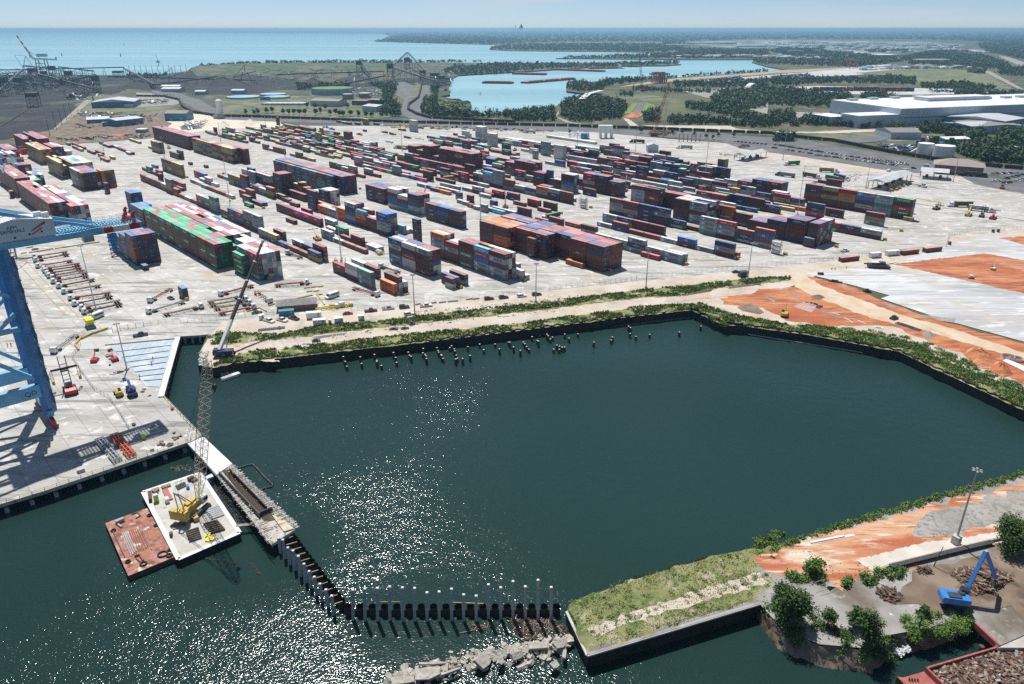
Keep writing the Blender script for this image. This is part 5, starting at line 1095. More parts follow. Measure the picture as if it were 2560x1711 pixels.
# ---- light masts
def mast(b,t,label,base=False,double=False):
  B=G(b);tp=px(*t) if isinstance(t[0],str) else t
  h=min(((abs(PR((B.x,B.y,z))[1]-tp[1]),z) for z in [i*.25 for i in range(32,160)]))[1]
  o=empty('light_mast',B,0,label,'light mast','tall light masts');p=MB();p.tu((0,0,0),(0,0,h),.30,8,0,.13);p.build('pole',['gv'],o)
  l=MB();
  for k in range(6): a=pi*k/3;l.box((cos(a)*.9,sin(a)*.9,h-.3),(.6,.45,.3),a);l.be((0,0,h-.1),(cos(a)*.8,sin(a)*.8,h-.1),.06)
  l.build('lamp_ring',['gs'],o)
  f=MB();f.box((0,0,0),(1.4,1.4,.9 if not base else 2.2),0,0,.85);f.build('footing',['concrete'],o)
  return o
for b,t,lab in [(('L',935,1500),('L',938,930),'light mast in the verge before the near block'),(('I',145,1045),('H',2000,650),'light mast beside the white sport utility vehicle'),(('E',1690,1462),('E',1730,1045),'light mast by the dark cabinet on the verge'),(('E',525,1558),('K',905,1105),'light mast in front of the single red box'),(('H',1305,525),('B',2140,930),'light mast left of the yellow bollards'),
(('M',1575,1568),('M',1450,755),'tall mast in the left aisle'),(('O',970,1250),('O',915,1010),'mast with ring of bollards at the left'),(('C',1840,1240),('C',1848,680),'mast behind the broad orange block'),(('G',945,1178),('G',790,525),'mast in the parked tractor line'),(('W',1160,460),('W',1045,35),'slender mast beside the metal roof pit'),(('N',245,710),('S',340,1300),'mast in front of the long lettered row'),(('S',895,1510),('S',945,1290),'mast left of the gate canopy'),(('S',1695,1450),('S',1790,950),'tall mast in front of the office'),
(('Q',1765,1440),('Q',1790,1090),'mast behind the tan stack'),(('Q',895,1540),('Q',910,1150),'mast among the middle stacks'),(('Q',1130,1190),('Q',1140,930),'mast on the plaza centre'),(('Q',595,1215),('Q',600,900),'mast by the white refrigerated stack'),(('Q',915,970),('Q',925,740),'mast left of the white portal'),(('P',1340,1165),('P',1335,930),'mast on the far open concrete'),(('P',620,1030),('P',615,820),'mast by the far tan stack'),(('P',265,1210),('P',240,940),'mast behind the long navy block'),(('P',2215,1090),('P',2215,780),'mast before the marsh cars'),(('M',380,790),('M',315,390),'mast before the tan far stack'),(('M',1405,455),('M',1360,140),'mast behind the far tan block'),(('S',135,1250),('S',175,940),'mast at the sandy verge'),(('Q',520,960),('Q',518,790),'mast by the plaza fence'),(('P',90,940),('P',80,660),'mast by the treatment works')]:
  mast(b,t,lab)
mast(('Y',1195,585),('Y',1345,72),'tall grey light mast on a concrete base on the peninsula')
cb=MB();cb.box((0,0,0),(1.7,1.7,2.6),.6);cb.box((.3,-.9,.6),(.8,.5,1.4),.6,1);o=cb.build('mast_cabinet',['concrete','gs'],None,False,G2('Y',1195,590));tag(o,'grey concrete block with cabinet around the foot of the peninsula mast','cabinet')
# ---- coal train
def wagon_proto():
  o=empty('coal_wagon',(0,0,0));b=MB()
  n=5;sprof(b,pl('-7.3 1.1 -7.3 3.4 7.3 3.4 7.3 1.1 5. 1.0 3. .6 -3. .6 -5. 1.'),3.0,0)
  for x in range(-7,8,2): b.box((x,0,1.1),(.12,3.14,2.3));
  b.box((0,0,3.4),(14.4,2.8,.3),0,1,.8);b.build('body',['wagon','coal'],o)
  for x in (-5.4,5.4):
    g=MB();g.box((x,0,.45),(2.8,2.,.4))
    for dx in (-.9,.9): 
      for y in (-.8,.8): wheel(g,x+dx,y,.45,.45,.2)
    g.build('bogie',['ds'],o)
  e=MB();e.box((7.35,0,1.3),(.05,.9,1.4));e.build('end_panel',['white'],o)
  return o
WG=wagon_proto();nw=0
def train(pts,label,group):
  global nw
  P=[G(p) for p in pts];s=0;d=8.
  for i in range(len(P)-1):
    seg=(P[i+1]-P[i]);L=seg.length
    while d<s+L:
      w=P[i]+seg*((d-s)/L);p=PR(w)
      if -30<p[0]<2590:
        o=copy_tree(WG);o.location=w;o.rotation_euler=(0,0,math.atan2(seg.y,seg.x));tag(o,label,'rail wagon',group);nw+=1
      d+=16.
    s+=L
train(pl('O 1250 668 1500 672 1640 700 1670 760 1760 815 2000 852 2346 858 P 700 885 1300 908 2000 925 2346 932 Q 600 945 1300 970 2346 1012 S 250 1045 600 1080 1150 1190 1560 1255 1900 1300 2400 1345'),'black hopper wagon loaded with coal, coupled in the long train behind the yard','wagons of the long coal train')
train(pl('P 1525 510 1510 600 1490 680 1400 745 1395 790 1480 835 1600 868 1900 885 2346 905'),'black hopper wagon on the curved branch coming from the coal wharf','wagons on the curved branch')
hide_proto(WG)
print('wagons',nw,'lot cars',ncar)
# walls at the water's edge
def pwall(pts,label,z1=.7,z0=WZ-.3,amp=.45,step=1.1,cap=None):
  mb=MB();P=[G(p) for p in res(pts)];V=[];s=0;k=0
  for i in range(len(P)-1):
    seg=P[i+1]-P[i];L=seg.length;n=max(1,int(L/step));nrm=V_((-seg.y,seg.x,0)).normalized()
    for j in range(n):
      w=P[i]+seg*(j/n);off=amp if (k//2)%2 else -amp;k+=1;V.append(w+nrm*off)
  V.append(P[-1]);n=len(V);vs=[];
  for v in V: vs+= [(v.x,v.y,z1+ru(-.12,.12)),(v.x,v.y,z0)]
  mb.add(vs,[(2*i,2*i+1,2*i+3,2*i+2) for i in range(n-1)])
  inn=len(mb.v);
  vs2=[]
  for i,v in enumerate(V):
    a=V[max(0,i-1)];b=V[min(n-1,i+1)];d=(b-a).normalized();q=v+V_((-d.y,d.x,0))*.18;vs2+=[(q.x,q.y,vs[2*i][2]),(q.x,q.y,z0)]
  mb.add(vs2,[(2*i+2,2*i+3,2*i+1,2*i) for i in range(n-1)])
  mb.f+= [(2*i+1-1,2*i+2,inn+2*i+2,inn+2*i) for i in range(n-1)];mb.m+=[0]*(n-1)
  o=mb.build('sheet_pile_wall','sheet_pile');tag(o,label,'retaining wall');return o
BAS=pl('581 910 800 883 1120 849 1340 822 1600 790 1700 778 1729 775')
pwall(BAS,'long black sheet pile wall along the far side of the basin')
pwall(pl('1729 775 1773 797 1812 813 1858 815'),'tall black zigzag sheet piles at the basin corner',z1=1.4,amp=.6,step=1.5)
pwall(pl('1858 815 2019 837 2246 879 2400 951 2560 1027 2840 1149'),'black sheet pile wall on the right side of the basin',z1=.9)
pwall([(497,914),(535,920),(581,910)],'short black wall below the crawler crane',z1=.3)
lm=MB();
P=[G(p,WZ+.25) for p in [(560,931),(800,902),(1120,866),(1340,838),(1600,806),(1729,792),(1760,800)]]
for i in range(len(P)-1):
  a,b=P[i],P[i+1];d=(b-a);n=V_((d.y,-d.x,0)).normalized();L=d.length;c=(a+b)/2
  lm.box((c.x,c.y,WZ-.2),(L,1.6,.5),math.atan2(d.y,d.x))
o=lm.build('mud_ledge',mat('ledge',(.13,.11,.095),rough=.9,col2=(.30,.27,.24),vscale=.5));struct(o)
lm=MB();P=[G(p,WZ+.3) for p in [(1870,836),(2246,896),(2400,968),(2560,1046),(2840,1170)]]
for i in range(len(P)-1): lm.be(P[i],P[i+1],.35,.35)
tag(lm.build('waler_beam','concrete'),'pale timber waler along the foot of the right basin wall','beam')
SP=[('I',*q) for q in [(85,1420),(95,1450),(112,1480),(230,1400),(228,1435),(250,1450),(258,1475),(262,1500),(365,1385),(372,1405),(382,1430),(402,1445),(410,1470),(424,1482),(488,1375),(505,1365),(530,1405),(541,1425),(551,1450),(562,1480),(547,1505),(613,1500),(663,1375),(687,1470),(779,1340),(821,1395),(929,1340),(973,1405),(1062,1320),(1076,1340),(1110,1385),(1176,1420),(1208,1320),(1222,1345),(1240,1365),(1260,1390),(1288,1275),(1340,1305),(1353,1330),(1437,1260),(1450,1275),(1468,1290),(1488,1270),(1609,1250),(1650,1290),(1737,1240),(1893,1330),(2062,1300),(2076,1278),(2233,1180),(2252,1195),(2306,1265),(1500,1390),(1533,1360),(1556,1362),(1555,1392),(1583,1380),(1608,1370)]]+[('H',*q) for q in [(1330,1480),(1345,1530),(1360,1560),(1493,1475),(1505,1540),(1632,1460),(1655,1500),(1655,1530),(1700,1550),(1815,1440),(1835,1480),(1845,1520)]]+pl('V 140 490 d 1443 768 1488 768 1556 765')
SPM=[]
for k in range(3):
  m=MB().tu((0,0,-1),(0,0,1.7+.4*k),.60,8,0,.50);m.tu((0,0,1.7+.4*k),(0,0,1.75+.4*k),.30,8,1,.15);me=bpy.data.meshes.new('pile_stub');me.from_pydata(m.v,[],m.f);me.materials.append(MAT['wd']);me.materials.append(MAT['cp']);me.polygons.foreach_set('material_index',m.m);SPM.append(me)
for q in SP:
  a,b=px(*q);w=G((a,b+7),WZ);o=link(rc(SPM),'pile_stub',None,w,rr()*6);o.rotation_euler=(ru(-.05,.05),ru(-.05,.05),0)
  tag(o,'dark old pile stub with pale weathered top standing in the basin','pile','old pile stubs in the basin')
for q in [(910,1475),(945,1470),(980,1465),(1200,1445),(1205,1460),(830,1490),(860,1485),(1468,1400)]:
  o=link(SPM[0],'pile_stub',None,G(('H',q[0],q[1]),WZ+.3));tag(o,'dark pile stub with white cap at the foot of the long wall','pile','pile stubs against the long wall')
for q in [(1352,1200),(1437,1195),(1575,1175),(1637,1168),(1668,1165),(1700,1160),(1760,1155),(1850,1145),(1910,1130),(1940,1130),(1970,1125),(2150,1105),(2235,1095),(2295,1088),(2320,1082)]:
  o=link(SPM[0],'pile_stub',None,G(('I',q[0],q[1]+8),WZ+.3));tag(o,'dark pile stub with white cap at the foot of the long wall','pile','pile stubs against the long wall')
fl=MB();a=G2('I',1355,1258,WZ);b=G2('I',1500,1205,WZ);fl.tu(a+V_((0,0,.2)),b+V_((0,0,.5)),.28,7);fl.tu(G2('I',1430,1215,WZ)+V_((0,0,.3)),G2('I',1500,1200,WZ)+V_((0,0,.8)),.22,7)
tag(fl.build('driftwood','wood'),'pale fallen log leaning at the long basin wall','driftwood')
# quay: deck edge, rail, piles under it
E0=G((-300,1352));EQ=[G((-420,1391)),G((0,1261.5)),G((107,1229.5)),G((479,1103.5))]
def along(P,step,off=0):
  out=[];s=off;acc=0
  for i in range(len(P)-1):
    L=(P[i+1]-P[i]).length
    while s<=acc+L: out.append((P[i].lerp(P[i+1],(s-acc)/L),(P[i+1]-P[i]).normalized()));s+=step
    acc+=L
  return out
k=0
for w,d in along(EQ[1:],5.9,1.0):
  n=V_((-d.y,d.x,0));c=w+n*.9;m=MB().box((0,0,WZ-2),(1.,1.,2.6+1.-.0));o=m.build('quay_pile',['pile_concrete'],None,False,(c.x,c.y,0),math.atan2(d.y,d.x));o.location=(c.x,c.y,-.0)
  o.data.transform(Matrix.Translation((0,0,0)));tag(o,'pale concrete pile under the front edge of the quay deck','pile','concrete piles under the quay deck');k+=1
cap=MB()
for P in (EQ,[G((503,1091)),G((408.5,993))]):
  for i in range(len(P)-1): a,b=P[i],P[i+1];cap.be(a+V_((0,0,-.35)),b+V_((0,0,-.35)),.5,.9)
tag(cap.build('quay_edge_beam','cp'),'pale concrete edge beam along the quay deck','edge beam')
rl=empty('guard_rail',EQ[1],0,'yellowish guard rail along the front edge of the quay','railing')
m=MB();m2=MB()
for P in (EQ,[G((479,1103.5)),G((503,1091)),G((408.5,993))]):
  for w,d in along(P,3.): n=V_((-d.y,d.x,0))*.3;m.be(w+n-EQ[1],w+n-EQ[1]+V_((0,0,1.15)),.12)
  for i in range(len(P)-1):
    for z in (.55,1.1): m2.be(P[i]-EQ[1]+V_((0,0,z)),P[i+1]-EQ[1]+V_((0,0,z)),.09)
RY=mat('rail_yellow',(.50,.48,.25),rough=.5);m.build('post',RY,rl);m2.build('rail',RY,rl)
m=MB();a,b=G2('W',495,985,.08),G2('W',740,1385,.08);m.be(a,b,.7,.05);m.box((b.x,b.y,0),(1.9,1.6,1.2),.7,1)
tag(m.build('cable_slot',['black','concrete']),'black crane rail slot ending in a concrete buffer block','crane rail')
m=MB().be(G2('W',1200,1020,.1),G2('W',1395,1200,.1),.5,.3);m.box(tuple(G2('W',1390,1195)),(1.2,.9,.9),.5)
tag(m.build('crane_stop_rail','concrete'),'thin grey rail with white stop near the green toilet','crane rail')
wp=MB();
def stripe(reg,pts,w,m=0,z=.09):
  P=[G((reg,*p),z) for p in pts]
  for i in range(len(P)-1):
    a,b=P[i],P[i+1];d=(b-a).normalized();n=V_((-d.y,d.x,0))*w/2;wp.quad(a-n,b-n,b+n,a+n,m) if (b-a).cross(n).z>0 else wp.quad(a+n,b+n,b-n,a-n,m)
for k in range(10):
  stripe('G',[(830+k*62,575-k*4),(1330+k*72,1020+k*4)][::1],.22,1) if k<9 else None
for a,b in [(1260,1195),(2000,995)]: pass
stripe('G',[(1262,1197),(1440,1160)],.35);stripe('G',[(2000,995),(2346,905)],.4);stripe('H',[(0,830),(330,765)],.4);stripe('H',[(800,645),(1120,572)],.4);stripe('C',[(1310,745+140),(1480,850)],.3)
stripe('D',[(930,1085),(1470,945)],.4);stripe('G',[(470,1290),(580,1460)],.25);stripe('G',[(760,1315),(790,1345)],.3);stripe('C',[(820,1290),(1340,1440)],.3,2);stripe('L',[(670,955),(1400,1195)],.25,2)
for k in range(14):
  stripe('L',[(760+k*52,1265-k*9),(900+k*52,1325-k*11)],.25,1);stripe('L',[(1240+k*40,890+k*12),(1420+k*46,935+k*12)],.2,1)
for k in range(10): stripe('H',[(1840+k*16-160,880+k*2),(1900+k*16-160,905+k*2)],.2,1);stripe('K',[(420+k*110,1490-k*8),(560+k*110,1520-k*9)],.2,1)
for k in range(16): stripe('J',[(60+k*30,1180+k*10),(640+k*60,1568)],.12,1) if k%3==0 else None
for (reg,a,b) in [('H',1590,930),('L',1140,1170),('L',1420,1190),('K',550,1370),('N',2150,1190),('L',2310,990)]:
  c=G((reg,a,b),.09);wp.add([(c.x-1.3,c.y-.5,.09),(c.x+1.3,c.y-.5,.09),(c.x+1.3,c.y+.5,.09),(c.x-1.3,c.y+.5,.09)],[(0,1,2,3)],0)
PINK=mat('paint_pink',(.50,.20,.22),rough=.8,col2=(.42,.36,.35),vscale=1.5)
for reg,q in [('G',pl('440 1290 540 1255 565 1270 480 1302')),('G',pl('1055 1195 1150 1165 1165 1180 1070 1205')),('G',pl('780 1325 830 1312 845 1325 800 1340')),('H',pl('1420 1045 1470 1030 1475 1045 1440 1065'))]:
  P=[G((reg,*p),.09) for p in q];wp.add(P,[(0,1,2,3)] if (P[1]-P[0]).cross(P[2]-P[1]).z>0 else [(3,2,1,0)],3)
wpo=wp.build('road_markings',[mat('paint_white',(.72,.72,.70),rough=.8),mat('paint_yellow',(.52,.48,.30),rough=.8),mat('joint_dark',(.16,.16,.155),rough=.9),PINK]);struct(wpo)
tr=MB();
# metal-decked roof pit and its wall
pit=[G2('W',980,240),G2('W',1595,170),G2('W',1450,690),G2('W',1330,620)]
m=MB();m.prism([G(p,.12) for p in [('W',960,225),('W',1645,150),('W',1500,700),('W',1440,715),('W',1330,640)]],.0,.12);
dm=layered('deck_sheets',[((.36,.45,.53),0,0,0,None),((.50,.58,.64),1.2,.4,.6,(R(20),3.,.15)),((.60,.66,.70),.15,.5,.65,None)],rough=.4,bump=.0)
o=empty('deck_pit',pit[0],0,'trapezoid of blue-grey corrugated steel decking between concrete edges','steel decking')
m.v=[tuple(V_(v)-pit[0]) for v in m.v];m.build('deck_base','wd',o)
m=MB();m.prism([G(p,.3)-pit[0] for p in [('W',1010,245),('W',1590,185),('W',1455,610),('W',1330,605),('W',1170,410)]],.12,.3);m.build('deck_sheets',dm,o)
m=MB()
for (a,b) in [((1060,290),(1560,230)),((1110,340),(1545,280)),((1150,385),(1530,335)),((1190,430),(1515,385)),((1230,475),(1500,440)),((1270,515),(1490,490)),((1310,555),(1475,540))]: m.be(G(('W',*a),.45)-pit[0],G(('W',*b),.45)-pit[0],.2,.18)
m.build('joist','wood',o)
m=MB().be(G2('W',960,225,.35)-pit[0],G2('W',1595,168,.35)-pit[0],1.2,.5);m.build('kerb_back','concrete',o)
m=MB();a,b=G2('W',1622,160,.3)-pit[0],G2('W',1468,705,.3)-pit[0];m.be(a,b,2.0,.7);m.build('wall_cap','cp',o)
pwall([(449,841),(430,910),(408.5,993)],'dark corrugated face of the caisson wall under the pale cap',z1=-.6)
m=MB()
for t in (.15,.4,.65,.9):
  w=G((449,841)).lerp(G((526,836)),t);m.box((w.x,w.y,WZ-1),(.8,.8,3.6))
tag(m.build('slab_column','concrete'),'row of pale columns under the approach slab beside the metal decking','columns')
m=MB();m.prism([G(p) for p in [(449,841),(526,836),(530,828),(452,832)]],-.7,.1);tag(m.build('approach_slab','concrete'),'concrete approach slab spanning the slip head','slab')
# pier under construction
J=pl('X 1150 430 1215 395 1280 365 1820 900 1600 1035 1555 1000')
m=MB();m.prism([G(p,.05) for p in [(468,1108),(509,1092),('X',1270,365),('X',1138,455)]],-.9,.05);o=m.build('finished_pier_deck','cp');tag(o,'finished white concrete stretch of the pier joining the quay','pier deck')
org=G2('X',1400,700);po=empty('pier_formwork',org,0,'unfinished pier section with timber formwork, rebar mats and ragged walkway edges','pier formwork')
def loc(p,z): return G(p,z)-V_((org.x,org.y,0))
m=MB();m.prism([loc(p,-.3) for p in [('X',1150,440),('X',1260,375),('X',1815,900),('X',1605,1035),('X',1545,990)]],-1.1,-.3);m.build('form_deck',mat('form_concrete',(.36,.34,.30),rough=.9,col2=(.52,.50,.46),vscale=.6),po)
m=MB();m.prism([loc(p,-.2) for p in [('X',1190,430),('X',1240,405),('X',1650,830),('X',1540,850),('X',1480,790)]],-.3,-.2);m.build('rebar_bed','wd',po)
m=MB();
for a,b in [((1160,445),(1500,800)),((1250,420),(1560,740))]: m.be(loc(('X',*a),.5),loc(('X',*b),.5),.22,1.5)
m.be(loc(('X',1490,790),.5),loc(('X',1600,740),.5),.2,1.2);m.build('form_wall','ds',po)
m=MB()
for k in range(26):
  t=k/25;a=loc(('X',1195+t*370,440+t*400),.15);b=loc(('X',1245+t*320,415+t*350),.15);m.be(a,b,.07,.07)
for k in range(5): a=loc(('X',1200+k*10,435-k*6),.2);b=loc(('X',1560+k*12,830-k*18),.2);m.be(a,b,.06)
m.build('rebar_mat','rd',po)
m=MB()
for side,(a,b) in enumerate([((1262,372),(1820,898)),((1140,455),(1600,1040))]):
  n=70
  for k in range(n):
    t=k/n;A=loc(('X',a[0]+(b[0]-a[0])*t,a[1]+(b[1]-a[1])*t),0.)
    nn=V_((-1,-.85,0)).normalized()*(1 if side==0 else -1);L=ru(1.6,3.3) if side==0 else ru(.9,2.2)
    z=ru(-.15,.25);st=A-nn*ru(.1,.9)+V_((0,0,z));m.be(st,st+nn*L,.16+rr()*.15,.09,rc([0,0,1]))
m.build('walkway_boards',[mat('board_pale',(.42,.39,.34),rough=.9,col2=(.60,.58,.54),vscale=1.),'wood'],po)
m=MB()
for side,(a,b) in enumerate([((1262,372),(1818,890)),((1142,455),(1600,1035))]):
  A,B=loc(('X',*a),1.1),loc(('X',*b),1.1);m.be(A,B,.07);m.be(A-V_((0,0,.5)),B-V_((0,0,.5)),.06)
  for k in range(18): q=A.lerp(B,k/17);m.be(q,q-V_((0,0,1.2)),.08)
m.build('handrail','gv',po)
m=MB()
for k in range(14): a=loc(('X',1500+rr()*230,840+rr()*120),.1);m.be(a,a+V_((ru(-2,2),ru(-2,2),.1)),.25,.12,rc([0,1]))
m.prism([loc(p,.1) for p in [('X',1600,790),('X',1700,830),('X',1780,905),('X',1700,930)]],-.1,.1,1)
m.build('loose_timber',['wood',mat('plywood',(.52,.42,.28),rough=.8,col2=(.62,.55,.42),vscale=.8)],po)
for k in range(9):
  t=k/8;A=G(('X',1145+t*440,470+t*560),WZ);m=MB().box((0,0,-1),(.75,.75,3.9));o=m.build('pier_pile','pile_concrete',None,False,(A.x+.8,A.y+.6,WZ));tag(o,'dark-shadowed concrete pile under the pier formwork','pile','piles under the pier formwork')
for k in range(5):
  t=k/4;A=G(('W',1765+t*180,1150+t*230),WZ);m=MB().box((0,0,-1),(.7,.7,3.8));o=m.build('pier_pile','pile_concrete',None,False,(A.x,A.y,WZ));tag(o,'concrete pile under the finished pier stretch','pile','piles under the finished pier')
m=MB();P=[G(('X',*q),WZ+.12) for q in [(1325,405),(1380,385),(1440,372),(1490,420),(1540,480),(1610,545),(1590,565),(1540,570),(1505,590)]]
for i in range(len(P)-1):
  L=(P[i+1]-P[i]).length;n=max(1,int(L/.8))
  for k in range(n): a=P[i].lerp(P[i+1],k/n);b=P[i].lerp(P[i+1],(k+.9)/n);m.tu(a+V_((0,0,ru(-.05,.1))),b,.32,6)
tag(m.build('floating_boom','black'),'black segmented floating boom making a rectangle beside the pier','floating boom')
# concrete piles and steel tubes
def cpile(b,t,label,grp,yw=0.):
  B=G(b,WZ);tp=px(*t);bp=px(*b)
  h=min(((abs(PR((B.x,B.y,WZ+z))[1]-tp[1]),z) for z in [i*.1 for i in range(20,160)]))[1]
  q=G(t,WZ+h);m=MB();e=V_((q.x-B.x,q.y-B.y,h));
  if e.xy.length>h*.25: e=V_((0,0,h))
  m.be((0,0,-1),e,.62,.62);m.be(e,e+e.normalized()*.06,.4,.4,1);o=m.build('concrete_pile',['pile_concrete','white'],None,False,B);o.rotation_euler=(0,0,0);tag(o,label,'pile',grp);return o
tx=[275,375,480,583,690,792,896,998,1102,1203,1308,1411,1514,1617,1720,1827,1937];ty=[250,240,235,222,230,235,272,265,242,290,300,205,230,178,222,168,228];by=[500,508,508,503,510,508,510,508,505,508,510,488,492,492,492,500,498]
for i,(x,y,b) in enumerate(zip(tx,ty,by)): cpile(('Z',x,b),('Z',x,y),'square concrete pile, number %s in the straight row from the left, before the black tubes'%(['one','two','three','four','five','six','seven','eight','nine','ten','eleven','twelve','thirteen','fourteen','fifteen','sixteen','seventeen'][i]),'square concrete piles in the straight row')
dt=pl('X 1710 985 1757 1000 1800 1065 1843 1090 1890 1135 1933 1200 1975 1262 2025 1310 2075 1365 2120 1415 2180 1465')
db=pl('X 1675 1110 1715 1155 1755 1205 1800 1250 1845 1300 1890 1355 1930 1400 1975 1460 2020 1510 2070 1562 Z 118 458')
for i,(t,b) in enumerate(zip(dt,db)): cpile(b,t,'square concrete pile, %s of the slanting row counted from the pier'%ORD[i].replace('ground','first'),'square concrete piles in the slanting row')
TM=MB();TM.tu((0,0,-2),(0,0,2.3),.82,14,0,.82,False);TM.tu((0,0,2.3),(0,0,-2),.74,14,0,.74,False);TM.tu((0,0,1.1),(0,0,1.2),.74,14,1)
tme=bpy.data.meshes.new('steel_tube');tme.from_pydata(TM.v,[],TM.f);tme.materials.append(MAT['rd']);tme.materials.append(MAT['black']);tme.polygons.foreach_set('material_index',TM.m)
tb=mat('tube_black',(.018,.015,.014),rough=.75,col2=(.05,.03,.025),vscale=1.2);tme.materials[0]=tb
lastw=None
def tube_at(w,label,grp): 
  o=link(tme,'steel_tube_pile',None,w);tag(o,label,'steel tube',grp)
for i in range(18): 
  w=G(('Z',238+i*102.4,452),WZ);tube_at(w,'black hollow steel tube standing in the straight wall behind the piles','steel tubes of the straight wall')
A=G2('X',1770,1010,WZ);B=G2('Z',215,440,WZ);L=(B-A).length;n=int(L/1.75)
for i in range(n): tube_at(A.lerp(B,i/n),'black hollow steel tube in the slanting wall behind the piles','steel tubes of the slanting wall')
m=MB()
for i in range(12): a=A.lerp(B,(i+.5)/12)+V_((0,0,2.2));m.be(a,a+V_((-2.4,-1.2,0)),.22,.22)
tag(m.build('timber_brace','wood'),'pale timber braces tying the slanting piles to the tubes','braces')
m=MB();
for i in range(17): 
  w=G(('Z',290+i*102.4,440),WZ+1.);m.be(w+V_((-.6,0.3,-2)),w+V_((.6,.3,-2)),.2,5.)
tag(m.build('wall_infill','sheet_pile'),'black infill sheets between the straight row of steel tubes','infill sheets')
m=MB().be(G2('Z',1115,358,WZ+2.6),G2('Z',1370,368,WZ+2.6),.25,.2);m.be(G2('Z',500,352,WZ+2.6),G2('Z',670,352,WZ+2.6),.15,.12)
tag(m.build('timber_batten','wood'),'pale batten lying across the middle tubes','batten')
# rubble spit
rg=np.random.default_rng(5)
def slab_rock(m,c,sz,rot,mi=0):
  M=Matrix.Translation(c)@Matrix.Rotation(rot[2],4,'Z')@Matrix.Rotation(rot[0],4,'X')@Matrix.Rotation(rot[1],4,'Y')
  a,b,h=sz;P=[]
  for z in (-h/2,h/2):
    for (x,y) in ((-a/2,-b/2),(0,-b/2*1.1),(a/2,-b/2*.8),(a/2*1.05,b/2*.6),(a*.1,b/2),(-a/2,b/2*.85)): P.append(M@V_((x*(1+rg.normal()*.08),y*(1+rg.normal()*.1),z*(1+rg.normal()*.1))))
  m.add(P,[(5,4,3,2,1,0),(6,7,8,9,10,11)]+[(i,(i+1)%6,6+(i+1)%6,6+i) for i in range(6)],mi)
RK=layered('rubble',[((.36,.33,.28),0,0,0,None),((.50,.47,.42),1.,.4,.6,None),((.20,.17,.14),2.,.6,.72,None),((.46,.36,.27),.4,.6,.7,None)],bump=.4,bscale=3.)
spine=pl('Z 560 1060 700 1000 880 950 1050 920 1200 860 1380 840 1560 800 1700 800 1850 770 1980 720 2100 690')
SPN=[G(p,WZ) for p in spine]
m=MB()
for i in range(620):
  t=rg.random()*(len(SPN)-1);k=int(t);c=SPN[k].lerp(SPN[k+1],t-k);wd=2.6 if k>3 else 2.3
  off=rg.normal()*wd*.55;c=c+V_((rg.normal()*.8,off,0));z=WZ+max(-.3,1.1*math.exp(-(off/1.7)**2)*rg.uniform(.1,1.1));s=rg.choice([.3,.45,.6,.9,1.5],p=[.3,.25,.2,.17,.08])
  slab_rock(m,(c.x,c.y,z),(s*1.5,s,s*.38),(rg.normal()*.4,rg.normal()*.4,rg.uniform(0,6)),0)
struct(m.build('rubble',RK),'stuff')
for i,(a,b,sx,sy,rot,lab) in enumerate([(1370,830,4.6,2.6,(.5,.3,.9),'largest tilted grey slab in the middle of the rubble spit'),(900,950,5.,2.6,(.12,.05,.25),'broad yellowish slab lying flat at the near end of the spit'),(690,1010,4.6,1.8,(.1,.2,.3),'flat pale slab half awash at the near tip'),(1820,720,4.2,1.7,(.15,.1,.1),'tan slab with rounded top near the steel tubes'),(2010,700,3.6,1.8,(.4,.2,.6),'leaning slab nearest the peninsula'),(1510,850,2.4,1.2,(.6,.3,1.2),'stubby block pointing down to the water'),(1090,940,4.,.5,(.0,.1,.5),'long broken beam beside the flat slab'),(1960,880,2.0,1.5,(.3,.3,.7),'isolated block on the outer side of the spit'),(940,870,5.6,.5,(.05,.05,.08),'long timber lying along the spit'),(2045,795,2.4,.8,(.2,.1,1.4),'narrow upright slab at the outer side'),(1650,800,2.6,1.4,(.7,.1,.5),'steep slab in the thick of the rubble')]):
  c=G(('Z',a,b),WZ+1.6);m=MB();slab_rock(m,(0,0,0),(sx,sy,.55),rot);o=m.build('rubble_slab',RK,None,False,c);tag(o,lab,'concrete slab','large slabs on the rubble spit')
def debris(name,poly,n,z,mats,lmin,lmax,w,seed,zr=.25,label=None,cat=None,stuff=True,heap=0.):
  rg=np.random.default_rng(seed);P=[tuple(G(p,z).xy) for p in poly];cx_=sum(p[0] for p in P)/len(P);cy_=sum(p[1] for p in P)/len(P)
  x0=min(p[0] for p in P);x1=max(p[0] for p in P);y0=min(p[1] for p in P);y1=max(p[1] for p in P);m=MB();k=0;t=0;R0=max(x1-x0,y1-y0)/2
  while k<n and t<n*50:
    t+=1;q=(rg.uniform(x0,x1),rg.uniform(y0,y1))
    if inpoly(q,P):
      k+=1;L=rg.uniform(lmin,lmax);a=rg.uniform(0,6.28);e=rg.normal()*.25;hz_=heap*max(0,1-math.hypot(q[0]-cx_,q[1]-cy_)/R0)*rg.uniform(.3,1)
      p=V_((q[0],q[1],z+rg.uniform(0,zr)+hz_));d=V_((cos(a),sin(a),e));m.be(p-d*L/2,p+d*L/2,w*rg.uniform(.5,1.6),w*rg.uniform(.3,.8),int(rg.integers(len(mats))))
  o=m.build(name,[MAT[x] if isinstance(x,str) else x for x in mats])
  if label: tag(o,label,cat,None)
  if stuff: struct(o,'stuff')
  return o
debris('driftwood_raft',pl('Z 1560 490 1960 500 2120 620 1900 690 1760 700 1620 600'),260,WZ,['wd','wood','rd'],.4,2.6,.12,41)
debris('driftwood_raft',pl('Z 1210 520 1460 560 1360 600 1250 600'),60,WZ,['wd','wood'],.4,2.,.10,42)
debris('driftwood_raft',pl('X 1110 540 1230 560 1440 860 1310 870 1180 700'),260,WZ,['wd','black','wd'],.4,2.,.12,43)
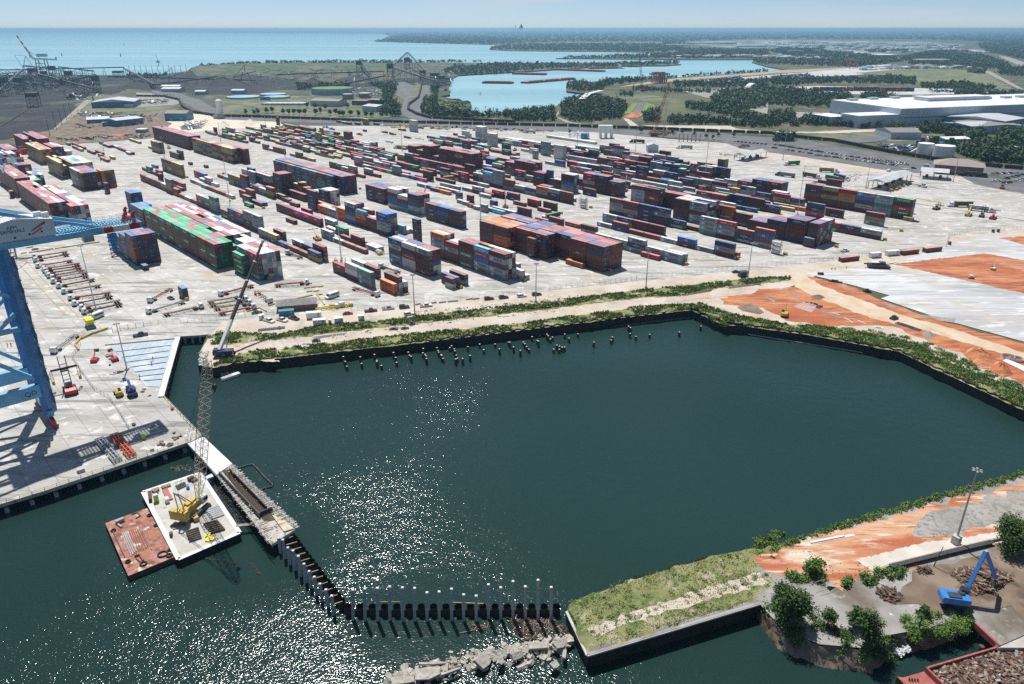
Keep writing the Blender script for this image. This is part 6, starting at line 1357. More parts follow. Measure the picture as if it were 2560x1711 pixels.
debris('driftwood_raft',pl('X 740 400 900 370 940 430 800 440'),60,WZ,['wd','wood'],.3,1.6,.1,44)
debris('driftwood_raft',pl('X 1030 1150 1330 1190 1320 1205 1040 1165'),50,WZ,['wd','wd'],.2,.8,.1,45)
debris('driftwood_raft',pl('X 1395 1180 1450 1200 1510 1290 1490 1290 1420 1210'),40,WZ,['wd','wd'],.2,.7,.1,46)
for a,b,c,d,r,lab in [(1160,618,1365,572,.16,'bare drift log floating before the steel tubes'),(1600,612,1725,690,.12,'thin drift log running to the rubble'),(1560,480,1680,525,.18,'short dark drift log at the tube wall')]:
  m=MB();A=G(('Z',a,b),WZ+.1);m.tu((0,0,0),G(('Z',c,d),WZ+.1)-A,r,7,0,r*.6);tag(m.build('drift_log','wood',None,False,A),lab,'driftwood')
m=MB()
PE=[(1416,1530),(1468,1640),(1899,1511)]
for i in range(2):
  a,b=G(PE[i],.1),G(PE[i+1],.1);m.be(a,b,.55,.35)
tag(m.build('peninsula_wall_cap','concrete'),'pale concrete kerb around the grassy tip of the peninsula','kerb')
pwall(pl('1424 1509 1416 1530 1468 1640 1899 1511'),'black wall face under the kerb of the grassy peninsula',z1=-.3,amp=.12)
pwall(pl('2560 1187 2210 1283 2060 1326 1960 1362 1760 1398 1560 1456 1424 1509'),'low dark bulkhead along the basin side of the peninsula',z1=.1,amp=.2)
fe=empty('handrail_fence',G((1470,1625)),0,'thin wire railing along the front kerb of the grassy peninsula','railing');m=MB();A=G((1474,1628));B=G((1895,1502));L=(B-A).length
for k in range(int(L/2.5)): q=A.lerp(B,k*2.5/L);m.be(q-A,q-A+V_((0,0,1.1)),.06)
m.build('post','ds',fe);m=MB().be(V_((0,0,1.1)),B-A+V_((0,0,1.1)),.05);m.be(V_((0,0,.6)),B-A+V_((0,0,.6)),.04);m.build('rail','ds',fe);fe.location=A
# barges
def barge(corners,h,label,deckm,sidem,rim=None,name='barge',z=WZ):
  P=[G(c,z+h) for c in corners];c0=sum(P,V_())/4;o=empty(name,(c0.x,c0.y,z),0,label,'barge')
  Q=[V_((p.x-c0.x,p.y-c0.y,0)) for p in P];m=MB();m.prism([(q.x,q.y) for q in Q],-.6,h,0,1);m.build('hull',[MAT[deckm] if isinstance(deckm,str) else deckm,MAT[sidem]],o)
  if rim:
    m=MB()
    for i in range(4):
      a,b=Q[i]*.985,Q[(i+1)%4]*.985;m.be(a+V_((0,0,h+.06)),b+V_((0,0,h+.06)),1.1,.12)
    m.build('gunwale',MAT[rim],o)
  return o,c0
wd_=layered('barge_deck',[((.46,.44,.39),0,0,0,None),((.56,.55,.50),.2,.4,.6,None),((.30,.27,.22),.3,.58,.72,None)],bump=.05)
bo,bc=barge(pl('X 520 600 1000 440 1337 945 820 1170'),1.9,'white-rimmed work barge carrying the yellow lattice crane',wd_,'black','white')
rd_=layered('rusty_deck',[((.34,.13,.10),0,0,0,None),((.46,.25,.20),.25,.4,.6,None),((.20,.09,.055),.5,.50,.62,None),((.62,.56,.50),.4,.57,.66,None),((.38,.18,.08),.2,.54,.64,None)],bump=.05)
ro_,rcb=barge(pl('X 210 862 558 735 792 1142 402 1302'),1.5,'rusty red flat barge moored left of the crane barge',rd_,'rd',None)
DZ=WZ+1.95
def bits(reg,items,z,parent_label=None):
  for (name,cat,lab,mt,beams) in items:
    A=G((reg,*beams[0][0]),z);m=MB()
    for (a,b,w,h) in beams: m.be(G((reg,*a),z)-A+V_((0,0,h/2)),G((reg,*b),z)-A+V_((0,0,h/2)),w,h)
    tag(m.build(name,MAT[mt],None,False,A),lab,cat)
bits('X',[('steel_beams','steel beams','bundle of long grey steel beams on the rusty barge','gs',[((350+k*14,945-k*3),(430+k*14,1140-k*14),.22,.25) for k in range(4)]),
('steel_rods','steel rods','row of thin rusty rods in the middle of the rusty barge','rd',[((410+k*16,925-k*5),(470+k*20,1110-k*8),.10,.12) for k in range(6)]),
('long_pipe','pipe','long pale pipe lying at a slant on the rusty barge','wood',[((500,880),(600,1085),.22,.22),((540,850),(585,1000),.18,.2)]),
('guide_rail','steel rails','dark rail along the left side of the rusty barge','ds',[((275,930),(375,1150),.25,.3)]),
('bent_steelwork','steelwork','dark bent steel frame at the back of the rusty barge','ds',[((435,790),(480,775),.25,.3),((480,775),(505,805),.25,.3),((505,805),(465,825),.2,.3)]),
('rusty_bracket','steel bracket','rusty bracket near the front corner of the rusty barge','rust',[((455,1145),(500,1130),.35,.5),((500,1130),(530,1180),.35,.5),((470,1160),(515,1195),.3,.4)]),
('winch','winch','grey winch on the back left corner of the rusty barge','gs',[((300,870),(370,840),.9,1.),((320,880),(350,900),.4,.5)])],WZ+1.5)
bits('X',[('timber_stack','timber','dark timber beams stacked beside the yellow crane','wd',[((880+k*6,940+k*16),(990+k*5,905+k*16),.5,.35) for k in range(6)]),
('timber_stack','timber','darker stack of timbers in front of the crane tracks','wd',[((1030+k*12,880+k*14),(1150+k*12,845+k*14),.5,.5) for k in range(6)]),
('steel_sheets','steel sheets','grey steel sheets stacked right of the crane on the barge','gs',[((1040+k*10,760+k*14),(1160+k*8,720+k*14),.7,.3) for k in range(6)]),
('timber_mat','timber mats','long dark mats under the crane tracks','wood',[((750+k*12,890+k*12),(870+k*12,850+k*12),.6,.2) for k in range(3)]),
('black_mats','mats','pile of black mats at the back of the crane barge','black',[((800+k*4,560+k*8),(875+k*3,525+k*8),.7,.25) for k in range(4)]),
('dark_crates','crates','dark stacked gear by the boom foot','wd',[((905,510),(950,490),1.4,.9),((930,520),(975,500),1.2,.6)]),
('pipe_rack','pipe rack','reddish pipes lying left of the crane','pen_red',[((690+k*9,590-k*4),(735+k*9,680-k*4),.3,.35) for k in range(5)]),
('pallet_gear','pallets','pallets of gear at the back left of the crane barge','wood',[((600,600),(660,580),1.2,.6),((680,570),(755,545),1.4,.4),((615,615),(650,600),1.,.9)]),
('blue_drum','drum','small blue drum on the crane barge','handler_blue',[((895,560),(905,580),.7,.9)]),
('yellow_tarp','tarp','crumpled yellow tarpaulin near the front of the barge','safety_yellow',[((1045,970),(1090,960),1.3,.4),((1060,990),(1120,1000),1.2,.35),((1050,1005),(1085,1010),.9,.3)]),
('tool_box','tool box','dark bollard box at the left rim of the barge','ds',[((750,970),(775,965),1.2,1.)]),
('generator','generator','pale yellow generator behind the crane tracks','yellow',[((950,845),(995,830),1.3,1.2)]),
('white_truck_box','machine','small white machine left of the crane','white',[((715,690),(745,680),1.5,1.4)]),
('dark_post','post','dark posts at the back left corner of the barge','rd',[((585,620),(590,690),.8,1.2)]),
('gangway','gangway','grey gangway plank from barge to pier','gv',[((1030,490),(1165,425),.8,.15)]),('gangway','gangway','second pale gangway at the front of the barge','wood',[((1300,885),(1450,870),1.0,.15)]),
('white_raft','float','small white float between barge and pier','white',[((1055,495),(1110,475),1.2,.5)])],DZ)
for i,(a,b,r) in enumerate([(530,1205,.75),(690,1125,1.1),(745,1135,.6),(400,1185,.5),(280,925,.5),(580,800,.5),(635,885,.45),(750,1090,.4)]):
  m=MB();
  for k in range(14):
    t0,t1=2*pi*k/14,2*pi*(k+1)/14;m.tu((r*cos(t0),r*sin(t0),.2),(r*cos(t1),r*sin(t1),.2),.2,6)
  tag(m.build('old_tyre','tyre',None,False,G(('X',a,b),WZ+1.5)),'black old tyre lying on the rusty barge deck','tyre','old tyres on the rusty barge')
def toilet(p,z,lab,yw=.6,mt='lime'):
  o=empty('portable_toilet',G(p,z),yw,lab,'portable toilet');m=MB().box((0,0,0),(1.15,1.15,2.1));m.build('cabin',MAT[mt],o);m=MB().box((0,0,2.1),(1.25,1.25,.22),0,0,.8);m.build('roof','white',o);m=MB().box((-.585,0,.15),(.03,.8,1.8));m.build('door','gg',o)
toilet(('X',640,680),DZ,'lime green toilet cabin on the crane barge');toilet(('W',1310,1090),0,'lime green toilet cabin on the quay');toilet(('H',1195,1142),0,'lime green cabin between two white trailers',.1)
# yellow lattice crawler crane on the barge
def lattice(p,q,w,mt,parent,name='boom',n=16,th=.09,chord=.16,taper=True):
  m=MB();p,q=V_(p),V_(q);d=(q-p).normalized();r=d.cross(V_((0,0,1))).normalized();t=r.cross(d)
  def ring(k): 
    f=k/n;ww=w*(.35+.65*min(1,f*6,(1-f)*6+.25)) if taper else w;c=p.lerp(q,f);return [c+r*ww*sx/2+t*ww*sy/2 for sx,sy in ((-1,-1),(1,-1),(1,1),(-1,1))]
  for k in range(n):
    A,B=ring(k),ring(k+1)
    for i in range(4):
      m.be(A[i],B[i],chord);j=(i+1)%4;m.be(A[i],B[j] if k%2 else B[i],th) ;m.be(A[j] if k%2 else A[i],B[i] if k%2 else B[j],th);m.be(B[i],B[j],th)
  return m.build(name,MAT[mt] if isinstance(mt,str) else mt,parent)
ca=G2('X',900,810,DZ);cb_=G2('X',1000,720,DZ);cy=yaw(ca,cb_)
co=empty('crawler_crane',ca.lerp(cb_,.45),cy,'yellow crawler crane with tall tan lattice boom on the white-rimmed barge','crane')
m=MB();
for y in (-2.4,2.4): m.box((0,y,0),(7.6,1.1,1.2),0,0,.9)
m.build('track','ds',co)
m=MB().box((-1.2,0,1.5),(6.6,2.9,1.9));m.box((-.5,0,3.4),(3.0,1.4,.5));m.build('house','yellow',co)
m=MB();
for y in (-1.7,0,1.7): m.box((-4.9,y,1.3),(1.5,1.6,2.7))
m.build('counterweight','yellow',co)
m=MB().box((2.6,-1.5,1.8),(1.9,1.4,2.));m.build('cab','white',co)
m=MB().box((2.9,-1.5,2.3),(1.8,1.46,1.));m.build('cab_window','glass',co)
CW4=co.matrix_world if False else Matrix.Translation(co.location)@Matrix.Rotation(cy,4,'Z');inv=CW4.inverted()
foot=V_((2.6,0,2.2));tipw=G((519,902),44.);tip=inv@tipw
lattice(foot,tip,2.2,'tan_lattice',co,'boom',19,.06,.12)
ap=V_((-4.5,0,9.));m=MB();
for y in (-1.,1.): m.be(V_((-.5,y,3.4)),ap+V_((0,y*.6,0)),.25);m.be(V_((-3.8,y,3.2)),ap+V_((0,y*.6,0)),.2)
m.be(ap+V_((0,-.8,0)),ap+V_((0,.8,0)),.3);m.build('gantry','tan_lattice',co)
m=MB()
for y in (-.8,-.4,.4,.8): m.be(ap+V_((0,y,0)),tip+V_((0,y*.8,0)),.06)
hk=V_(tip)-V_((0,0,4.));hk=inv@(G2('W',1950,590,37.));m.be(tip,hk,.08);m.build('pendant','ds',co)
m=MB().box((hk.x,hk.y,hk.z-1.2),(.8,.8,1.2));m.tu((hk.x,hk.y,hk.z-1.2),(hk.x,hk.y,hk.z-2.),.25,6);m.build('hook_block','rd',co)
# telescopic crawler crane by the slip
ba=G2('H',160,1440);tx_=G((545,868));o=empty('telescopic_crane',G2('H',165,1455),R(8),'dark blue crawler crane with a long black and white telescopic boom','crane')
m=MB();
for y in (-2.2,2.2): sprof(m,pl('-3.9 .5 -3.4 0 3.4 0 3.9 .5 3.4 1.1 -3.4 1.1'),.9) ;m.v=[(v[0],v[1]+(y if i>=len(m.v)-12 else 0),v[2]) for i,v in enumerate(m.v)]
m.build('track','ds',o)
m=MB().box((-.3,0,1.3),(7.4,3.,1.6));m.box((-3.,0,2.9),(1.6,2.8,.6));m.build('house','navy',o)
m=MB().box((-2.6,1.2,1.5),(1.9,1.1,2.));m.build('cab','white',o)
M4=(Matrix.Translation(o.location)@Matrix.Rotation(R(8),4,'Z')).inverted();f0=V_((-1.6,0,2.9));tp_=M4@G((657,603),36.)
m=MB().be(f0,f0.lerp(tp_,.26),1.2,1.3);m.build('boom_base','white',o)
for k,(a,b,w) in enumerate([(.26,.45,1.05),(.45,.62,.95),(.62,.80,.85),(.80,.975,.75)]):
  m=MB().be(f0.lerp(tp_,a),f0.lerp(tp_,b),w,w);m.build('boom_section','black',o);m=MB().be(f0.lerp(tp_,b-.006),f0.lerp(tp_,b+.004),w+.12,w+.12);m.build('boom_collar','white',o)
m=MB().be(f0.lerp(tp_,.975),tp_,.7,1.1);m.be(tp_,tp_+V_((1.8,.6,-.2)),.4);m.build('boom_head','gs',o)
m=MB().be(tp_+V_((1.8,.6,-.2)),tp_+V_((1.8,.6,-12)),.07);m.build('hoist_rope','black',o);m=MB().box(tuple(tp_+V_((1.8,.6,-13.6))),(.7,.5,1.6));m.build('hook_block','red',o)
m=MB().be(V_((1.,0,2.)),f0.lerp(tp_,.16),.4);m.build('luffing_cylinder','gv',o)
# blue ship-to-shore gantry crane (landside part in view)
L1=G((132,1062));VV=V_((cos(R(42.5)),sin(R(42.5)),0));UU=V_((cos(R(-47.5)),sin(R(-47.5)),0))
go=empty('gantry_crane',L1,0,'huge light blue ship-to-shore gantry crane with white machinery house at the left edge','gantry crane')
def gb(name,parts,mt):
  m=MB()
  for q in parts:
    if len(q)==4: m.be(q[0],q[1],q[2],q[3])
    else: m.be(q[0],q[1],q[2],q[3],0,q[4])
  return m.build(name,MAT[mt] if isinstance(mt,str) else mt,go)
L2=-UU*17.;GZ=58.7
def z3(v,z): return V_((v.x,v.y,z))
L3=-VV*30.
for nm,b in (('leg',V_((0,0,0))),('leg',L2)): gb(nm,[(z3(b,4.),z3(b,GZ),2.6,2.2)],'crane_blue_shaded')
for b in (L3,L3+L2): gb('leg',[(z3(b,4.),z3(b,GZ+22),2.6,2.2)],'crane_blue')
gb('portal_beam',[(z3(V_((0,0,0)),13.),z3(L3,13.),2.2,4.2)],'cbp');gb('portal_beam',[(z3(L2,13.),z3(L2+L3,13.),2.2,4.2)],'cbp')
gb('sill_beam',[(z3(UU*2.5,5.),z3(L2-UU*2.5,5.),1.8,2.)],'crane_blue');gb('sill_beam',[(z3(L3+UU*2.5,5.),z3(L3+L2-UU*2.5,5.),1.8,2.)],'crane_blue')
gb('brace',[(z3(V_((0,0,0)),16.),z3(L3,44.),1.1,1.1),(z3(V_((0,0,0)),44.),z3(L3,GZ-1),1.,1.),(z3(V_((0,0,0)),40.),z3(L3,17.),1.1,1.1)],'cbp')
gb('brace',[(z3(L2,16.),z3(L2+L3,44.),1.1,1.1),(z3(L2,40.),z3(L2+L3,17.),1.1,1.1)],'cbp')
gb('tie_beam',[(z3(V_((0,0,0)),34.),z3(L3,34.),1.2,1.4)],'cbp');gb('tie_beam',[(z3(V_((0,0,0)),GZ-3),z3(L2,GZ-3),1.4,2.)],'crane_blue')
gb('bogie_beam',[(z3(UU*4.6,2.6),z3(-UU*4.6,2.6),1.2,1.3)],'red');gb('bogie_beam',[(z3(L2+UU*4.6,2.6),z3(L2-UU*4.6,2.6),1.2,1.3)],'red')
for c in (V_((0,0,0)),L2):
  for s in (-3.6,-1.4,1.4,3.6):
    m=MB();w=c+UU*s;m.tu(z3(w-VV*.5,.7),z3(w+VV*.5,.7),.7,10);m.be(z3(w-UU*.9,1.5),z3(w+UU*.9,1.5),1.,.8);m.build('wheel_bogie','crane_red',go)
m=MB();sw=VV*2.6
for k in range(14):
  z=4+k*3.7;a=VV*2.0+UU*(.9 if k%2 else -.9);b=VV*2.0+UU*(-.9 if k%2 else .9)
  m.be(z3(a,z),z3(b,z+3.7),.8,.12);m.be(z3(a+VV*.4,z+1.),z3(b+VV*.4,z+4.7),.07)
  m.be(z3(VV*1.2-UU*1.4,z+3.7),z3(VV*2.8-UU*1.4,z+3.7),1.1,.12);m.be(z3(VV*2.8-UU*1.9,z+3.7),z3(VV*2.8-UU*1.9,z+4.8),.08)
m.build('stairway','shed_blue',go)
def projpt(px_,d,lo,hi):
  """height at which the point L1+VV*d shows at photo row px_"""
  w=L1+VV*d;return min(((abs(PR((w.x,w.y,z))[1]-px_),z) for z in [lo+i*.1 for i in range(int((hi-lo)*10))]))[1]
E_=38.5
for off in (0.,-7.5):
  c=UU*off
  gb('girder',[(z3(c-VV*34,GZ+.9),z3(c+VV*27.5,GZ+.9),1.5,1.8)],'cbp')
  gb('girder_end_red',[(z3(c+VV*27.5,GZ+.9),z3(c+VV*30.2,GZ+.9),1.5,1.8)],'red');gb('girder_end_white',[(z3(c+VV*30.2,GZ+.9),z3(c+VV*35.,GZ+.9),1.5,1.8)],'white');gb('girder_end_red',[(z3(c+VV*35.,GZ+.9),z3(c+VV*E_,GZ+.9),1.5,1.8)],'red')
gb('cross_beam',[(z3(VV*E_+UU*.8,GZ+1.),z3(VV*E_-UU*8.4,GZ+1.),1.,1.8),(z3(VV*26+UU*.8,GZ+.6),z3(VV*26-UU*8.4,GZ+.6),1.,1.)],'crane_blue')
m=MB()
for k in range(26): a=VV*(15.5+k*.9);m.be(z3(a,GZ+2.25),z3(a-UU*7.5,GZ+2.25),.5,.07)
for off in (1.,-1.2,-6.3,-8.6):
  a,b=VV*15+UU*off,VV*E_+UU*off;m.be(z3(a,GZ+3.4),z3(b,GZ+3.4),.09);m.be(z3(a,GZ+2.9),z3(b,GZ+2.9),.07);m.be(z3(a,GZ+2.25),z3(b,GZ+2.25),.6,.07)
  for k in range(12): q=a.lerp(b,k/11);m.be(z3(q,GZ+2.2),z3(q,GZ+3.4),.07)
m.build('walkway','cbp',go)
m=MB();e=VV*36.5-UU*3.5
m.box((e.x,e.y,GZ+2.3),(3.4,2.,1.2),R(42));
for k,(a,b,hh) in enumerate([(0,-3.2,3.),(0.5,3.0,2.6),(-1.5,0,1.8),(1.2,-1,1.4),(-2.5,2.2,1.2)]): q=e+VV*a+UU*b;m.box((q.x,q.y,GZ+2.2),(.9,.8,hh),R(42));m.tu(z3(q,GZ+2.2+hh),z3(q+VV*.7,GZ+2.6+hh),.5,8)
m.build('hoist_machinery','red',go)
m=MB();e=VV*29.5;
for k in range(3): q=e+UU*.5;m.box((q.x,q.y,GZ-2.2*(k+1)),(2.4-.5*k,1.8,1.8),R(42),0,1.)
m.build('end_cabin','crane_blue',go)
m=MB();q=VV*23.5-UU*4;m.box((q.x,q.y,GZ-2.6),(3.,3.,2.),R(42));m.build('trolley_cab','gs',go)
m=MB()
for k in range(6):
  for a in (0,1): q=VV*(28.+a*1.6)+UU*1.2;m.be(z3(q,GZ),z3(q,GZ-8),.12)
  z=GZ-1.2-k*1.3;m.be(z3(VV*27.7+UU*1.2,z),z3(VV*29.9+UU*1.2,z),1.1,.08);m.be(z3(VV*(27.7 if k%2 else 29.9)+UU*1.2,z),z3(VV*(29.9 if k%2 else 27.7)+UU*1.2,z-1.3),.6,.1)
m.build('ladder_cage','crane_blue',go)
for off in (0.,-7.5):
  e=VV*27.5+UU*off;zb=GZ+1.9;t=-VV*34.+UU*off;zt=projpt(480.,-34.,60,110);gb('backstay',[(z3(e,zb),z3(t,zt),.75,.75)],'cbp');e2=VV*26.2+UU*off;gb('backstay',[(z3(e2,zb),z3(t,zt+2.),.6,.6)],'cbp')
hz0=61.;h0,h1=-2.9,14.5;dep0,dep1=1.2,-9.5;H1=4.8;pk=6.1
def hp(a,b,z): return z3(VV*a+UU*b,z)
m=MB();mid=(h0+h1)/2
V8=[hp(h0,dep0,hz0),hp(h1,dep0,hz0),hp(h1,dep0,hz0+H1),hp(mid,dep0,hz0+pk),hp(h0,dep0,hz0+H1),hp(h0,dep1,hz0),hp(h1,dep1,hz0),hp(h1,dep1,hz0+H1),hp(mid,dep1,hz0+pk),hp(h0,dep1,hz0+H1)]
m.add(V8,[(0,1,2,3,4),(9,8,7,6,5),(1,6,7,2),(0,4,9,5),(0,5,6,1)],0);m.add(V8,[(3,2,7,8),(4,3,8,9)],1);m.build('machinery_house',[mat('house_white',(.66,.68,.69),rough=.45,var=.03,vscale=.3),'white_roof'],go)
def wall_text(txt,size,a,z,mt,name='lettering'):
  co_,fs=text_mesh(txt,size,.02);m=MB();m.add([hp(a+c[0],dep0+.03+c[2],hz0+z+c[1]) for c in co_],fs);return m.build(name,INK[mt],go)
INK['deepblue']=mat('ink_deepblue',(.01,.03,.10))
wall_text('APM',1.35,3.7,3.75,'deepblue');wall_text('TERMINALS',1.35,3.3,2.65,'deepblue')
m=MB()
for (a0,z0_,a1,z1_,t0,t1) in [(8.3,1.95,12.3,4.1,.30,.75),(8.1,.85,11.2,2.6,.25,.42)]:
  m.add([hp(a0,dep0+.05,hz0+z0_),hp(a1,dep0+.05,hz0+z1_-t1/2),hp(a1,dep0+.05,hz0+z1_+t1/2),hp(a0,dep0+.05,hz0+z0_+t0)],[(0,1,2,3)])
m.build('logo_stripes',INK['red'],go)
m=MB();
for (a,z) in [(10.6,1.2),(7.4,.9),(3.6,.5)]: m.add([hp(a,dep0+.04,hz0+z),hp(a+.5,dep0+.04,hz0+z),hp(a+.5,dep0+.04,hz0+z+.6),hp(a,dep0+.04,hz0+z+.6)],[(0,1,2,3)])
m.build('vent','black',go)
m=MB()
for k in range(24): a=h0+(h1-h0)*k/23;zz=hz0+H1+(pk-H1)*(1-abs(a-mid)/((h1-h0)/2));m.be(hp(a,dep0-.2,zz),hp(a,dep0-.2,zz+1.),.06)
for s in (h0,h1): m.be(hp(s,dep0-.2,hz0+H1+1.),hp(mid,dep0-.2,hz0+pk+1.),.06);m.be(hp(s,dep0-.2,hz0+H1+.5),hp(mid,dep0-.2,hz0+pk+.5),.05)
m.build('roof_rail','gv',go)
m=MB();q=VV*11.5-UU*3;m.box((q.x,q.y,hz0+5.),(2.,1.6,1.6),R(42));q=VV*13.2-UU*1.5;m.box((q.x,q.y,hz0+4.6),(1.8,1.6,1.9),R(42));m.build('roof_unit','white',go)
co_,fs=text_mesh('QD',2.2,.02);m=MB();m.add([z3(VV*(-3.4+c[0])+UU*(1.14+c[2]),13.+c[1]-.2) for c in co_],fs);m.build('number',INK['deepblue'],go)
g2=empty('gantry_crane',G((10,424)),0,'red and blue end of a second gantry crane between the far left blocks','gantry crane');L=g2.location
def P2(a,b,z): return z3(VV*a+UU*b,z)
base2=G2('A',200,520,0);g2.location=G2('A',60,600,0)
def at2(reg,a,b,z): return G((reg,a,b),z)-g2.location
z2=50.
m=MB();
for dy in (0,-45): m.be(at2('A',-200,500+dy,z2),at2('A',20,470+dy,z2),2.,2.6)
m.build('girder','crane_blue',g2)
m=MB();
for a,b in ((20,90),(190,265)): m.be(at2('A',a,468-(a-20)*.04,z2),at2('A',b,462-(b-20)*.04,z2),2.,2.6)
m.box(tuple(at2('A',280,400,z2)),(3.,3.,3.4),R(42));m.box(tuple(at2('A',250,360,z2)),(2.,2.,3.),R(42));m.box(tuple(at2('A',215,390,z2)),(3.,2.,1.6),R(42));m.build('machinery_end','red',g2)
m=MB().be(at2('A',90,466,z2),at2('A',190,464,z2),2.,2.6);m.build('white_band','white',g2)
m=MB().be(at2('A',-60,420,z2+2),at2('A',320,455,z2+2),.3);m.be(at2('A',-60,345,z2+3),at2('A',200,330,z2+3),.3);m.be(at2('A',-100,300,z2+12),at2('A',180,440,z2+2),.5)
m.be(at2('A',30,600,30.),at2('A',60,470,z2),.9);m.be(at2('A',-20,520,z2),at2('A',60,600,30.),.5);m.build('frame','cbp',g2)
m=MB().be(V_((-8,-3,0)),V_((-8,-3,z2)),2.,2.);m.build('leg','crane_blue',g2)
# quay equipment
def chassis(reg,a,b,c,d,mt,lab):
  A=G((reg,a,b));B=G((reg,c,d));L=(B-A).length;o=empty('stacked_chassis',A,yaw(A,B),lab,'trailer frames');
  for lv in range(3):
    m=MB();z=.5+lv*.5
    for y in (-.5,.5): m.be((0,y,z),(L,y,z),.18,.3)
    for k in range(8): x=L*k/7;m.be((x,-1.25,z),(x,1.25,z),.2,.22)
    for y in (-1.2,1.2): m.be((0,y,z),(L*.45,y,z),.12);m.be((L*.7,y,z),(L,y,z),.12)
    m.build('trailer_frame',MAT[mt],o)
chassis('W',1045,1075,1210,1260,'orange_frame','stack of orange-red trailer frames on the quay');chassis('W',915,1115,1080,1300,'gv','stack of grey trailer frames left of the orange ones')
def telehandler(p,q,lab):
  A=G(p);o=empty('telehandler',A,yaw(A,G(q)),lab,'telehandler');m=MB().box((0,0,.7),(4.6,1.9,.9));m.box((-1.8,0,1.5),(1.,1.7,.6));m.build('body','yellow',o)
  m=MB().be((-2.2,.4,2.),(3.,.4,1.5),.45,.5);m.build('boom','yellow',o);m=MB().box((0,-.5,1.5),(1.4,.9,1.1));m.build('cab','glass',o)
  for x in (-1.5,1.5):
    for y in (-1.,1.): w=MB();wheel(w,x,y,.65,.65,.45);w.build('wheel','tyre',o)
telehandler(('W',1085,690),('W',1050,640),'yellow telehandler beside the blue mobile crane')
def rtcrane(p,q,lab,col='navy'):
  A=G(p);o=empty('mobile_crane',A,yaw(A,G(q)),lab,'mobile crane');m=MB().box((0,0,.9),(7.4,2.5,1.));m.box((-1.,0,1.9),(3.4,2.3,1.));m.build('body',MAT[col],o)
  m=MB().be((-2.4,0,3.),(6.6,0,2.6),.8,.8);m.build('boom','navy',o);m=MB().box((0,1.,1.9),(1.6,.9,1.5));m.build('cab','glass',o)
  for x in (-2.4,2.4):
    for y in (-1.3,1.3): w=MB();wheel(w,x,y,.8,.8,.6);w.build('wheel','tyre',o)
rtcrane(('W',1205,680),('W',1160,560),'dark blue rough-terrain crane next to the metal decking')
def boomlift(p,q,lab):
  A=G(p);o=empty('boom_lift',A,yaw(A,G(q)),lab,'boom lift');m=MB().box((0,0,.4),(2.8,2.2,1.1));m.build('base','red',o)
  m=MB().be((-1,0,1.4),(2.6,0,3.4),.35);m.be((2.6,0,3.4),(3.8,0,3.2),.25);m.build('boom','red',o);m=MB().box((4.2,0,2.6),(.9,1.6,1.1));m.build('basket','ds',o)
  for x in (-1.,1.):
    for y in (-1.,1.): w=MB();wheel(w,x,y,.4,.4,.35);w.build('wheel','tyre',o)
boomlift(('W',865,385),('W',915,320),'red boom lift on the slab above the pit');boomlift(('W',1050,375),('W',1020,345),'small dark-masted lift at the pit edge')
o=empty('hopper_machine',G2('G',885,1320),R(-50),'yellow spreader hopper with teal base beside the shuttle bus','machine');m=MB().box((0,0,1.4),(5.,2.6,2.6),0,0,1.15);m.build('hopper','safety_yellow',o);m=MB().box((2.8,0,.4),(2.6,3.,1.));m.build('base','shed_teal',o)
for x in (-1.8,1.2):
  for y in (-1.3,1.3): w=MB();wheel(w,x,y,.5,.5,.4);w.build('wheel','tyre',o)
GEAR=[('W',1000,420,'ds',.8,'small dark bin by the pit'),('W',1590,1040,'ds',.9,'dark bin near the quay corner'),('W',1545,1150,'wd',1.6,'dark mat folded near the rail'),('W',1480,1140,'wood',2.,'planks lying near the quay rail'),('W',1600,1090,'wood',1.8,'boards left beside the quay corner'),('W',1225,960,'ds',1.4,'dark welding set by the cable trench'),('W',1575,820,'red',1.2,'red cooler box on the diagonal quay edge'),('W',1360,700,'wood',1.,'small crate at the pit rim'),('W',1310,640,'wood',1.3,'pallet at the pit rim'),('W',1300,660,'concrete',1.,'pale block at the pit rim'),
('W',1100,480,'wd',2.,'dark heap of fittings by the light mast'),('W',1060,490,'gv',2.4,'loose steel sheets by the light mast'),('W',1140,550,'handler_blue',1.4,'blue gear beside the mobile crane'),('W',1000,330,'wood',2.4,'long planks left of the metal decking'),('W',1650,1065,'red',.9,'red cable reel near the quay corner')]
for reg,a,b,mt,s,lab in GEAR:
  m=MB()
  for k in range(4): m.box((ru(-.4,.4)*s,ru(-.4,.4)*s,rc([0,0,.3])),(s*ru(.4,1.),s*ru(.2,.6),ru(.3,.8)),ru(0,3))
  tag(m.build('site_gear',MAT[mt],None,False,G((reg,a,b))),lab,'site gear')
def fence(pts,label,h=2.2,step=3.,mt='gv',wires=5):
  P=[G(p) for p in res(pts)];o=empty('chain_link_fence',P[0],0,label,'fence');m=MB();
  for w,d in along(P,step): m.be(w-P[0],w-P[0]+V_((0,0,h)),.09)
  m.build('post',MAT[mt],o);m=MB()
  for i in range(len(P)-1):
    for k in range(wires): z=.15+k*(h-.2)/(wires-1);m.be(P[i]-P[0]+V_((0,0,z)),P[i+1]-P[0]+V_((0,0,z)),.035)
  m.build('mesh_wire',MAT[mt],o)
fence(pl('G 1100 1370 1500 1300 H 0 1110 650 1035'),'chain-link fence left of the brick hut');fence(pl('H 1400 1010 I 0 965 1100 850 2346 700'),'chain-link fence along the service road, left half');fence(pl('E 0 1530 1000 1395 2346 1270 F 550 895 840 855'),'chain-link fence along the service road, right half');fence(pl('F 1580 780 1610 670 1800 620 2346 595'),'chain-link fence curving past the right yard corner')
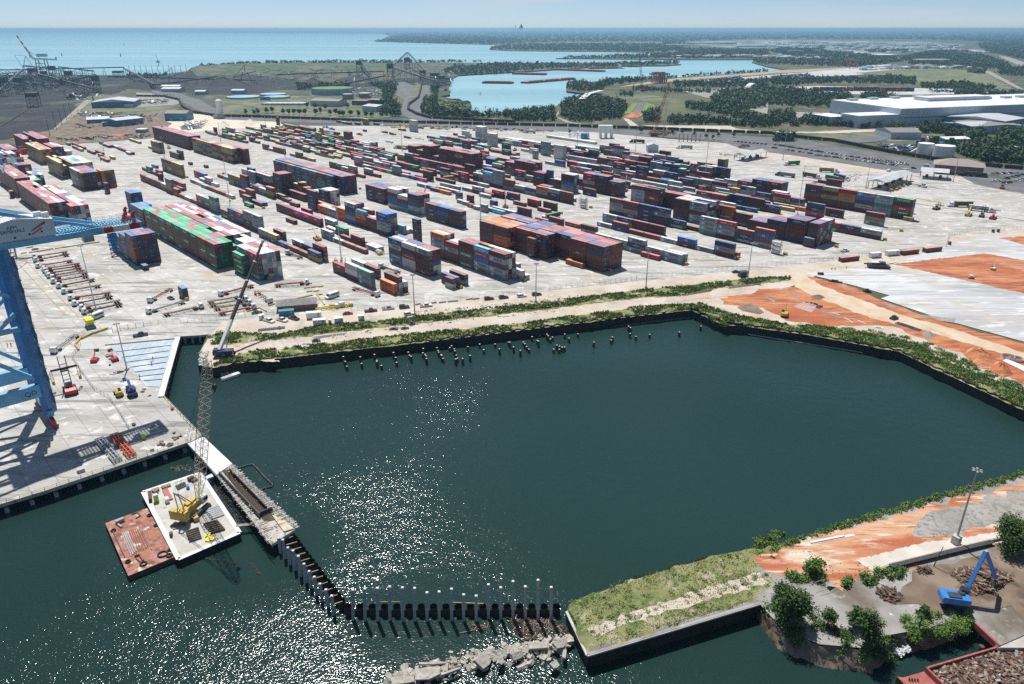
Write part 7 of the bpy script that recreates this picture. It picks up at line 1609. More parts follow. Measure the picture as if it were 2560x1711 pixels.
fence([('W',1030,110),('W',1380,50)],'short chain-link run above the pit');fence(pl('W 740 240 660 350 760 500 870 650 1000 720 1100 860 1190 1020'),'temporary mesh fence winding across the quay',1.8,2.5);fence(pl('Q 760 1120 1100 1175 1900 1260 E 1450 180 S 0 1260'),'long fence between the plaza and the stacks');
# yellow barriers, kerbs, boxes
def barrier(reg,a,b,c,d,label,mt='yellow',w=.5,h=.7,grp='yellow barrier beams',name='barrier_beam'):
  A=G((reg,a,b));B=G((reg,c,d));m=MB().box(((B-A).x/2,(B-A).y/2,0),((B-A).length,w,h),yaw(A,B),0,1.);tag(m.build(name,MAT[mt],None,False,A),label,'barrier',grp)
for q in [(205,610,262,600),(283,602,408,582),(408,582,522,562),(537,562,668,542),(668,542,795,522),(795,522,975,495)]: barrier('G',*q,'olive yellow beam in the line under the blue girder')
for k in range(16): a,b=200+k*36,620+k*38.5;barrier('G',a,b,a+28,b+30,'yellow kerb in the right of two dashed lines by the tractors',grp='right dashed kerb line',w=.35,h=.35)
for k in range(10): a,b=125+k*52,640+k*58;barrier('G',a,b,a+40,b+45,'yellow kerb in the left of two dashed lines by the crane',grp='left dashed kerb line',w=.35,h=.35)
for q in [(740,1500,800,1435),(800,1445,915,1390),(925,1390,1055,1345),(735,1505,775,1555)]: barrier('G',*q,'tall yellow beam at the bend of the mesh fence',h=1.,grp='yellow beams at the fence bend')
for q in [(955,755,1015,745),(937,792,1000,785),(1005,785,1065,777),(1070,780,1128,772),(962,828,1022,820),(1028,824,1088,815),(1058,858,1120,850),(1070,855,1140,955),(720,925,830,897),(838,900,895,885),(900,888,960,872),(965,872,1025,860),(590,965,655,945),(385,1020,500,985),(505,985,575,1020),(1912,862,1968,848)]: barrier('H',*q,'yellow beam laid on the apron around the brick hut',grp='yellow beams around the brick hut')
for q in [(0,120,600,140),(1290,300,1560,350),(1290,350,1560,400),(1560,395,1860,440),(2080,480,2346,520),(1380,185,1585,215),(140,30,280,55),(1240,80,1320,90),(1700,130,2346,260)]: barrier('F',*q,'low yellow kerb across the gate apron',w=.5,h=.4,grp='long kerbs on the gate apron')
YB=pl('H 598 705 1257 560 1675 465 1857 850 I 592 790 1215 715 2052 625 K 1570 1345 E 1572 1230 2118 1180 N 1845 1185 2145 1025 955 1315 L 1740 125 D 1270 1010 1318 0 930 1080 G 1828 1065 H 1397 965 1210 975 C 460 890 905 860 F 12 855 B 1325 1112 M 795 1140 1455 1070 C 1285 805 E 1210 340 H 1250 535')
yb=MB();yb.box((0,0,0),(1.9,1.6,1.4));yb.box((0,0,1.4),(1.5,1.2,.25));yb.box((0,-.81,.4),(.9,.03,.6),0,1)
ybm=bpy.data.meshes.new('yellow_block');ybm.from_pydata(yb.v,[],yb.f);ybm.materials.append(MAT['yellow']);ybm.materials.append(MAT['black']);ybm.polygons.foreach_set('material_index',yb.m)
for q in YB: o=link(ybm,'end_marker_block',None,G(q),YR);tag(o,'yellow marker block at the end of a container row','marker block','yellow marker blocks at row ends')
for q in [(150,955,200,945),(305,938,358,932),(380,935,450,925),(465,925,568,915),(645,905,705,895),(708,900,775,892)]: barrier('I',*q,'pale concrete road block by the service road fence','concrete',.8,.9,'concrete road blocks','road_block')
for k,q in enumerate(pl('512 1205 548 1200 583 1197 620 1193 658 1188 695 1185 735 1180')): 
  m=MB().box((0,0,0),(1.6,1.3,1.1));m.box((0,0,1.1),(1.3,1.,.15));tag(m.build('tank_tote','gv',None,False,G(('H',*q)),R(10)),'white liquid tote in the row beside the verge','tote','row of liquid totes')
def trailer(reg,a,b,c,d,w,h,mt,lab,cat='trailer',wheels=True,name='cargo_trailer'):
  A=G((reg,a,b));B=G((reg,c,d));L=(B-A).length;o=empty(name,A,yaw(A,B),lab,cat);m=MB().box((L/2,w/2,.5 if wheels else .1),(L,w,h));m.build('body',MAT[mt],o)
  m=MB().box((L/2,w/2,(.5 if wheels else .1)+h),(L+.1,w+.1,.08));m.build('roof','white_roof' if mt in('white','gs') else MAT[mt],o)
  m=MB().box((L*.8,-.02,.9),(.9,.04,h*.75));m.build('door','gs',o)
  if wheels:
    for x in (L*.45,L*.6): ww=MB();wheel(ww,x,.1,.4,.4,.3);ww.build('wheel','tyre',o)
trailer('H',965,1098,1112,1085,2.5,2.6,'white','long white enclosed trailer by the brick hut');trailer('H',1030,1160,1155,1150,2.4,2.2,'white','white trailer left of the lime cabin');trailer('H',1238,1138,1325,1130,2.4,2.,'white','white trailer right of the lime cabin');trailer('H',1470,1108,1530,1103,2.,1.8,'white','small white trailer alone on the verge');trailer('H',695,1072,845,1058,2.6,2.6,'shed_teal','blue site office box in front of the brick hut','site office',False,'site_office')
trailer('H',502,1105,550,1100,2.4,2.2,'white','short white box left of three pickups','storage box',False,'storage_box');
for (a,b,c,d,lab) in [(558,928,755,905,'red storage container beside the road, leftmost of three'),(1150,860,1345,838,'red storage container beside the road, middle of three'),(1380,835,1575,812,'red storage container beside the road, rightmost of three')]:
  A=G(('F',a,b));B=G(('F',c,d));o=link(body_mesh('r',L40),'storage_container',None,A,yaw(A,B));tag(o,lab,'storage container','red storage containers beside the road');link(DM.get(('r',12)) or door_mesh('r',L40),'door',o)
trailer('F',848,888,952,880,2.4,2.5,'white','white cargo trailer beside the road, left of two');trailer('F',1008,868,1128,858,2.4,2.5,'white','white cargo trailer beside the road, right of two')
trailer('E',1612,1450,1700,1440,3.,3.,'ds','dark cabinet at the foot of the verge mast','equipment cabinet',False,'equipment_cabinet')
for a,b in [(2040,635),(2090,632),(1615,755)]: m=MB().box((0,0,0),(1.3,1.2,1.9));m.box((0,0,1.9),(1.4,1.3,.2));tag(m.build('utility_box','ds',None,False,G(('F',a,b))),'dark utility box by the fence at the right yard corner','utility box','utility boxes at the yard corner')
def sticks(reg,items,lab,mt,cat,name):
  A=G((reg,*items[0][:2]));m=MB()
  for (a,b,c,d,w) in items: m.tu(G((reg,a,b),.2)-A,G((reg,c,d),.25)-A,w,6)
  tag(m.build(name,MAT[mt],None,False,A),lab,cat)
sticks('H',[(625,1320,650,1410,.14),(640,1318,660,1400,.14),(720,1290,745,1370,.15),(765,1290,795,1360,.15),(800,1290,850,1390,.15),(715,1350,790,1340,.12),(610,1370,700,1360,.12)],'crossed grey steel bars on the lane left of the dark digger','gs','steel bars','steel_bars')
sticks('H',[(980+k*6,1295-k*6,1340+k*4,1235-k*3,.12) for k in range(6)],'bundle of long grey pipes along the verge','gs','pipes','pipe_bundle');sticks('H',[(1110+k*6,1345-k*4,1400,1310-k*4,.10) for k in range(5)],'thin steel rods beside the lane','gs','rods','rod_bundle')
sticks('H',[(1590,1090,1900,1230,.12),(1620,1080,1950,1210,.1),(1650,1120,1960,1190,.1)],'crossed thin pipes on the grass','gs','pipes','pipe_bundle')
sticks('V',[(20+k*4,275-k*7,215+k*3,240-k*6,.22) for k in range(4)],'dark logs stacked along the red earth verge','wd','logs','log_stack');sticks('V',[(330+k*5,225-k*6,550,195-k*5,.2) for k in range(4)],'second dark log stack nearer the junction','wd','logs','log_stack')
sticks('V',[(255,375,340,445,.15),(290,370,400,440,.15),(230,430,390,420,.12),(350,430,440,405,.12)],'grey poles crossed on the corner grass','gv','poles','pole_pile')
sticks('V',[(780+k*12,345-k*5,900+k*8,385-k*8,.28) for k in range(6)],'pale pipes stacked on the red earth','white','pipes','pipe_stack');sticks('V',[(575+k*8,275+k*4,650,310+k*4,.25) for k in range(4)],'grey beams on the red earth, upper group','gv','beams','beam_stack');sticks('V',[(735,265,820,295,.25),(745,262,815,285,.2)],'pair of grey beams on the red earth','gv','beams','beam_stack');sticks('V',[(950,375,1100,430,.3),(960,372,1095,424,.25)],'long dark beam on the red earth','gs','beam','long_beam')
sticks('V',[(1120,420,1180,455,.18),(1150,425,1230,445,.15),(1210,440,1270,465,.2),(1040,390,1090,405,.25)],'jumble of white and red fittings on the red earth','white','fittings','fittings')
debris('spoil_bits',pl('V 860 320 900 320 990 355 940 360'),40,.1,['black','ds'],.5,1.6,.6,51,label='cluster of small black fittings on the red earth',cat='fittings',stuff=False)
debris('verge_litter',pl('I 150 1010 1200 920 2000 830 2000 855 1200 945 150 1040'),150,.1,['wd','wood','concrete','ds'],.3,1.8,.35,52)
debris('verge_litter',pl('H 200 1240 500 1215 900 1270 880 1300 300 1270'),60,.1,['wood','concrete','ds'],.3,1.6,.35,53);debris('verge_litter',pl('H 1100 1250 1500 1210 I 0 1150 1600 990 1600 1010 0 1180 H 1200 1290'),90,.1,['wd','wood','concrete','gs'],.4,2.,.3,54)
debris('slip_debris',pl('W 1820 290 1900 290 1880 420 1815 430'),90,.1,['cp','wood','concrete'],.4,1.8,.4,55,heap=.8);debris('slip_debris',pl('W 1970 470 2140 470 2180 500 2000 520'),110,WZ,['concrete','wood','wd'],.4,1.8,.4,56,heap=.5)
m=MB();A=G2('W',2020,555,WZ);B=G2('W',2175,505,WZ);L=(B-A).length;sprof(m,[(0,.1),(.2,.9),(L,1.1),(L+.5,1.),(L-.3,.1)],1.9);m.box((L*.35,0,.95),(L*.6,1.5,.1),0,1);tag(m.build('work_boat',['white','gv'],None,False,A,yaw(A,B)),'small white work boat moored below the crawler crane','boat')
for reg,a,b,c,d,w,h,mt,lab,nm,cat in [('H',1015,1315,1100,1305,2.,1.4,'ds','dark compact digger on the sandy lane','compact_digger','digger'),('H',1775,1195,1860,1190,2.,1.,'wd','dark open skip on the lane, left of two','open_skip','skip'),('H',1885,1190,1965,1182,2.,1.,'wd','dark open skip on the lane, right of two','open_skip','skip'),('H',1965,1150,2020,1140,2.,1.6,'ds','dark awning box on the lane','awning_box','box'),('H',915,1365,990,1355,2.4,.8,'white','white slab pallet on the lane','slab_pallet','pallet'),('H',468,1395,498,1390,1.,.9,'wd','small dark drum on the lane','drum','drum'),('V',1475,460,1640,515,2.6,.8,'ds','long dark steel tray beside the dirt track','steel_tray','tray'),('V',1440,440,1475,430,2.,2.,'ds','dark digger attachment at the end of the tray','attachment','attachment'),('V',1010,175,1105,190,1.6,1.4,'ds','dark pipe section lying along the slab edge','pipe_section','pipe'),('V',1250,245,1300,248,2.,1.6,'ds','dark bundle on the slab edge','steel_bundle','bundle'),('V',1320,490,1390,500,1.2,.8,'white','white pipes stacked in the grass','pipe_stack','pipes')]:
  A=G((reg,a,b));B=G((reg,c,d));L=(B-A).length;m=MB().box((L/2,0,0),(L,w,h*.6));m.box((L*.45,0,h*.6),(L*.55,w*.7,h*.4),0,0,.8);tag(m.build(nm,MAT[mt],None,False,A,yaw(A,B)),lab,cat)
def excavator(p,q,lab,mt='yellow',s=1.):
  A=G(p);o=empty('excavator',A,yaw(A,G(q)),lab,'excavator');o.scale=(s,s,s);m=MB()
  for y in (-1.2,1.2): m.box((0,y,0),(4.,.6,.9),0,0,.9)
  m.build('track','ds',o);m=MB().box((-.4,0,1.),(3.6,2.6,1.2));m.build('house',MAT[mt],o);m=MB().box((.6,.8,1.3),(1.4,1.,1.6));m.build('cab','glass',o)
  m=MB().be((1.2,-.2,1.8),(3.6,-.2,4.6),.4);m.be((3.6,-.2,4.6),(6.2,-.2,3.4),.38);m.build('boom',MAT[mt],o);m=MB().be((6.2,-.2,3.4),(6.8,-.2,.9),.3);m.box((6.7,-.2,.2),(.9,1.,.8));m.build('stick',MAT[mt],o)
excavator(('V',710,415),('V',720,360),'yellow excavator parked on the red earth above the basin');
excavator(('F',2040,1000),('F',2060,960),'small white excavator working in the red pit','white',.7)
o=empty('paving_machine',G2('F',900,980),R(-10),'large dark paving machine on the new white concrete','paving machine');m=MB().box((0,0,.8),(9,3.4,1.6));m.box((2.4,0,2.4),(3.4,2.4,1.2));m.build('body','ds',o);m=MB().box((-1.,0,3.4),(4.,3.,.15));m.build('canopy','white',o)
m=MB().box((-2.,0,2.),(9.,1.,.5));m.box((5.6,0,1.),(2.,4.6,.5));m.build('conveyor_arm','black',o)
for x in (-3,3):
  for y in (-1.6,1.6): w=MB();w.box((x,y,0),(2.4,.5,.9));w.build('track','black',o)
for a,b,lab,s,mt in [(355,1045,'dark golf-cart-like utility vehicle on the new slab',1.,'ds'),(1825,1085,'grey roller in the red pit',1.,'gs')]:
  A=G(('F',a,b));o=empty('utility_cart',A,R(-10),lab,'utility vehicle');m=MB().box((0,0,.4),(3.,1.5,.7));m.build('body',MAT[mt],o);m=MB().box((0,0,1.9),(1.8,1.4,.08));
  for x in (-.8,.8):
    for y in (-.6,.6): m.be((x,y,1.),(x,y,1.9),.07)
  m.build('canopy','white',o)
  for x in (-1.,1.):
    for y in (-.7,.7): w=MB();wheel(w,x,y,.35,.35,.25);w.build('wheel','tyre',o)
def heap(name,pts,h,mt,lab,cat='earth heap',seed=3,n=26):
  rg=np.random.default_rng(seed);P=[G(p) for p in res(pts)];c=sum(P,V_())/len(P);m=MB();ring=[]
  K=28;R_=[]
  for k in range(K):
    a=2*pi*k/K;d=V_((cos(a),sin(a),0));best=1.
    t=0
    for s in np.linspace(.1,60,240):
      q=c+d*s
      if not inpoly((q.x,q.y),[(p.x,p.y) for p in P]): break
      t=s
    R_.append(max(1.,t))
  vs=[(0,0,h)];L=7
  for l in range(1,L+1):
    f=l/L
    for k in range(K):
      a=2*pi*k/K;r=R_[k]*f;z=h*(1-f)**1.1+rg.normal()*h*.07*(1-f)-(.1 if l==L else 0);vs.append((cos(a)*r*(1+rg.normal()*.02),sin(a)*r*(1+rg.normal()*.02),z))
  fs=[(0,1+k,1+(k+1)%K) for k in range(K)]
  for l in range(L-1):
    for k in range(K): a=1+l*K+k;b=1+l*K+(k+1)%K;fs.append((a,a+K,b+K,b))
  m.add(vs,fs);o=m.build(name,mt if not isinstance(mt,str) else MAT[mt],None,False,(c.x,c.y,0));tag(o,lab,cat);return o
heap('earth_heap',pl('V 1880 600 1960 590 2150 680 2200 760 2140 790 2030 790 1900 650'),3.5,reddirt,'largest ridge of red earth right of the basin');heap('earth_heap',pl('V 2110 700 2230 740 2290 820 2220 845 2100 800'),3.,reddirt,'lower heap of red earth at the end of the ridge',seed=4);heap('gravel_heap',pl('V 1640 530 1700 510 1760 550 1720 575 1650 560'),2.,gravel,'small grey gravel heap beside the red ridge','gravel heap',5);heap('earth_heap',pl('V 880 270 960 262 1010 290 950 310 890 300'),1.6,browndirt,'low brown spoil heap beside the dirt track',seed=6)
heap('earth_heap',pl('Q 1030 862 1100 815 1170 825 1190 850 1120 866'),5.,reddirt,'orange earth heap at the foot of the grassy ramp',seed=7)
m=MB();m.prism([G(p,.6) for p in [('V',2200,715),('V',2225,700),('V',2346,750),(2600,915),(2590,935),('V',2346,785)]],0,.6);tag(m.build('concrete_slab_form','cp'),'long pale slab with two rings beside the red ridge','slab')
for k,(a,b) in enumerate([(2235,700),(2290,715)]):
  m=MB().tu((0,0,0),(0,0,1.2),2.4,16,0,2.4,False);m.tu((0,0,1.2),(0,0,0),2.1,16,0,2.1,False);tag(m.build('concrete_ring','cp',None,False,G(('V',a,b))),'pale round concrete ring on the slab, %s of two'%('left','right')[k],'concrete ring','concrete rings')
def hiproof(m,x0,x1,y0,y1,z,h,ov=.6,mi=0):
  x0-=ov;x1+=ov;y0-=ov;y1+=ov;w=(y1-y0)/2;m.add([(x0,y0,z),(x1,y0,z),(x1,y1,z),(x0,y1,z),(x0+w,(y0+y1)/2,z+h),(x1-w,(y0+y1)/2,z+h)],[(0,1,5,4),(1,2,5),(2,3,4,5),(3,0,4),(3,2,1,0)],mi)
def building(reg,a,b,c,d,dep,h,wall,roof,lab,kind='hip',rh=2.5,name='building',cat='building',wins=0,bands=False,doors=1,z0=0.,grp=None):
  """front edge from (a,b) to (c,d) on the ground;depth goes away from the viewer"""
  A=G((reg,a,b));B=G((reg,c,d));L=(B-A).length;y=yaw(A,B);o=empty(name,A,y,lab,cat,grp);m=MB().box((L/2,dep/2,0),(L,dep,h));m.build('wall',MAT[wall] if isinstance(wall,str) else wall,o)
  m=MB()
  if kind=='hip': hiproof(m,0,L,0,dep,h,rh)
  elif kind=='gable': m.add([(-.3,-.4,h),(L+.3,-.4,h),(L+.3,dep/2,h+rh),(-.3,dep/2,h+rh),(L+.3,dep+.4,h),(-.3,dep+.4,h)],[(0,1,2,3),(3,2,4,5),(0,3,5),(1,4,2),(5,4,1,0)])
  elif kind=='gablex': m.add([(-.4,-.3,h),(L/2,-.3,h+rh),(L+.4,-.3,h),(-.4,dep+.3,h),(L/2,dep+.3,h+rh),(L+.4,dep+.3,h)],[(0,1,4,3),(1,2,5,4),(0,2,1),(3,4,5),(0,3,5,2)])
  else: m.box((L/2,dep/2,h),(L+.4,dep+.4,.4))
  m.build('roof',MAT[roof],o)
  for k in range(wins):
    x=L*(k+.5)/wins;f=MB();f.box((x,-.05,h*.45),(min(1.6,L/wins*.6),.12,min(1.6,h*.3)));f.build('window','glass',o)
  for k in range(doors):
    f=MB();f.box((L*(.25+.5*k),-.05,0),(min(3.5,L*.2),.12,min(3.6,h*.7)));f.build('door','gs',o)
  return o
building('H',680,1025,1055,995,8.,3.,'brick','roof_grey','dark brick hut with grey hipped roof inside the fence',rh=1.8,wins=0,name='brick_hut')
o=empty('fuel_station',G2('H',1290,975),YR+R(90),'white pump cabinets on a yellow framed pad right of the hut','pump station');m=MB().box((0,0,0),(9,4,.3));m.build('pad','yellow',o);m=MB().box((1,0,.3),(2.4,1.8,2.2));m.box((-1.6,0,.3),(1.6,1.6,1.8));m.build('cabinet','white',o)
m=MB();A=G2('H',1055,1010);B=G2('H',1420,965);L=(B-A).length
for y in (0,1.6): m.be(V_((0,y,.9)),V_((L,y,.9)),.35,.6)
for k in range(8): m.be(V_((L*k/7,0,.9)),V_((L*k/7,1.6,.9)),.25,.25)
tag(m.build('spreader_frame','safety_yellow',None,False,A,yaw(A,B)),'long bright yellow lifting frame lying by the fence','lifting frame')
def tanks(reg,a,b,n,rows,lab):
  A=G((reg,a,b))
  for r in range(rows):
    for k in range(n):
      w=A+VX*r*2.6;o=empty('tank_container',(w.x-UX.x*L20,w.y-UX.y*L20,k*2.6),YR,lab[min(k+r*n,len(lab)-1)],'tank container','tank containers');m=MB().tu((.5,1.22,1.3),(5.6,1.22,1.3),1.08,14);m.build('tank','white',o)
      m=MB()
      for x in (0.05,6.):
        for y in (.06,2.38): m.be((x,y,0),(x,y,2.55),.12)
        for z in (.08,2.5): m.be((x,0,z),(x,2.44,z),.12)
      for y in (.06,2.38):
        for z in (.08,2.5): m.be((0,y,z),(6.06,y,z),.1)
      m.build('frame','ds',o)
tanks('E',2050,1185,3,1,['white tank container, ground level of the stack by the last row','white tank container, middle of the stack by the last row','white tank container, top of the stack by the last row'])
tanks('D',1205,1025,3,1,['white tank container, ground level of the mid-yard stack','white tank container, middle of the mid-yard stack','white tank container, top of the mid-yard stack'])
tanks('H',1690,465,1,1,['white tank container at the end of the centre row'])
# scrap yard
heapm=[MAT['scrap'],MAT['rust'],MAT['rd'],MAT['wood']]
debris('scrap_pile',pl('Y 640 920 700 890 800 930 820 980 760 1010 680 990'),240,.05,['scrap','rust','rd','wd'],.4,1.8,.35,61,heap=1.6);debris('scrap_pile',pl('Y 1160 800 1260 770 1480 800 1600 790 1580 850 1500 890 1440 930 1300 960 1250 880'),760,.05,['scrap','rd','rd','rust','wood'],.4,1.9,.4,62,heap=2.2)
debris('scrap_pile',pl('Y 920 770 1040 750 1020 810 940 800'),60,.05,['wd','rd'],.6,2.4,.2,63,heap=.9)
dump=heap('scrap_core',pl('Y 1180 800 1480 800 1570 810 1430 920 1280 900'),1.8,'rd','dark core of the large scrap heap','scrap heap',8)
hA=G2('Y',1190,1040);hy_=R(38);o=empty('material_handler',hA,hy_,'bright blue scrap handler with raised arm in the scrap yard','material handler')
m=MB()
for y in (-1.5,1.5): m.box((0,y,0),(4.8,.7,1.1),0,0,.9)
m.build('track','black',o);m=MB().box((0,0,1.),(1.9,1.9,1.4));m.build('pedestal','ds',o)
M4=(Matrix.Translation(hA)@Matrix.Rotation(hy_,4,'Z')).inverted()
hs=R(-50)
def hb(x,y,z): return (x*cos(hs)-y*sin(hs),x*sin(hs)+y*cos(hs),z)
m=MB().box(hb(-.6,0,2.4),(5.6,3.1,1.5),hs);m.box(hb(-2.9,0,2.5),(1.3,3.3,1.2),hs);m.build('house','handler_blue',o)
m=MB().box(hb(-.9,-.4,3.9),(2.6,1.6,.25),hs);m.box(hb(.7,.5,3.9),(1.2,1.,.4),hs);m.build('engine_deck','ds',o);m=MB().box(hb(1.6,1.4,2.8),(1.7,1.1,1.9),hs);m.build('cab','glass',o)
bf=M4@G2('Y',1275,915,3.6);el=M4@G2('Y',1410,640,12.);tipb=M4@G2('Y',1480,830,4.2)
m=MB().be(bf,el,.75,1.0);m.build('boom','handler_blue',o);m=MB().be(el,tipb,.55,.8);m.build('arm','handler_blue',o);m=MB().be(bf+V_((.3,0,-.3)),bf.lerp(el,.5),.28);m.build('boom_cylinder','ds',o)
m=MB();
for k in range(5): a=2*pi*k/5;e=V_((cos(a),sin(a),0));m.be(tipb+V_((0,0,-.4)),tipb+e*.8+V_((0,0,-1.3)),.2);m.be(tipb+e*.8+V_((0,0,-1.3)),tipb+e*.3+V_((0,0,-2.2)),.15)
m.build('grapple','ds',o)
m=MB();m.prism([G(p,.25) for p in [('Y',1090,1090),('Y',1580,1015),('Y',1590,1025),('Y',1350,1075),('Y',1100,1098)]],0,.25);tag(m.build('steel_plate_kerb','rust'),'rust-brown steel plate kerb in front of the blue handler','plate')
sb=pl('Y 805 1515 1677 1265 n 2950 1440 2950 1900');
P=[G2('Y',805,1530,WZ+1.9),G2('Y',1750,1250,WZ+1.9)];d=(P[1]-P[0]).normalized();n=V_((d.y,-d.x,0));Lb=62.;Wb=13.
o=empty('scrap_barge',(P[0].x,P[0].y,WZ),math.atan2(d.y,d.x),'rust-red hopper barge heaped with scrap at the bottom right corner','barge')
m=MB();m.prism([(0,.6),(1.,0),(Lb,0),(Lb,-Wb),(1.,-Wb),(0,-Wb+.6)],-.6,1.9,0,1);m.build('hull',['pen_red','rd'],o)
m=MB().box((Lb/2+3.3,-.25,1.9),(Lb-6,.35,1.3));m.box((Lb/2+3.3,-Wb+.25,1.9),(Lb-6,.35,1.3));m.box((6.3,-Wb/2,1.9),(.35,Wb-.2,1.3));m.build('coaming','pen_red',o)
m=MB();
for k in range(4): m.tu((1.6+.5*k,-.9-.2*k,1.9),(1.6+.5*k,-.9-.2*k,2.5),.16,8)
m.build('bollard','rd',o)
rg=np.random.default_rng(9);m=MB()
m.add([(6.6,-.5,2.1),(40,-.5,2.4),(40,-Wb+.5,2.4),(6.6,-Wb+.5,2.1),(12,-Wb/2,3.2),(38,-Wb/2,3.5)],[(0,4,5,1),(3,2,5,4),(0,3,4)],1)
for k in range(2300):
  x=rg.uniform(6.8,30);y=-rg.uniform(.6,Wb-.6);z=2.2+1.1*(1-abs(y+Wb/2)/(Wb/2))*min(1,(x-6)/5)+rg.uniform(-.1,.35);L=rg.uniform(.3,1.3);a=rg.uniform(0,6.3);dd=V_((cos(a),sin(a),rg.normal()*.35));p=V_((x,y,z));m.be(p-dd*L/2,p+dd*L/2,rg.uniform(.15,.6),rg.uniform(.05,.25),int(rg.choice([0,1,1,2,2,3,3,3,1,2,0,4])))
c_=m.build('scrap_load',['rust','scrap','rd','wood','silver'],o);c_['kind']='stuff'
m=MB();m.prism([G(p,.15) for p in [('Y',1310,1100),('Y',1590,1030),('Y',1677,1120),(2700,1560),(2640,1620),('Y',1500,1312)]],-.8,.15);tag(m.build('dock_slab',layered('dock_concrete',[((.40,.36,.32),0,0,0,None),((.50,.46,.42),.2,.4,.6,None),((.25,.20,.17),.3,.58,.7,None)])),'worn concrete dock slab below the blue handler','dock')
m=MB();a,b=G2('Y',1330,1150,-.2),G2('Y',1500,1312,-.2);m.be(a,b,.5,1.4);tag(m.build('dock_fender','pen_red'),'red rusted fender along the dock edge','fender')
m=MB();q=G2('Y',1360,1365,WZ);m.tu((0,0,-1),(0,0,2.6),.55,10);tag(m.build('mooring_pile','wd',None,False,q),'dark mooring pile between dock and scrap barge','pile')
m=MB();a,b=G2('Y',745,1240,-.6),G2('Y',825,1330,WZ+.5);m.tu(a,b,.62,12,0,.62,False);m.tu(b,a,.54,12,0,.54,False);tag(m.build('culvert_pipe','black'),'black drainage pipe running over pale stones to the water','culvert')
rg=np.random.default_rng(12);m=MB();RP=pl('Y 640 1120 740 1110 810 1150 830 1230 900 1290 830 1330 740 1280 690 1200')
PP_=[tuple(G(p,-1.).xy) for p in RP];x0=min(p[0] for p in PP_);x1=max(p[0] for p in PP_);y0=min(p[1] for p in PP_);y1=max(p[1] for p in PP_);k=0
while k<700:
  q=(rg.uniform(x0,x1),rg.uniform(y0,y1))
  if inpoly(q,PP_):
    k+=1;zz=.2-(1-(q[1]-y0)/(y1-y0))*3.2;s=rg.uniform(.25,.6);slab_rock(m,(q[0],q[1],zz),(s*1.2,s,s*.7),(rg.normal()*.4,rg.normal()*.4,rg.uniform(0,6)))
struct(m.build('riprap','riprap'),'stuff')
BK=pl('1899 1505 1930 1545 1960 1578 2050 1612 2165 1622 2205 1592 2300 1575 2432 1545')
BO=pl('1890 1548 1915 1590 1950 1632 2050 1674 2180 1690 2225 1650 2310 1632 2436 1582')
m=MB();A=[G(p,.02) for p in BK];B=[G(p,WZ-.4) for p in BO]
NB=len(A);vs=[]
SUB=8
for i in range(NB-1):
  for s in range(SUB+(i==NB-2)):
    t=s/SUB;a=A[i].lerp(A[i+1],t);b=B[i].lerp(B[i+1],t)
    for l in range(6): f=l/5;q=a.lerp(b,f);vs.append((q.x+rg.normal()*.25,q.y+rg.normal()*.25,q.z+rg.normal()*.18*(0<l<5)))
n_=len(vs)//6;m.add(vs,[(i*6+l,i*6+l+1,(i+1)*6+l+1,(i+1)*6+l) for i in range(n_-1) for l in range(5)])
struct(m.build('earth_bank',browndirt,None,True))
for k in range(130):
  pass
m=MB();P=[G(p,.0) for p in [('Y',640,800),('Y',740,750),('Y',1250,625),('Y',1460,575),('Y',1677,530)]]
for i in range(len(P)-1): m.be(P[i]+V_((0,0,.35)),P[i+1]+V_((0,0,.35)),.5,1.5)
tag(m.build('low_retaining_wall',mat('wall_tan',(.34,.29,.22),rough=.9,col2=(.46,.40,.32),vscale=.6)),'tan low wall with hanging vines above the scrap yard','retaining wall')
m=MB();P=[G(p,1.2) for p in [('Y',745,742),('Y',1250,618),('Y',1460,570)]]
for i in range(2): m.be(P[i],P[i+1],1.2,.15);
tag(m.build('dark_gutter','ds'),'dark gutter strip along the top of the low wall','gutter')
m=MB().be(G2('Y',172,592,.2),G2('Y',490,527,.2),.8,.5);m.be(G2('Y',180,580,.5),G2('Y',420,532,.5),.6,.4);tag(m.build('precast_beams','cp'),'pair of long pale precast beams on the red earth','beams')
m=MB();w=G2('Y',1040,755);m.tu((0,0,0),(1.2,.3,6.),.14,6,0,.09);m.be((.9,.2,5.2),(1.6,.3,5.1),.06);tag(m.build('leaning_pole','wd',None,False,w),'old leaning dark pole beside the low wall','pole')
o=empty('stairs',G2('Y',300,900),R(20),'steel stairs with rail down to the grey lot','stairs');m=MB();
for k in range(6): m.box((k*.5,0,-.0+.25*(5-k)),(.5,1.2,.1))
m.build('tread','gv',o);m=MB();
for y in (-.6,.6): m.be((-.3,y,2.4),(3.,y,1.),.06);m.be((-3.5,y,2.4),(-.3,y,2.4),.06)
m.build('handrail','gv',o)
m=MB().box((0,0,.1),(.6,.35,.25));m.box((.3,.2,.1),(.5,.3,.2),.6);tag(m.build('blue_tarp','handler_blue',None,False,G2('Z',2200,490),.3),'small scrap of blue tarp on the peninsula grass','tarp');bpy.data.objects['blue_tarp'].scale=(3,3,1)
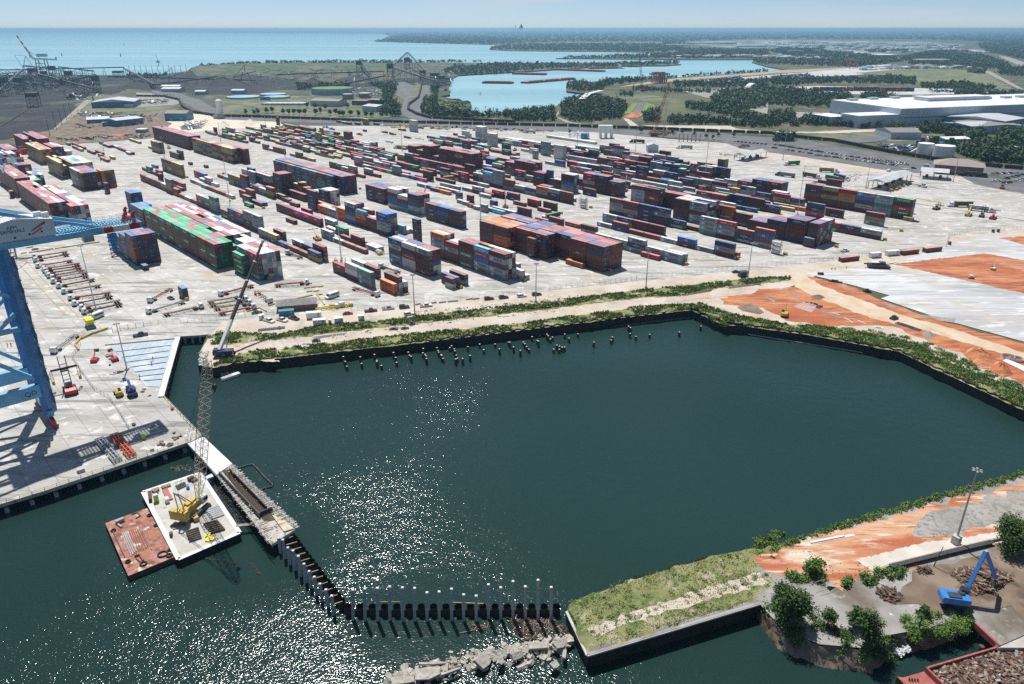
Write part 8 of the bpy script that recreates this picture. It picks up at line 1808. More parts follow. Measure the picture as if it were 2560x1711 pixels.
# people
def person(p,z,yw,shirt,lab,helmet='white',bend=0.):
  """one skinned figure with hard hat and vest"""
  me=bpy.data.meshes.new('person');J={'pel':(0,0,.95),'sp':(.03+bend*.2,0,1.2),'ch':(.04+bend*.4,0,1.42-bend*.1),'nk':(.05+bend*.5,0,1.55-bend*.15),'hd':(.07+bend*.6,0,1.70-bend*.2)}
  V=[];E=[];Rr=[]
  def add(pt,r,par=None): V.append(pt);Rr.append(r);(E.append((par,len(V)-1)) if par is not None else None);return len(V)-1
  a=add(J['pel'],.15);b=add(J['sp'],.14,a);c=add(J['ch'],.17,b);n=add(J['nk'],.07,c);h=add(J['hd'],.10,n);add((J['hd'][0]+.01,0,J['hd'][2]+.1),.085,h)
  for s in (-1,1):
    k=add((.02,s*.10,.85),.10,a);kn=add((.05+.06*s,s*.12,.5),.07,k);an=add((.0+.10*s,s*.12,.09),.05,kn);add((.14+.10*s,s*.13,.04),.045,an)
    sh=add((J['ch'][0],s*.21,J['ch'][2]),.065,c);el_=add((J['ch'][0]+.12,s*.27,J['ch'][2]-.28),.05,sh);ha=add((J['ch'][0]+.33,s*.22,J['ch'][2]-.38),.04,el_);add((J['ch'][0]+.42,s*.20,J['ch'][2]-.38),.03,ha)
  me.from_pydata(V,E,[]);o=bpy.data.objects.new('person',me);C.objects.link(o);md=o.modifiers.new('s','SKIN');sv=me.skin_vertices[0].data
  for i,r in enumerate(Rr): sv[i].radius=(r,r)
  sv[0].use_root=True;s2=o.modifiers.new('u','SUBSURF');s2.levels=1;s2.render_levels=1
  dg=bpy.context.evaluated_depsgraph_get();m2=bpy.data.meshes.new_from_object(o.evaluated_get(dg));bpy.data.objects.remove(o)
  m2.materials.clear();m2.materials.append(MAT[shirt]);m2.materials.append(MAT['trousers']);m2.materials.append(MAT['skin'])
  for f in m2.polygons: z_=f.center.z;f.material_index=1 if z_<.98 else (2 if z_>J['nk'][2]-.02 or (f.center.x>J['ch'][0]+.2 and z_<J['ch'][2]-.2) else 0)
  o=link(m2,'person',None,G(p,z),yw);hm=MB();hx,hzv=J['hd'][0],J['hd'][2]+.06;hm.tu((hx,0,hzv),(hx,0,hzv+.1),.13,10,0,.08);hm.tu((hx,0,hzv),(hx,0,hzv+.02),.17,10);hm.build('hard_hat',MAT[helmet],o);tag(o,lab,'person');return o
for p,z,y,s,lab in [(('X',1248,475),0.,.5,'red','person in a red shirt on the rebar bed, farthest left'),(('X',1285,480),0.,2.,'hiviz','person in a lime vest on the rebar bed'),(('X',1320,510),0.,1.,'red','person in a red shirt walking on the rebar bed'),(('X',1420,760),.2,1.,'hiviz','person in a lime vest at the left walkway'),(('X',1610,770),.2,0.,'hiviz','person in a lime vest near the end of the formwork'),
(('W',70,245),0,.3,'trousers','dark-clothed person left of a pair behind the crane leg'),(('W',105,245),0,2.,'trousers','dark-clothed person right of a pair behind the crane leg'),(('W',170,330),0,1.,'hiviz','person in a lime vest under the crane portal'),(('W',1395,370),.3,1.,'trousers','person bending over on the metal decking'),(('W',1385,410),.3,2.,'white','person in white on the metal decking'),(('W',1275,535),.3,2.,'hiviz','person in a lime vest at the decking edge'),
(('F',465,1005),0,1.,'trousers','person standing on the new slab, left of two'),(('F',497,1005),0,2.,'trousers','person standing on the new slab, right of two'),(('F',607,990),0,0.,'trousers','person farther along the new slab')]: person(p,z,y,s,lab)
# buildings beyond the yard
building('O',845,775,1240,765,55,9.,'shed_blue','metal_roof','wide blue-grey shed with pale ridged roof in the grass',kind='gablex',rh=4.,name='storage_shed',cat='shed')
m=MB();w=G2('O',1140,768);bo_=bpy.data.objects['storage_shed'];
f=MB();Ls=(G2('O',1240,765)-G2('O',845,775)).length;f.box((Ls*.86,-.25,1.),(Ls*.22,.3,4.));f.build('sign_panel','white',bo_)
building('O',800,915,1010,905,26,5.,'shed_blue','metal_roof','long low shed with pale roof left of the blue depot',kind='gable',rh=2.5,name='low_shed',cat='shed')
building('O',1075,945,1320,918,30,8.,'shed_blue','metal_roof','blue depot building with pale roof and parked cars in front',kind='gable',rh=2.,name='depot_building',doors=2)
building('O',945,942,1070,935,14,4.5,'shed_blue','shed_blue','dark blue annexe left of the blue depot',kind='gablex',rh=1.5,name='annexe')
building('O',1515,890,1715,890,24,10.,'shed_teal','roof_tan','teal workshop with brown roof beside the railway curve',kind='gable',rh=3.,name='workshop',doors=2)
building('O',1480,625,1650,625,26,6.,'wp','metal_roof','white roofed workshop, front one by the coal yard',kind='gable',rh=3.,name='workshop');building('O',1480,608,1650,608,16,8.,'wp','white_roof','white roofed workshop, rear one by the coal yard',kind='gable',rh=2.,name='workshop');building('O',1785,650,1880,650,20,6.,'wp','metal_roof','small pale workshop right of the white roofed pair',kind='gable',rh=2.,name='workshop');building('O',2120,640,2235,640,20,6.,'wp','metal_roof','pale building above the round clarifiers',kind='gable',rh=2.,name='workshop')
building('O',1245,1000,1330,1000,10,4.,'gs','white_roof','open white canopy on the grass strip',kind='flat',name='canopy')
building('P',500,755,760,762,30,9.,'wp','roof_tan','long blue-grey hall of the treatment works',kind='gable',rh=2.,name='treatment_hall');building('P',975,800,1105,810,30,8.,'wp','metal_roof','pale blue hall at the right of the treatment works',kind='gable',rh=2.,name='treatment_hall');building('P',880,745,1010,748,18,7.,'rust','roof_tan','brown low building among the tanks',kind='flat',name='plant_building');building('P',1020,735,1130,740,18,7.,'rd','roof_tan','dark brown building beside the brown one',kind='flat',name='plant_building')
for k in range(8): building('P',50+k*48,745+k*0,90+k*48,746,22,2.5,'concrete','metal_roof','long low settling shed in the treatment works row',kind='flat',name='settling_shed',cat='shed',grp='low settling sheds',doors=0)
def rtank(reg,a,b,rpx,h,mt,lab,roofm='metal_roof',z=0,cat='tank',name='round_tank'):
  s=REG[reg][2];P0=G((reg,a,b));P1=G((reg,a+rpx,b));r=(P1-P0).length;o=empty(name,P0,0,lab,cat);m=MB().tu((0,0,0),(0,0,h),r,40,0,r,False);m.build('shell',MAT[mt],o);m=MB().tu((0,0,h-.3),(0,0,h+.05),r*.985,40);m.build('top',MAT[roofm],o)
  m=MB();
  for k in range(24): t=2*pi*k/24;m.be((cos(t)*(r+.15),sin(t)*(r+.15),0),(cos(t)*(r+.15),sin(t)*(r+.15),h),.3,.3)
  m.build('stiffener',MAT[mt],o);return o
rtank('P',705,640,188,11.,'tank_blue','very large round pale blue tank of the treatment works','gg');rtank('P',845,690,48,9.,'roof_tan','smaller tan tank in front of the great blue one');rtank('P',1000,675,56,8.,'roof_tan','wide tan tank right of the great blue one');rtank('P',160,655,118,3.,'wp','round clarifier basin, rear of two','tank_blue',cat='clarifier',name='clarifier');rtank('P',190,680,118,3.,'wp','round clarifier basin, front of two','tank_blue',cat='clarifier',name='clarifier');rtank('O',2230,680,150,3.,'wp','large round clarifier at the left of the works','tank_blue',cat='clarifier',name='clarifier')
for k in range(5): rtank('P',50+k*18,700,8,6.,'tank_blue','small upright blue tank in the cluster by the clarifiers',)['group']='small blue tanks'
debris('process_pipework',pl('P 880 600 1140 600 1150 680 900 680'),170,.5,['gv','wp','white'],3,12,1.,71,zr=5.)
o=empty('warehouse',G2('S',1190,942),yaw(G2('S',1190,942),G((2560,303))),'enormous white-roofed warehouse with pale blue-grey walls','warehouse')
A=G2('S',1190,942);B=G((2560,303));L=(B-A).length+160;D=(G2('S',930,800)-A);
yw=o.rotation_euler.z;dep=135.;h=22.
m=MB().box((L/2,dep/2,0),(L,dep,h));m.build('wall','wp',o);m=MB().box((L/2,dep/2,h),(L-1.5,dep-1.5,.5));m.build('roof','white_roof',o)
m=MB().box((L/2,-.1,10.),(L,.3,1.3));m.build('stripe','shed_blue',o)
m=MB()
for k in range(40): m.box((k*L/40,-.08,0),(.25,.2,h))
m.build('panel_joint','tank_blue',o)
m=MB().box((L*.45,dep*.62,h+.5),(L*.30,26,5.));m.build('roof_monitor','wp',o);m=MB().box((L*.45,dep*.62,h+5.5),(L*.30,26,.4));m.build('monitor_roof','white_roof',o)
for k,(x,y) in enumerate([(20,dep*.85),(62,dep*.9),(105,dep*.93),(150,dep*.95),(230,dep*.6),(268,dep*.6),(300,dep*.62)]): m=MB().box((x,y,h+.5),(14,8,3.));m.build('roof_unit','wp',o)
m=MB().box((-32,18,0),(64,34,15.));m.build('wing_wall','wp',o);m=MB().box((-32,18,15.),(63,33,.4));m.build('wing_roof','white_roof',o)
m=MB().box((-66,52,0),(30,38,11.));m.build('office_wall','wp',o);m=MB().box((-66,52,11.),(31,39,.4));m.build('office_roof','white_roof',o)
for k in range(5): m=MB().box((-81.2,38+k*6.,3.),(.3,2.6,7.));m.build('window','glass',o)
building('S',1690,955,1950,1010,60,9.,'wp','roof_grey','grey shed behind the tall pole, left part',kind='gable',rh=2.,name='distribution_shed',cat='shed');building('S',1850,1010,2150,990,40,9.,'shed_teal','metal_roof','green-grey shed in front of the warehouse',kind='gable',rh=2.,name='distribution_shed',cat='shed');building('S',2150,985,2346,950,70,12.,'shed_blue','metal_roof','blue shed with pale roof at the right edge',kind='gable',rh=3.,name='distribution_shed',cat='shed')
building('S',1120,1060,1400,1060,40,8.,'wp','roof_grey','grey shed beside the pond',kind='gable',rh=3.,name='distribution_shed',cat='shed');building('S',1620,1100,1850,1095,20,5.,'shed_teal','white_roof','low pale shed behind the white tanks',kind='gable',rh=1.5,name='low_shed',cat='shed');building('S',2190,1200,2346,1220,22,6.,'wp','metal_roof','pale building among trees at the right edge',kind='gable',rh=2.,name='low_shed',cat='shed')
rtank('S',1430,1195,66,11.,'white','left of two white oil tanks by the railway','white_roof');rtank('S',1600,1218,86,11.,'white','right of two white oil tanks by the railway','white_roof')
for k,(a,b,hh) in enumerate([(1360,1165,11),(1408,1120,9),(1480,1130,10),(1505,1130,12),(1530,1130,12),(1660,1150,12),(1670,1130,10)]): rtank('S',a,b,16,hh,'gg' if k>1 else 'shed_blue','slim dark green tank in the group around the white tanks','gg')['group']='slim green tanks'
debris('oil_yard_clutter',pl('S 1030 1110 1340 1130 1350 1180 1150 1180 1040 1130'),120,.3,['ds','shed_blue','wd','white'],2,9,1.6,72,zr=2.);debris('oil_yard_clutter',pl('S 1400 1020 1600 1040 1620 1100 1420 1090'),90,.3,['white','silver','shed_blue','red'],2,6,1.8,73,zr=1.)
debris('storage_lot_clutter',pl('S 1800 1110 2300 1100 2346 1150 1850 1140'),120,.3,['white','silver','dark_car','blue_car'],2,5,1.8,74,zr=1.)
A=G2('S',1515,1370);B=G2('S',1960,1405);L=(B-A).length;o=empty('office_building',A,yaw(A,B),'two-storey brown brick office with wide hipped roof','building');dp=24.
m=MB().box((L/2,dp/2,0),(L,dp,8.));m.build('wall','brick',o);m=MB();hiproof(m,0,L,0,dp,8.,4.5,1.5);m.build('roof','roof_tan',o)
for fl in (1.2,4.8):
  for k in range(14): w=MB();w.box((L*(k+.5)/14,-.06,fl),(1.3,.15,1.7));w.build('window','glass',o)
m=MB().box((L/2,-.05,3.9),(L,.12,.3));m.build('string_course','cp',o);m=MB().box((L/2,-1.6,3.2),(7,3.4,.3));m.build('porch','roof_tan',o)
def canopy(reg,a,b,c,d,w,h,lab,rh=2.):
  A=G((reg,a,b));B=G((reg,c,d));L=(B-A).length;o=empty('gate_canopy',A,yaw(A,B),lab,'canopy');m=MB();m.add([(-.5,-.5,h),(L+.5,-.5,h),(L+.5,w/2,h+rh),(-.5,w/2,h+rh),(L+.5,w+.5,h),(-.5,w+.5,h)],[(0,1,2,3),(3,2,4,5),(0,3,5),(1,4,2),(5,4,1,0)]);m.build('roof','metal_roof',o)
  for k in range(max(2,int(L/9)+1)):
    for y in (.5,w-.5): p=MB();x=L*k/max(1,int(L/9));p.be((x,y,0),(x,y,h),.4);p.build('column','wood',o)
  m=MB();
  for k in range(max(2,int(L/12))): m.box((L*(k+.5)/max(2,int(L/12)),w/2,0),(2.2,2.4,2.8))
  m.build('booth','ds',o);return o
canopy('S',1060,1530,1310,1440,13,6.5,'long grey gate canopy over the truck lanes');canopy('S',1390,1420,1640,1440,18,6.5,'wide grey canopy beside the office');canopy('Q',2130,1265,2330,1225,12,6.,'grey canopy over the lanes behind the yard')
debris('gate_equipment',pl('S 1080 1530 1300 1460 1320 1475 1120 1545'),90,.3,['ds','yellow','navy','black'],.8,2.6,.9,75,zr=1.2);debris('gate_equipment',pl('S 640 1400 860 1370 840 1440 680 1450'),70,.2,['yellow','gv','white'],.8,2.4,.4,76,zr=1.);debris('gate_equipment',pl('Q 1900 1180 2070 1210 2060 1225 1890 1200'),40,.2,['ds','gv'],1,3,.4,77,zr=1.)
o=empty('inspection_portal',G2('Q',800,1050),0,'white concrete portal with two openings on the plaza','portal');m=MB();L=(G2('Q',910,1050)-G2('Q',800,1050)).length
for x in (0,L*.46,L*.92): m.box((x+1.4,3,0),(2.8,7,10.))
m.build('pier','white',o);m=MB().box((L/2,3,10.),(L+2,8.5,4.5));m.build('lintel','white',o)
building('Q',1240,1180,1340,1180,10,7.,'wp','wp','small grey gable building on the plaza',kind='gablex',rh=2.,name='plaza_building');building('Q',630,1055,690,1058,8,6.,'handler_blue','gs','blue reefer service gantry on the plaza',kind='flat',name='service_frame',cat='frame')
debris('plaza_gear',pl('Q 1250 990 1480 990 1500 1020 1260 1030'),90,.3,['rust','yellow','ds','crane_red'],2,8,.8,78,zr=2.);debris('plaza_gear',pl('Q 520 1010 700 1010 700 1050 520 1045'),50,.3,['handler_blue','white','gv'],1,5,.8,79,zr=3.);debris('plaza_gear',pl('Q 2060 1120 2180 1100 2190 1130 2080 1135'),30,.3,['ds','wood'],2,6,1.,80,zr=1.)
for (reg,a,b,c,lab) in [('B',2040,185,'blue','pair of blue tarped loads on the back slab'),('B',2110,208,'blue','blue tarped load right of the pair'),('P',1225,1090,'white','white and blue tarped coils on open concrete'),('P',1385,1050,'ds','dark machinery on a flat rack, rear'),('P',1500,1060,'white','row of white tarped loads'),('P',1620,1080,'white','second row of white tarped loads'),('P',1180,1000,'rd','dark timber bundles on the back slab'),('P',1250,1018,'rd','second dark timber bundle beside the first'),('P',1340,980,'rd','dark bundles in front of the white tower'),('P',1510,960,'wd','dark loads right of the white tower'),('P',950,1020,'pen_red','red and white crates on the back slab'),('B',2040,290,'wood','bollards and crates round the mast foot')]:
  m=MB();mt={'blue':'handler_blue'}.get(c,c)
  for k in range(5): m.box((k*2.6-5,ru(-1,1),0),(2.3,2.4,ru(1.2,2.6)),ru(-.1,.1),0,rc([1,.7]))
  tag(m.build('tarped_load',MAT[mt],None,False,G((reg,a,b)),YR),lab,'cargo load')
for k in range(6):
  m=MB().tu((0,0,0),(0,0,2.6),.35,7);m.tu((0,0,2.6),(0,0,2.8),.3,7);w=G(('A',1210+cos(k)*0,470));a=2*pi*k/6;tag(m.build('mast_bollard','yellow',None,False,w+V_((cos(a)*5,sin(a)*5,0))),'tan bollard in the ring around the left mast','bollard','bollards around the left mast')
for k in range(5):
  m=MB().tu((0,0,0),(0,0,2.2),.2,7);w=G2('H',1290,528);a=2*pi*k/5;tag(m.build('mast_bollard','yellow',None,False,w+V_((cos(a)*3,sin(a)*2.4,0))),'yellow bollard around the centre mast foot','bollard','bollards around the centre mast')
o=empty('concrete_plant',G2('O',2025,865),0,'white silo tower at the railway curve','silo');m=MB().tu((0,0,0),(0,0,24),4.5,14);m.tu((0,0,24),(0,0,26),4.5,14,0,2.);m.build('silo','white',o);m=MB().box((0,-6,0),(14,7,5));m.build('base','gs',o)
debris('plant_machinery',pl('M 680 250 780 150 900 200 1100 170 1050 220 800 260'),140,.3,['gv','gs','white'],2,9,1.,81,zr=4.);debris('plant_machinery',pl('O 1700 930 1900 900 1850 960 1720 970'),60,.3,['gv','gs'],2,8,1.,82,zr=4.)
heap('sand_heap',pl('M 1300 240 1450 130 1600 170 1500 240'),7.,'sand','pale sand heap at the plant, left','sand heap',31);heap('sand_heap',pl('M 1700 160 2000 90 2200 130 1900 190'),6.,'sand','pale sand heap at the plant, right','sand heap',32);heap('sand_heap',pl('O 1640 950 1720 900 1800 930 1720 960'),7.,'gravel' if False else 'sand','grey-white heap beside the teal workshop','sand heap',33)
heap('red_soil_heap',pl('O 1000 1020 1100 1000 1190 1005 1100 1030'),2.,reddirt,'low orange soil patch before the far wall','earth heap',34)
debris('yard_clutter',pl('O 600 650 920 640 860 700 620 700'),90,.2,['ds','white','rd','black'],3,14,2.,83,zr=2.);debris('yard_clutter',pl('O 700 800 1400 830 1500 880 1330 900 760 850'),90,.2,['white','rd','shed_blue','silver'],2,9,1.8,84,zr=1.5);debris('yard_clutter',pl('O 1270 690 1540 700 1540 740 1280 740'),60,.2,['white','silver','dark_car','rust'],3,8,2.,85,zr=1.5);debris('yard_clutter',pl('O 540 1050 1380 1010 1380 1050 560 1075'),70,.2,['wd','black','white','wood'],2,9,1.4,86,zr=1.);debris('yard_clutter',pl('P 1100 930 Q 0 960 400 980 400 1000 P 1200 955'),110,.2,['ds','white','rust','blue_car','yellow'],2,9,1.4,87,zr=1.5)
# coal terminal
def gallery(reg,a,b,z0,c,d,z1,lab,w=4.,mt='shed_blue',n=12,legs=True,grp=None):
  A=G((reg,a,b));B=G((reg,c,d));o=empty('conveyor_gallery',A,0,lab,'conveyor',grp);p=V_((0,0,z0));q=B-A+V_((0,0,z1));m=MB().be(p,q,w,2.6);m.build('gallery','ds',o);m=MB();dd=(q-p)
  for k in range(n+1):
    s=p+dd*(k/n)
    if legs and k%2==0: 
      for sg in (-1,1): m.be(s+V_((sg*2.,0,-1)),V_((s.x+sg*3.5,s.y,0)),.7)
      m.be(V_((s.x-3,s.y,s.z*.5)),V_((s.x+3,s.y,s.z*.5)),.5)
  m.build('trestle','ds',o);return o
CG=[(0,490,18,1150,478,22,'long conveyor along the shore end of the coal wharf'),(0,640,6,240,540,30,'steep conveyor rising at the far left'),(240,500,30,560,500,24,'conveyor behind the unloader'),(300,560,28,900,640,8,'conveyor dropping towards the storage shed'),(560,490,26,880,560,30,'conveyor between the dark towers'),(900,580,26,560,600,12,'lower conveyor crossing in front of the towers'),(1150,480,20,1420,600,10,'conveyor along the coal stockyard'),(1000,520,10,2346,560,10,'long low conveyor through the stockyard'),(1400,590,6,2000,540,14,'inclined stacker conveyor in the stockyard'),(0,560,16,400,620,14,'low conveyor at the left edge')]
for a,b,z0,c,d,z1,l in CG: gallery('O',a,b,z0,c,d,z1,l)
for a,b,z0,c,d,z1,l in [(200,520,14,1180,495,16,'conveyor gallery above the round coal heap'),(1230,500,24,1390,400,46,'conveyor climbing to the apex tower'),(1400,400,46,1560,500,18,'conveyor descending from the apex tower'),(1260,500,26,1640,575,12,'conveyor crossing over the railway'),(960,430,34,1050,500,10,'chute conveyor by the dark tower'),(660,600,5,1190,560,20,'low white-decked conveyor by the tanks')]: gallery('P',a,b,z0,c,d,z1,l)
def tower(reg,a,b,w,h,lab,mt='ds'):
  o=empty('transfer_tower',G((reg,a,b)),.3,lab,'tower');m=MB();
  for x in (-w/2,w/2):
    for y in (-w/2,w/2): m.be((x,y,0),(x,y,h),.8)
  for z in np.arange(h*.25,h,h*.25): 
    for s in (-w/2,w/2): m.be((-w/2,s,z),(w/2,s,z),.5);m.be((s,-w/2,z),(s,w/2,z),.5);m.be((-w/2,s,z-h*.25),(w/2,s,z),.35)
  m.build('frame',MAT[mt],o);m=MB().box((0,0,h*.7),(w*.95,w*.95,h*.3));m.build('housing',MAT[mt],o)
for a,b,w,h,l in [(60,660,14,34,'dark transfer tower at the left edge'),(200,640,14,30,'second dark tower from the left'),(330,560,16,36,'grey tower under the unloader'),(420,540,12,26,'tower right of the unloader foot'),(500,520,14,34,'tall frame tower right of the unloader'),(650,560,14,30,'dark tower in the middle of the coal wharf'),(900,640,12,34,'dark tower by the storage shed'),(1090,490,24,16,'flat dark frame at the shore'),(320,760,16,22,'dark building at the end of the left railway'),(560,600,14,20,'low dark tower beside the mound')]: tower('O',a,b,w,h,'%s'%l)
for a,b,w,h,l in [(950,470,14,38,'dark tower above the treatment works'),(1235,520,14,40,'tall tower left of the railway throat'),(1390,440,14,40,'apex tower of the long conveyor'),(1530,520,12,24,'tower right of the railway throat'),(1640,540,18,22,'tower at the barge wharf, left'),(1700,560,14,20,'tower at the barge wharf, middle'),(1760,560,12,16,'tower at the barge wharf, right')]: tower('P',a,b,w,h,l)
debris('coal_wharf_steelwork',pl('O 0 500 560 490 900 560 920 640 300 640 0 680'),420,.5,['ds','black','coal'],6,30,1.3,91,zr=24.);debris('barge_wharf_steelwork',pl('P 1620 470 1850 470 1790 620 1650 600'),150,.5,['ds','gv','tank_blue'],3,14,.9,92,zr=14.);debris('railway_throat_steelwork',pl('P 1240 470 1640 470 1620 520 1260 520'),90,.5,['ds','gv'],4,18,.8,93,zr=18.);debris('stockyard_steelwork',pl('P 0 430 950 440 1180 520 900 560 0 560'),150,.5,['ds','coal'],6,26,1.2,94,zr=12.)
def coalheap(reg,pts,h,lab,seed): heap('coal_heap',[(reg,*p) for p in pts],h,'coal',lab,'coal heap',seed)
coalheap('P',pl('380 580 450 530 540 512 640 535 680 585 560 600 430 600'),16,'round black coal heap above the treatment works',101);coalheap('O',pl('1040 600 1200 540 1450 545 1480 600 1200 620'),14,'long black coal heap in the stockyard, left',102);coalheap('O',pl('1680 590 1900 510 2300 500 2346 590 2000 620'),17,'long black coal heap in the stockyard, right',103);coalheap('O',pl('440 640 560 560 680 570 740 640 560 660'),12,'dark mound beside the towers',104);coalheap('O',pl('1650 500 1720 455 1800 470 1830 500'),16,'pointed black heap at the shore',105);coalheap('P',pl('0 520 200 500 380 510 380 560 0 570'),10,'flat-topped black heap in the stockyard',106);coalheap('P',pl('700 500 900 480 1150 500 1100 550 760 560'),11,'low black heap beneath the galleries',107)
m=MB();rg=np.random.default_rng(77);pts=pl('O 1700 480 1900 475 2346 470 P 300 460 900 455 1200 450');back=pl('O 1850 425 2000 405 2346 385 P 300 385 900 385 1200 395')
A=[G(p) for p in pts];B=[G(p) for p in back];vs=[]
for i in range(len(A)-1):
  for s in range(8+(i==len(A)-2)):
    t=s/8;a=A[i].lerp(A[i+1],t);b=B[i].lerp(B[i+1],t)
    for l in range(7): f=l/6;hh=(16+rg.normal()*.8)*sin(min(1,f*2.2)*pi/2)*(1 if f<.75 else (1-f)*4);q=a.lerp(b,f);vs.append((q.x,q.y,max(-.5,hh)))
n_=len(vs)//7;m.add(vs,[(i*7+l,(i+1)*7+l,(i+1)*7+l+1,i*7+l+1) for i in range(n_-1) for l in range(6)])
o=m.build('grassy_ridge',layered('ridge',[((.07,.11,.045),0,0,0,None),((.17,.14,.10),.008,.48,.6,(0,1,3)),((.05,.08,.03),.02,.5,.6,None)]),None,True);struct(o)
o=empty('ship_unloader',G2('O',400,430),0,'tall grey ship unloader with red and white raised boom on the coal wharf','ship unloader');k_=(G2('O',401,430)-G2('O',400,430)).length
def up(dx,dz,dy=0): return V_((dx*k_,dy,-dz*k_*1.04))
m=MB();
for dx in (-60,30):
  for dy in (0,14): m.be(up(dx,0,dy),up(dx+(10 if dx<0 else -5),-100,dy),2.4)
m.be(up(-60,-5),up(30,-40),1.8);m.be(up(-60,-60),up(30,-60),2.);m.build('portal','gs',o)
m=MB().be(up(-70,-100),up(140,-92),5.,4.);m.box(tuple(up(18,-115)),(80*k_,12,26*k_));m.build('machinery_house','gv',o)
P0,P1=up(-70,-100),up(-165,-285)
for k in range(8):
  m=MB().be(P0.lerp(P1,k/8),P0.lerp(P1,(k+1)/8),5.-.3*k,4.-.2*k);m.build('boom_section','crane_red' if k>=3 and k%2==1 else (MAT['white'] if k>=3 else MAT['gv']),o)
m=MB().be(up(-95,-160),up(-10,-110),1.2);m.be(up(-95,-160),up(-95,-100),1.6);m.be(up(140,-92),up(140,-115),3.);m.be(up(-30,-90),up(10,-10),1.5);m.build('strut','gs',o)
m=MB();q=G2('O',270,440);m.be((-14*1.5,0,0),(0,0,44),1.4);m.be((14*1.5,0,0),(0,0,44),1.4);m.be((-12,0,18),(12,0,18),1.2);m.be((0,0,44),(-32,0,46),1.);m.be((-32,0,46),(-14,0,6),1.);tag(m.build('a_frame_loader','tank_blue',None,False,q),'dark A-frame loader left of the ship unloader','ship loader')
for a,b,lab in [(1600,560,'teal stacker machine standing in the coal stockyard'),(2260,540,'small pale stacker machine in the coal stockyard')]:
  q=G(('O',a,b));m=MB().be((-14,0,0),(-6,0,24),1.4);m.be((14,0,0),(4,0,24),1.4);m.be((-30,0,12),(26,0,26),1.6);m.be((0,0,24),(0,0,38),1.2);m.be((0,0,38),(-28,0,13),.8);tag(m.build('stacker',MAT['tank_blue' if a<2000 else 'crane_red'],None,False,q),lab,'stacker')
for k in range(11):
  q=G(('O',1195+k*52,470-(0 if k<8 else 6)),WZ);m=MB().tu((0,0,-2),(0,0,26),.6,6);tag(m.build('wharf_pole','gs',None,False,q),'thin tall pole in the row off the coal wharf','pole','row of poles off the coal wharf')
q=G2('O',1455,385,WZ);m=MB().tu((0,0,-2),(0,0,20),1.2,6);m.box((0,0,10),(9,9,7));m.be((0,0,17),(-4,0,40),.8);tag(m.build('channel_marker','gs',None,False,q),'grey channel marker with leaning mast in the bay','channel marker')
for a,b in [(1137,195),(1108,300),(568,295)]: q=G(('O',a,b),WZ);m=MB().tu((0,0,-2),(0,0,14),3.,6,0,1.);tag(m.build('bay_marker','ds',None,False,q),'tiny dark marker far out in the bay','channel marker','small markers in the bay')
for k,(a,b) in enumerate([(2055,655),(2210,140)]): q=G(('P',a,b),WZ);m=MB().tu((0,0,-2),(0,0,6),.6,6);tag(m.build('river_pile','ds',None,False,q),'lone pile standing in the river, %s'%('near','far')[k],'pile')
for k in range(9): q=G(('P',935+k*18,318/2),WZ);m=MB().tu((0,0,-2),(0,0,10),3.,6);tag(m.build('jetty_post','gs',None,False,q),'faint post of the distant jetty in the bay','pile','posts of the distant jetty')
for k,(a,b,c,d) in enumerate([(460,1030,425,875),(520,975,480,810),(570,930,540,790),(615,895,590,740),(655,845,630,725)]):
  B=G(('O',a,b));h=min(((abs(PR((B.x,B.y,z))[1]-px('O',c,d)[1]),z) for z in [i*.5 for i in range(10,90)]))[1];m=MB().tu((0,0,0),(0,0,h),.28,6);m.be((-1.6,0,h-1),(1.6,0,h-1),.2);tag(m.build('utility_pole','wd',None,False,B),'tall dark utility pole along the left road, %s from the yard'%ORD[k].replace('ground','first'),'utility pole','utility poles along the left road')
m=MB();
for off in (0,7):
  m.be(G(('O',-60,985+off),.3),G(('O',320,745+off*.6),.3),3.2,.4)
tag(m.build('railway_track','wd'),'double railway track running to the coal wharf at the left','railway track')
m=MB();A=G2('Q',640,690,6.);B=G2('Q',700,640,8.);C2=G2('Q',820,612,6.);
for a,b in ((A,B),(B,C2)): m.be(a,b,11.,1.2)
tag(m.build('bridge_deck','cp'),'low pale concrete bridge over the creek mouth','bridge')
def rbarge(a,b,c,d,lab,reg='Q',w=24,h=4.,mt='rd'):
  A=G((reg,a,b),WZ);B=G((reg,c,d),WZ);L=(B-A).length;o=empty('river_barge',A,yaw(A,B),lab,'barge','barges moored in the river');n=max(1,round(L/60));m=MB().box((L/2,w/2,-1),(L,w,h+1));m.build('hull',MAT[mt],o);m=MB()
  for k in range(n): m.box((L*(k+.5)/n,w/2,h),(L/n*.92,w*.8,1.6),0,0,.92)
  m.build('hatch_cover',MAT['pen_red' if mt!='ds' else 'ds'],o)
rbarge(150,550,585,512,'dark barge string nearest the yard, slanting in the river');rbarge(340,425,825,442,'long dark barge string along the marsh');rbarge(715,415,1010,412,'pale topped barge beside the small tug','Q',26,4,'rd');rbarge(0,465,298,472,'thin dark barge string left of the marsh');rbarge(1000,395,1150,398,'short dark barge at the island end');rbarge(2070,548,2346,552,'dark barge with pointed bow left in the river','P')
m=MB().box((0,0,0),(24,8,3));m.box((-4,0,3),(10,6,8));m.box((-4,0,11),(6,5,3));tag(m.build('tug','white',None,False,G2('Q',1000,412,WZ)),'small white pushing tug at the pale topped barge','tug')
m=MB().box((0,0,0),(20,7,3));m.box((0,0,3),(7,5,5));tag(m.build('tug','pen_red',None,False,G2('P',1740,630,WZ)),'red workboat at the barge wharf','workboat')
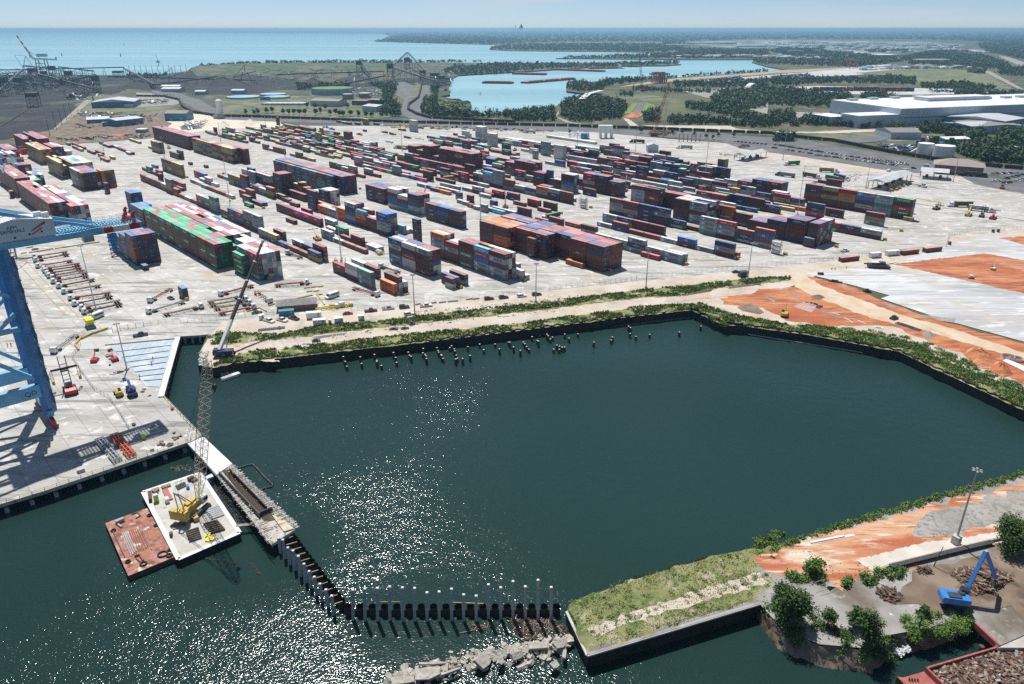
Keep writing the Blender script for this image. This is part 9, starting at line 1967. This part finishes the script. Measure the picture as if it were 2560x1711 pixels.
def rmg(reg,a,b,w,h,d,lab,grp):
  o=empty('yard_gantry',G((reg,a,b)),.1,lab,'gantry crane',grp)
  for x in (0,w):
    m=MB()
    for y in (0,d): m.be((x,y,0),(x,y,h),1.8)
    m.be((x,0,4),(x,d,4),1.6);m.be((x,0,h*.6),(x,d,h*.6),1.2);m.be((x,0,4),(x,d,h*.6),.9);m.build('leg_frame','pen_red',o)
  m=MB()
  for y in (0,d): m.be((-6,y,h),(w+6,y,h),2.4,2.8)
  m.build('main_girder','pen_red',o);m=MB().box((w*.3,d/2,h+1.4),(8,d*.8,3.));m.build('trolley','pen_red',o)
kk=(G2('Q',1301,545)-G2('Q',1300,545)).length
for i,(a,b) in enumerate(pl('1290 545 1318 542 1350 545 1372 542')): rmg('Q',a,b,45*kk,78*kk,14,'red yard gantry frame, %s of the cluster by the river'%ORD[i].replace('ground','first'),'red gantry cluster')
kk=(G2('S',801,410)-G2('S',800,410)).length;rmg('S',745,410,75*kk,72*kk,20,'lone pale red gantry far off on the levee',None)
def lcrane(reg,a,b,c,d,mt,lab,w=2.4,dist=0):
  B=G((reg,a,b));tp=px(reg,c,d);z=min(((abs(PR((B.x,B.y,z))[1]-tp[1]),z) for z in [i*.5 for i in range(20,230)]))[1];T=G((reg,c,d),z) if z<CAM_H-6 else B+V_(((tp[0]-px(reg,a,b)[0])*B.length/FPX,0,z))
  o=empty('lattice_crane',B,0,lab,'crane');m=MB().box((0,0,0),(8,6,1.6));m.build('track','ds',o);m=MB().box((0,0,1.6),(8,4,3.));m.build('house',MAT[mt],o);lattice((0,0,3),T-B,w,mt,o,'boom',16,.14,.22);m=MB().be((-5,0,4),T-B,.25);m.be(T-B,(T-B)*.98-V_((0,0,(T-B).z*.6)),.2);m.build('pendant','ds',o)
lcrane('Q',1195,620,1172,305,'crane_red','slim dark lattice crane on the far construction bank',3.);lcrane('Q',1300,1030,1440,545,'pen_red','tall red lattice crane standing on the plaza')
m=MB();q=G2('Q',1385,1045);m.tu((0,0,0),(0,0,44),.5,8,0,.3);tag(m.build('tall_pole','gv',None,False,q),'very tall pale pole beside the red lattice crane','pole')
for k in range(6): q=G(('Q',1530+k*38,1085));m=MB().tu((0,0,0),(0,0,9),.5,7);m.box((0,0,9),(2,2,.5));tag(m.build('plaza_column','roof_grey',None,False,q),'bare concrete column standing on the plaza','column','bare columns on the plaza')
rg=np.random.default_rng(55);K=0
for (reg,a,b,c,hh,dp,lab) in [('Q',1605,185,2060,13,120,'long white-roofed plant on the horizon, left'),('Q',2050,215,2346,13,110,'long white-roofed plant on the horizon, second'),('Q',1420,205,1600,10,60,'low pale hall left of the long white roofs'),('S',0,215,65,12,60,'pale hall at the seam of the park'),('S',340,210,430,14,60,'white-roofed hall in the park, left'),('S',470,205,560,12,60,'white-roofed hall in the park, middle'),('S',590,205,790,12,70,'wide hall with tan roof in the park'),('S',880,245,970,9,50,'small white hall below the tan roof'),('S',1230,205,1345,12,60,'white hall right of centre in the park'),('S',1450,205,1550,12,60,'white hall with stepped roof'),('S',1370,350,1670,9,40,'long pale canopy before the dark wood'),('S',350,300,400,8,30,'little tan house by the lake, left'),('S',410,300,455,8,30,'little tan house by the lake, right'),('S',1000,300,1200,7,90,'low bright lot building in the park'),('S',860,210,1100,9,50,'grey-blue hall in the park'),('S',1300,235,1420,8,50,'pale hall near the highway'),('S',200,260,330,9,40,'tank farm building by the lake'),('Q',1790,305,1860,6,30,'white shed on the far shore'),('Q',2120,302,2235,8,40,'long white shed on the far shore'),('Q',2060,222,2080,6,30,'small white gable on the far shore'),('S',1660,210,1750,14,40,'pale plant by the highway bend')]:
  building(reg,a,b,c,b,dp,hh,'wp','white_roof' if 'tan' not in lab else 'roof_tan',lab,kind='flat',name='distant_hall',cat='distant building',doors=0)
def smallpark(n,poly,seed):
  rg=np.random.default_rng(seed);P=res(poly);x0=min(p[0] for p in P);x1=max(p[0] for p in P);y0=min(p[1] for p in P);y1=max(p[1] for p in P);V=MB();k=0
  while k<n:
    q=(rg.uniform(x0,x1),rg.uniform(y0,y1))
    if inpoly(q,P): w=G(q);s=w.length/1800;V.box(tuple(w),(rg.uniform(4,16)*s,rg.uniform(8,30)*s,rg.uniform(3,9)),rg.uniform(-.3,.3),int(rg.integers(3)));k+=1
  struct(V.build('distant_town',['white_roof','wp','roof_tan']),'stuff')
smallpark(230,pl('S 0 170 800 180 1600 190 2000 260 1900 290 1500 230 1200 270 600 230 0 230'),1);smallpark(50,pl('Q 1480 290 2346 295 2346 318 1490 318'),2);smallpark(40,pl('S 0 290 600 320 600 330 0 320'),3);smallpark(60,pl('1280 82 2560 82 2560 95 1280 95'),4);smallpark(70,pl('S 1250 385 1900 400 1700 410 1000 420 800 440 900 400'),5)
q=G2('Q',1300,185);m=MB().tu((0,0,0),(0,0,36),5,8,0,4);m.tu((0,0,36),(0,0,44),9,8,0,9);tag(m.build('control_tower','wp',None,False,q),'slender control tower by the distant airfield','tower')
for k,(a,w_,h_) in enumerate([(70,18,55),(85,26,80),(30,8,70),(450,20,30),(648,10,30),(95,12,60)]): q=G((1280+a/3.666,79.5));s=q.length/1800*.35;m=MB().box((0,0,0),(w_*s*.5,40,h_*s*.45));m.box((0,0,h_*s*.45),(w_*s*.3,30,h_*s*.1));tag(m.build('skyline_block','wp',None,False,q),'faint high block on the horizon','distant building','faint blocks on the horizon')
debris('depot_rows',pl('Q 1610 545 2000 500 2100 488 2110 510 1700 545'),260,.5,['navy','navy','shed_blue','white'],6,12,2.6,95,zr=5.);debris('depot_rows',pl('S 20 490 380 462 380 485 100 500'),160,.5,['navy','shed_blue','gv'],6,12,2.6,96,zr=4.);debris('depot_rows',pl('Q 1520 605 2300 600 2300 625 1520 618'),200,.2,['white','silver','wd','white'],4,9,2.2,97,zr=2.);debris('depot_rows',pl('S 1350 680 1900 690 2346 680 2346 710 1600 730 1350 720'),260,.5,['pen_red','rust','rd','white'],8,12,2.6,98,zr=6.);debris('depot_rows',pl('S 1480 610 2240 612 2200 630 1480 630'),140,.2,['white','silver','navy'],4,10,2.4,99,zr=2.)
for a,b in [(2190,605),(2250,608)]: q=G(('Q',a,b));m=MB();s=9 if a<2200 else 5;m.tu((0,0,0),(0,0,1),s,16);
q=G2('Q',2222,606);m=MB()
for k in range(10):
  a0,a1=pi*k/10,pi*(k+1)/10;m.add([(12*cos(a0),0,12*sin(a0)),(12*cos(a1),0,12*sin(a1)),(12*cos(a1),30,12*sin(a1)),(12*cos(a0),30,12*sin(a0))],[(0,1,2,3)])
tag(m.build('fabric_shelter','white',None,False,q),'white arched fabric shelter in the far depot','shelter')
# labels: number repeats that look alike by their place
import collections
tops=[o for o in C.objects if o.parent is None and o.get('category')]
gg_=collections.defaultdict(list)
for o in tops: gg_[o['label']].append(o)
for lab,os_ in gg_.items():
  if len(os_)>1 and len(os_)<=13:
    os_.sort(key=lambda o:PR(tuple(o.location))[0])
    for i,o in enumerate(os_):
      pos='leftmost' if i==0 else 'rightmost' if i==len(os_)-1 else ORD[i]+' from left'
      if pos=='second from left' and len(os_)==3: pos='middle'
      ws=(pos+' '+lab).split();o['label']=' '.join(ws[:16])
# air
hz=bpy.data.materials.new('haze');hz.use_nodes=True;n=hz.node_tree;n.nodes.clear()
pv=n.nodes.new('ShaderNodeVolumePrincipled');pv.inputs['Color'].default_value=(.42,.76,1,1);pv.inputs['Density'].default_value=8e-5;pv.inputs['Anisotropy'].default_value=.35
mo=n.nodes.new('ShaderNodeOutputMaterial');LK(n,pv.outputs[0],mo.inputs['Volume'])
mb=MB();mb.add([(-62000,-900,WZ-6),(62000,-900,WZ-6),(62000,47000,WZ-6),(-62000,47000,WZ-6),(-62000,-900,CAM_H+8),(62000,-900,CAM_H+8),(62000,47000,CAM_H+8),(-62000,47000,CAM_H+8)],[(0,3,2,1),(4,5,6,7),(0,1,5,4),(1,2,6,5),(2,3,7,6),(3,0,4,7)])
struct(mb.build('haze',hz),'stuff')
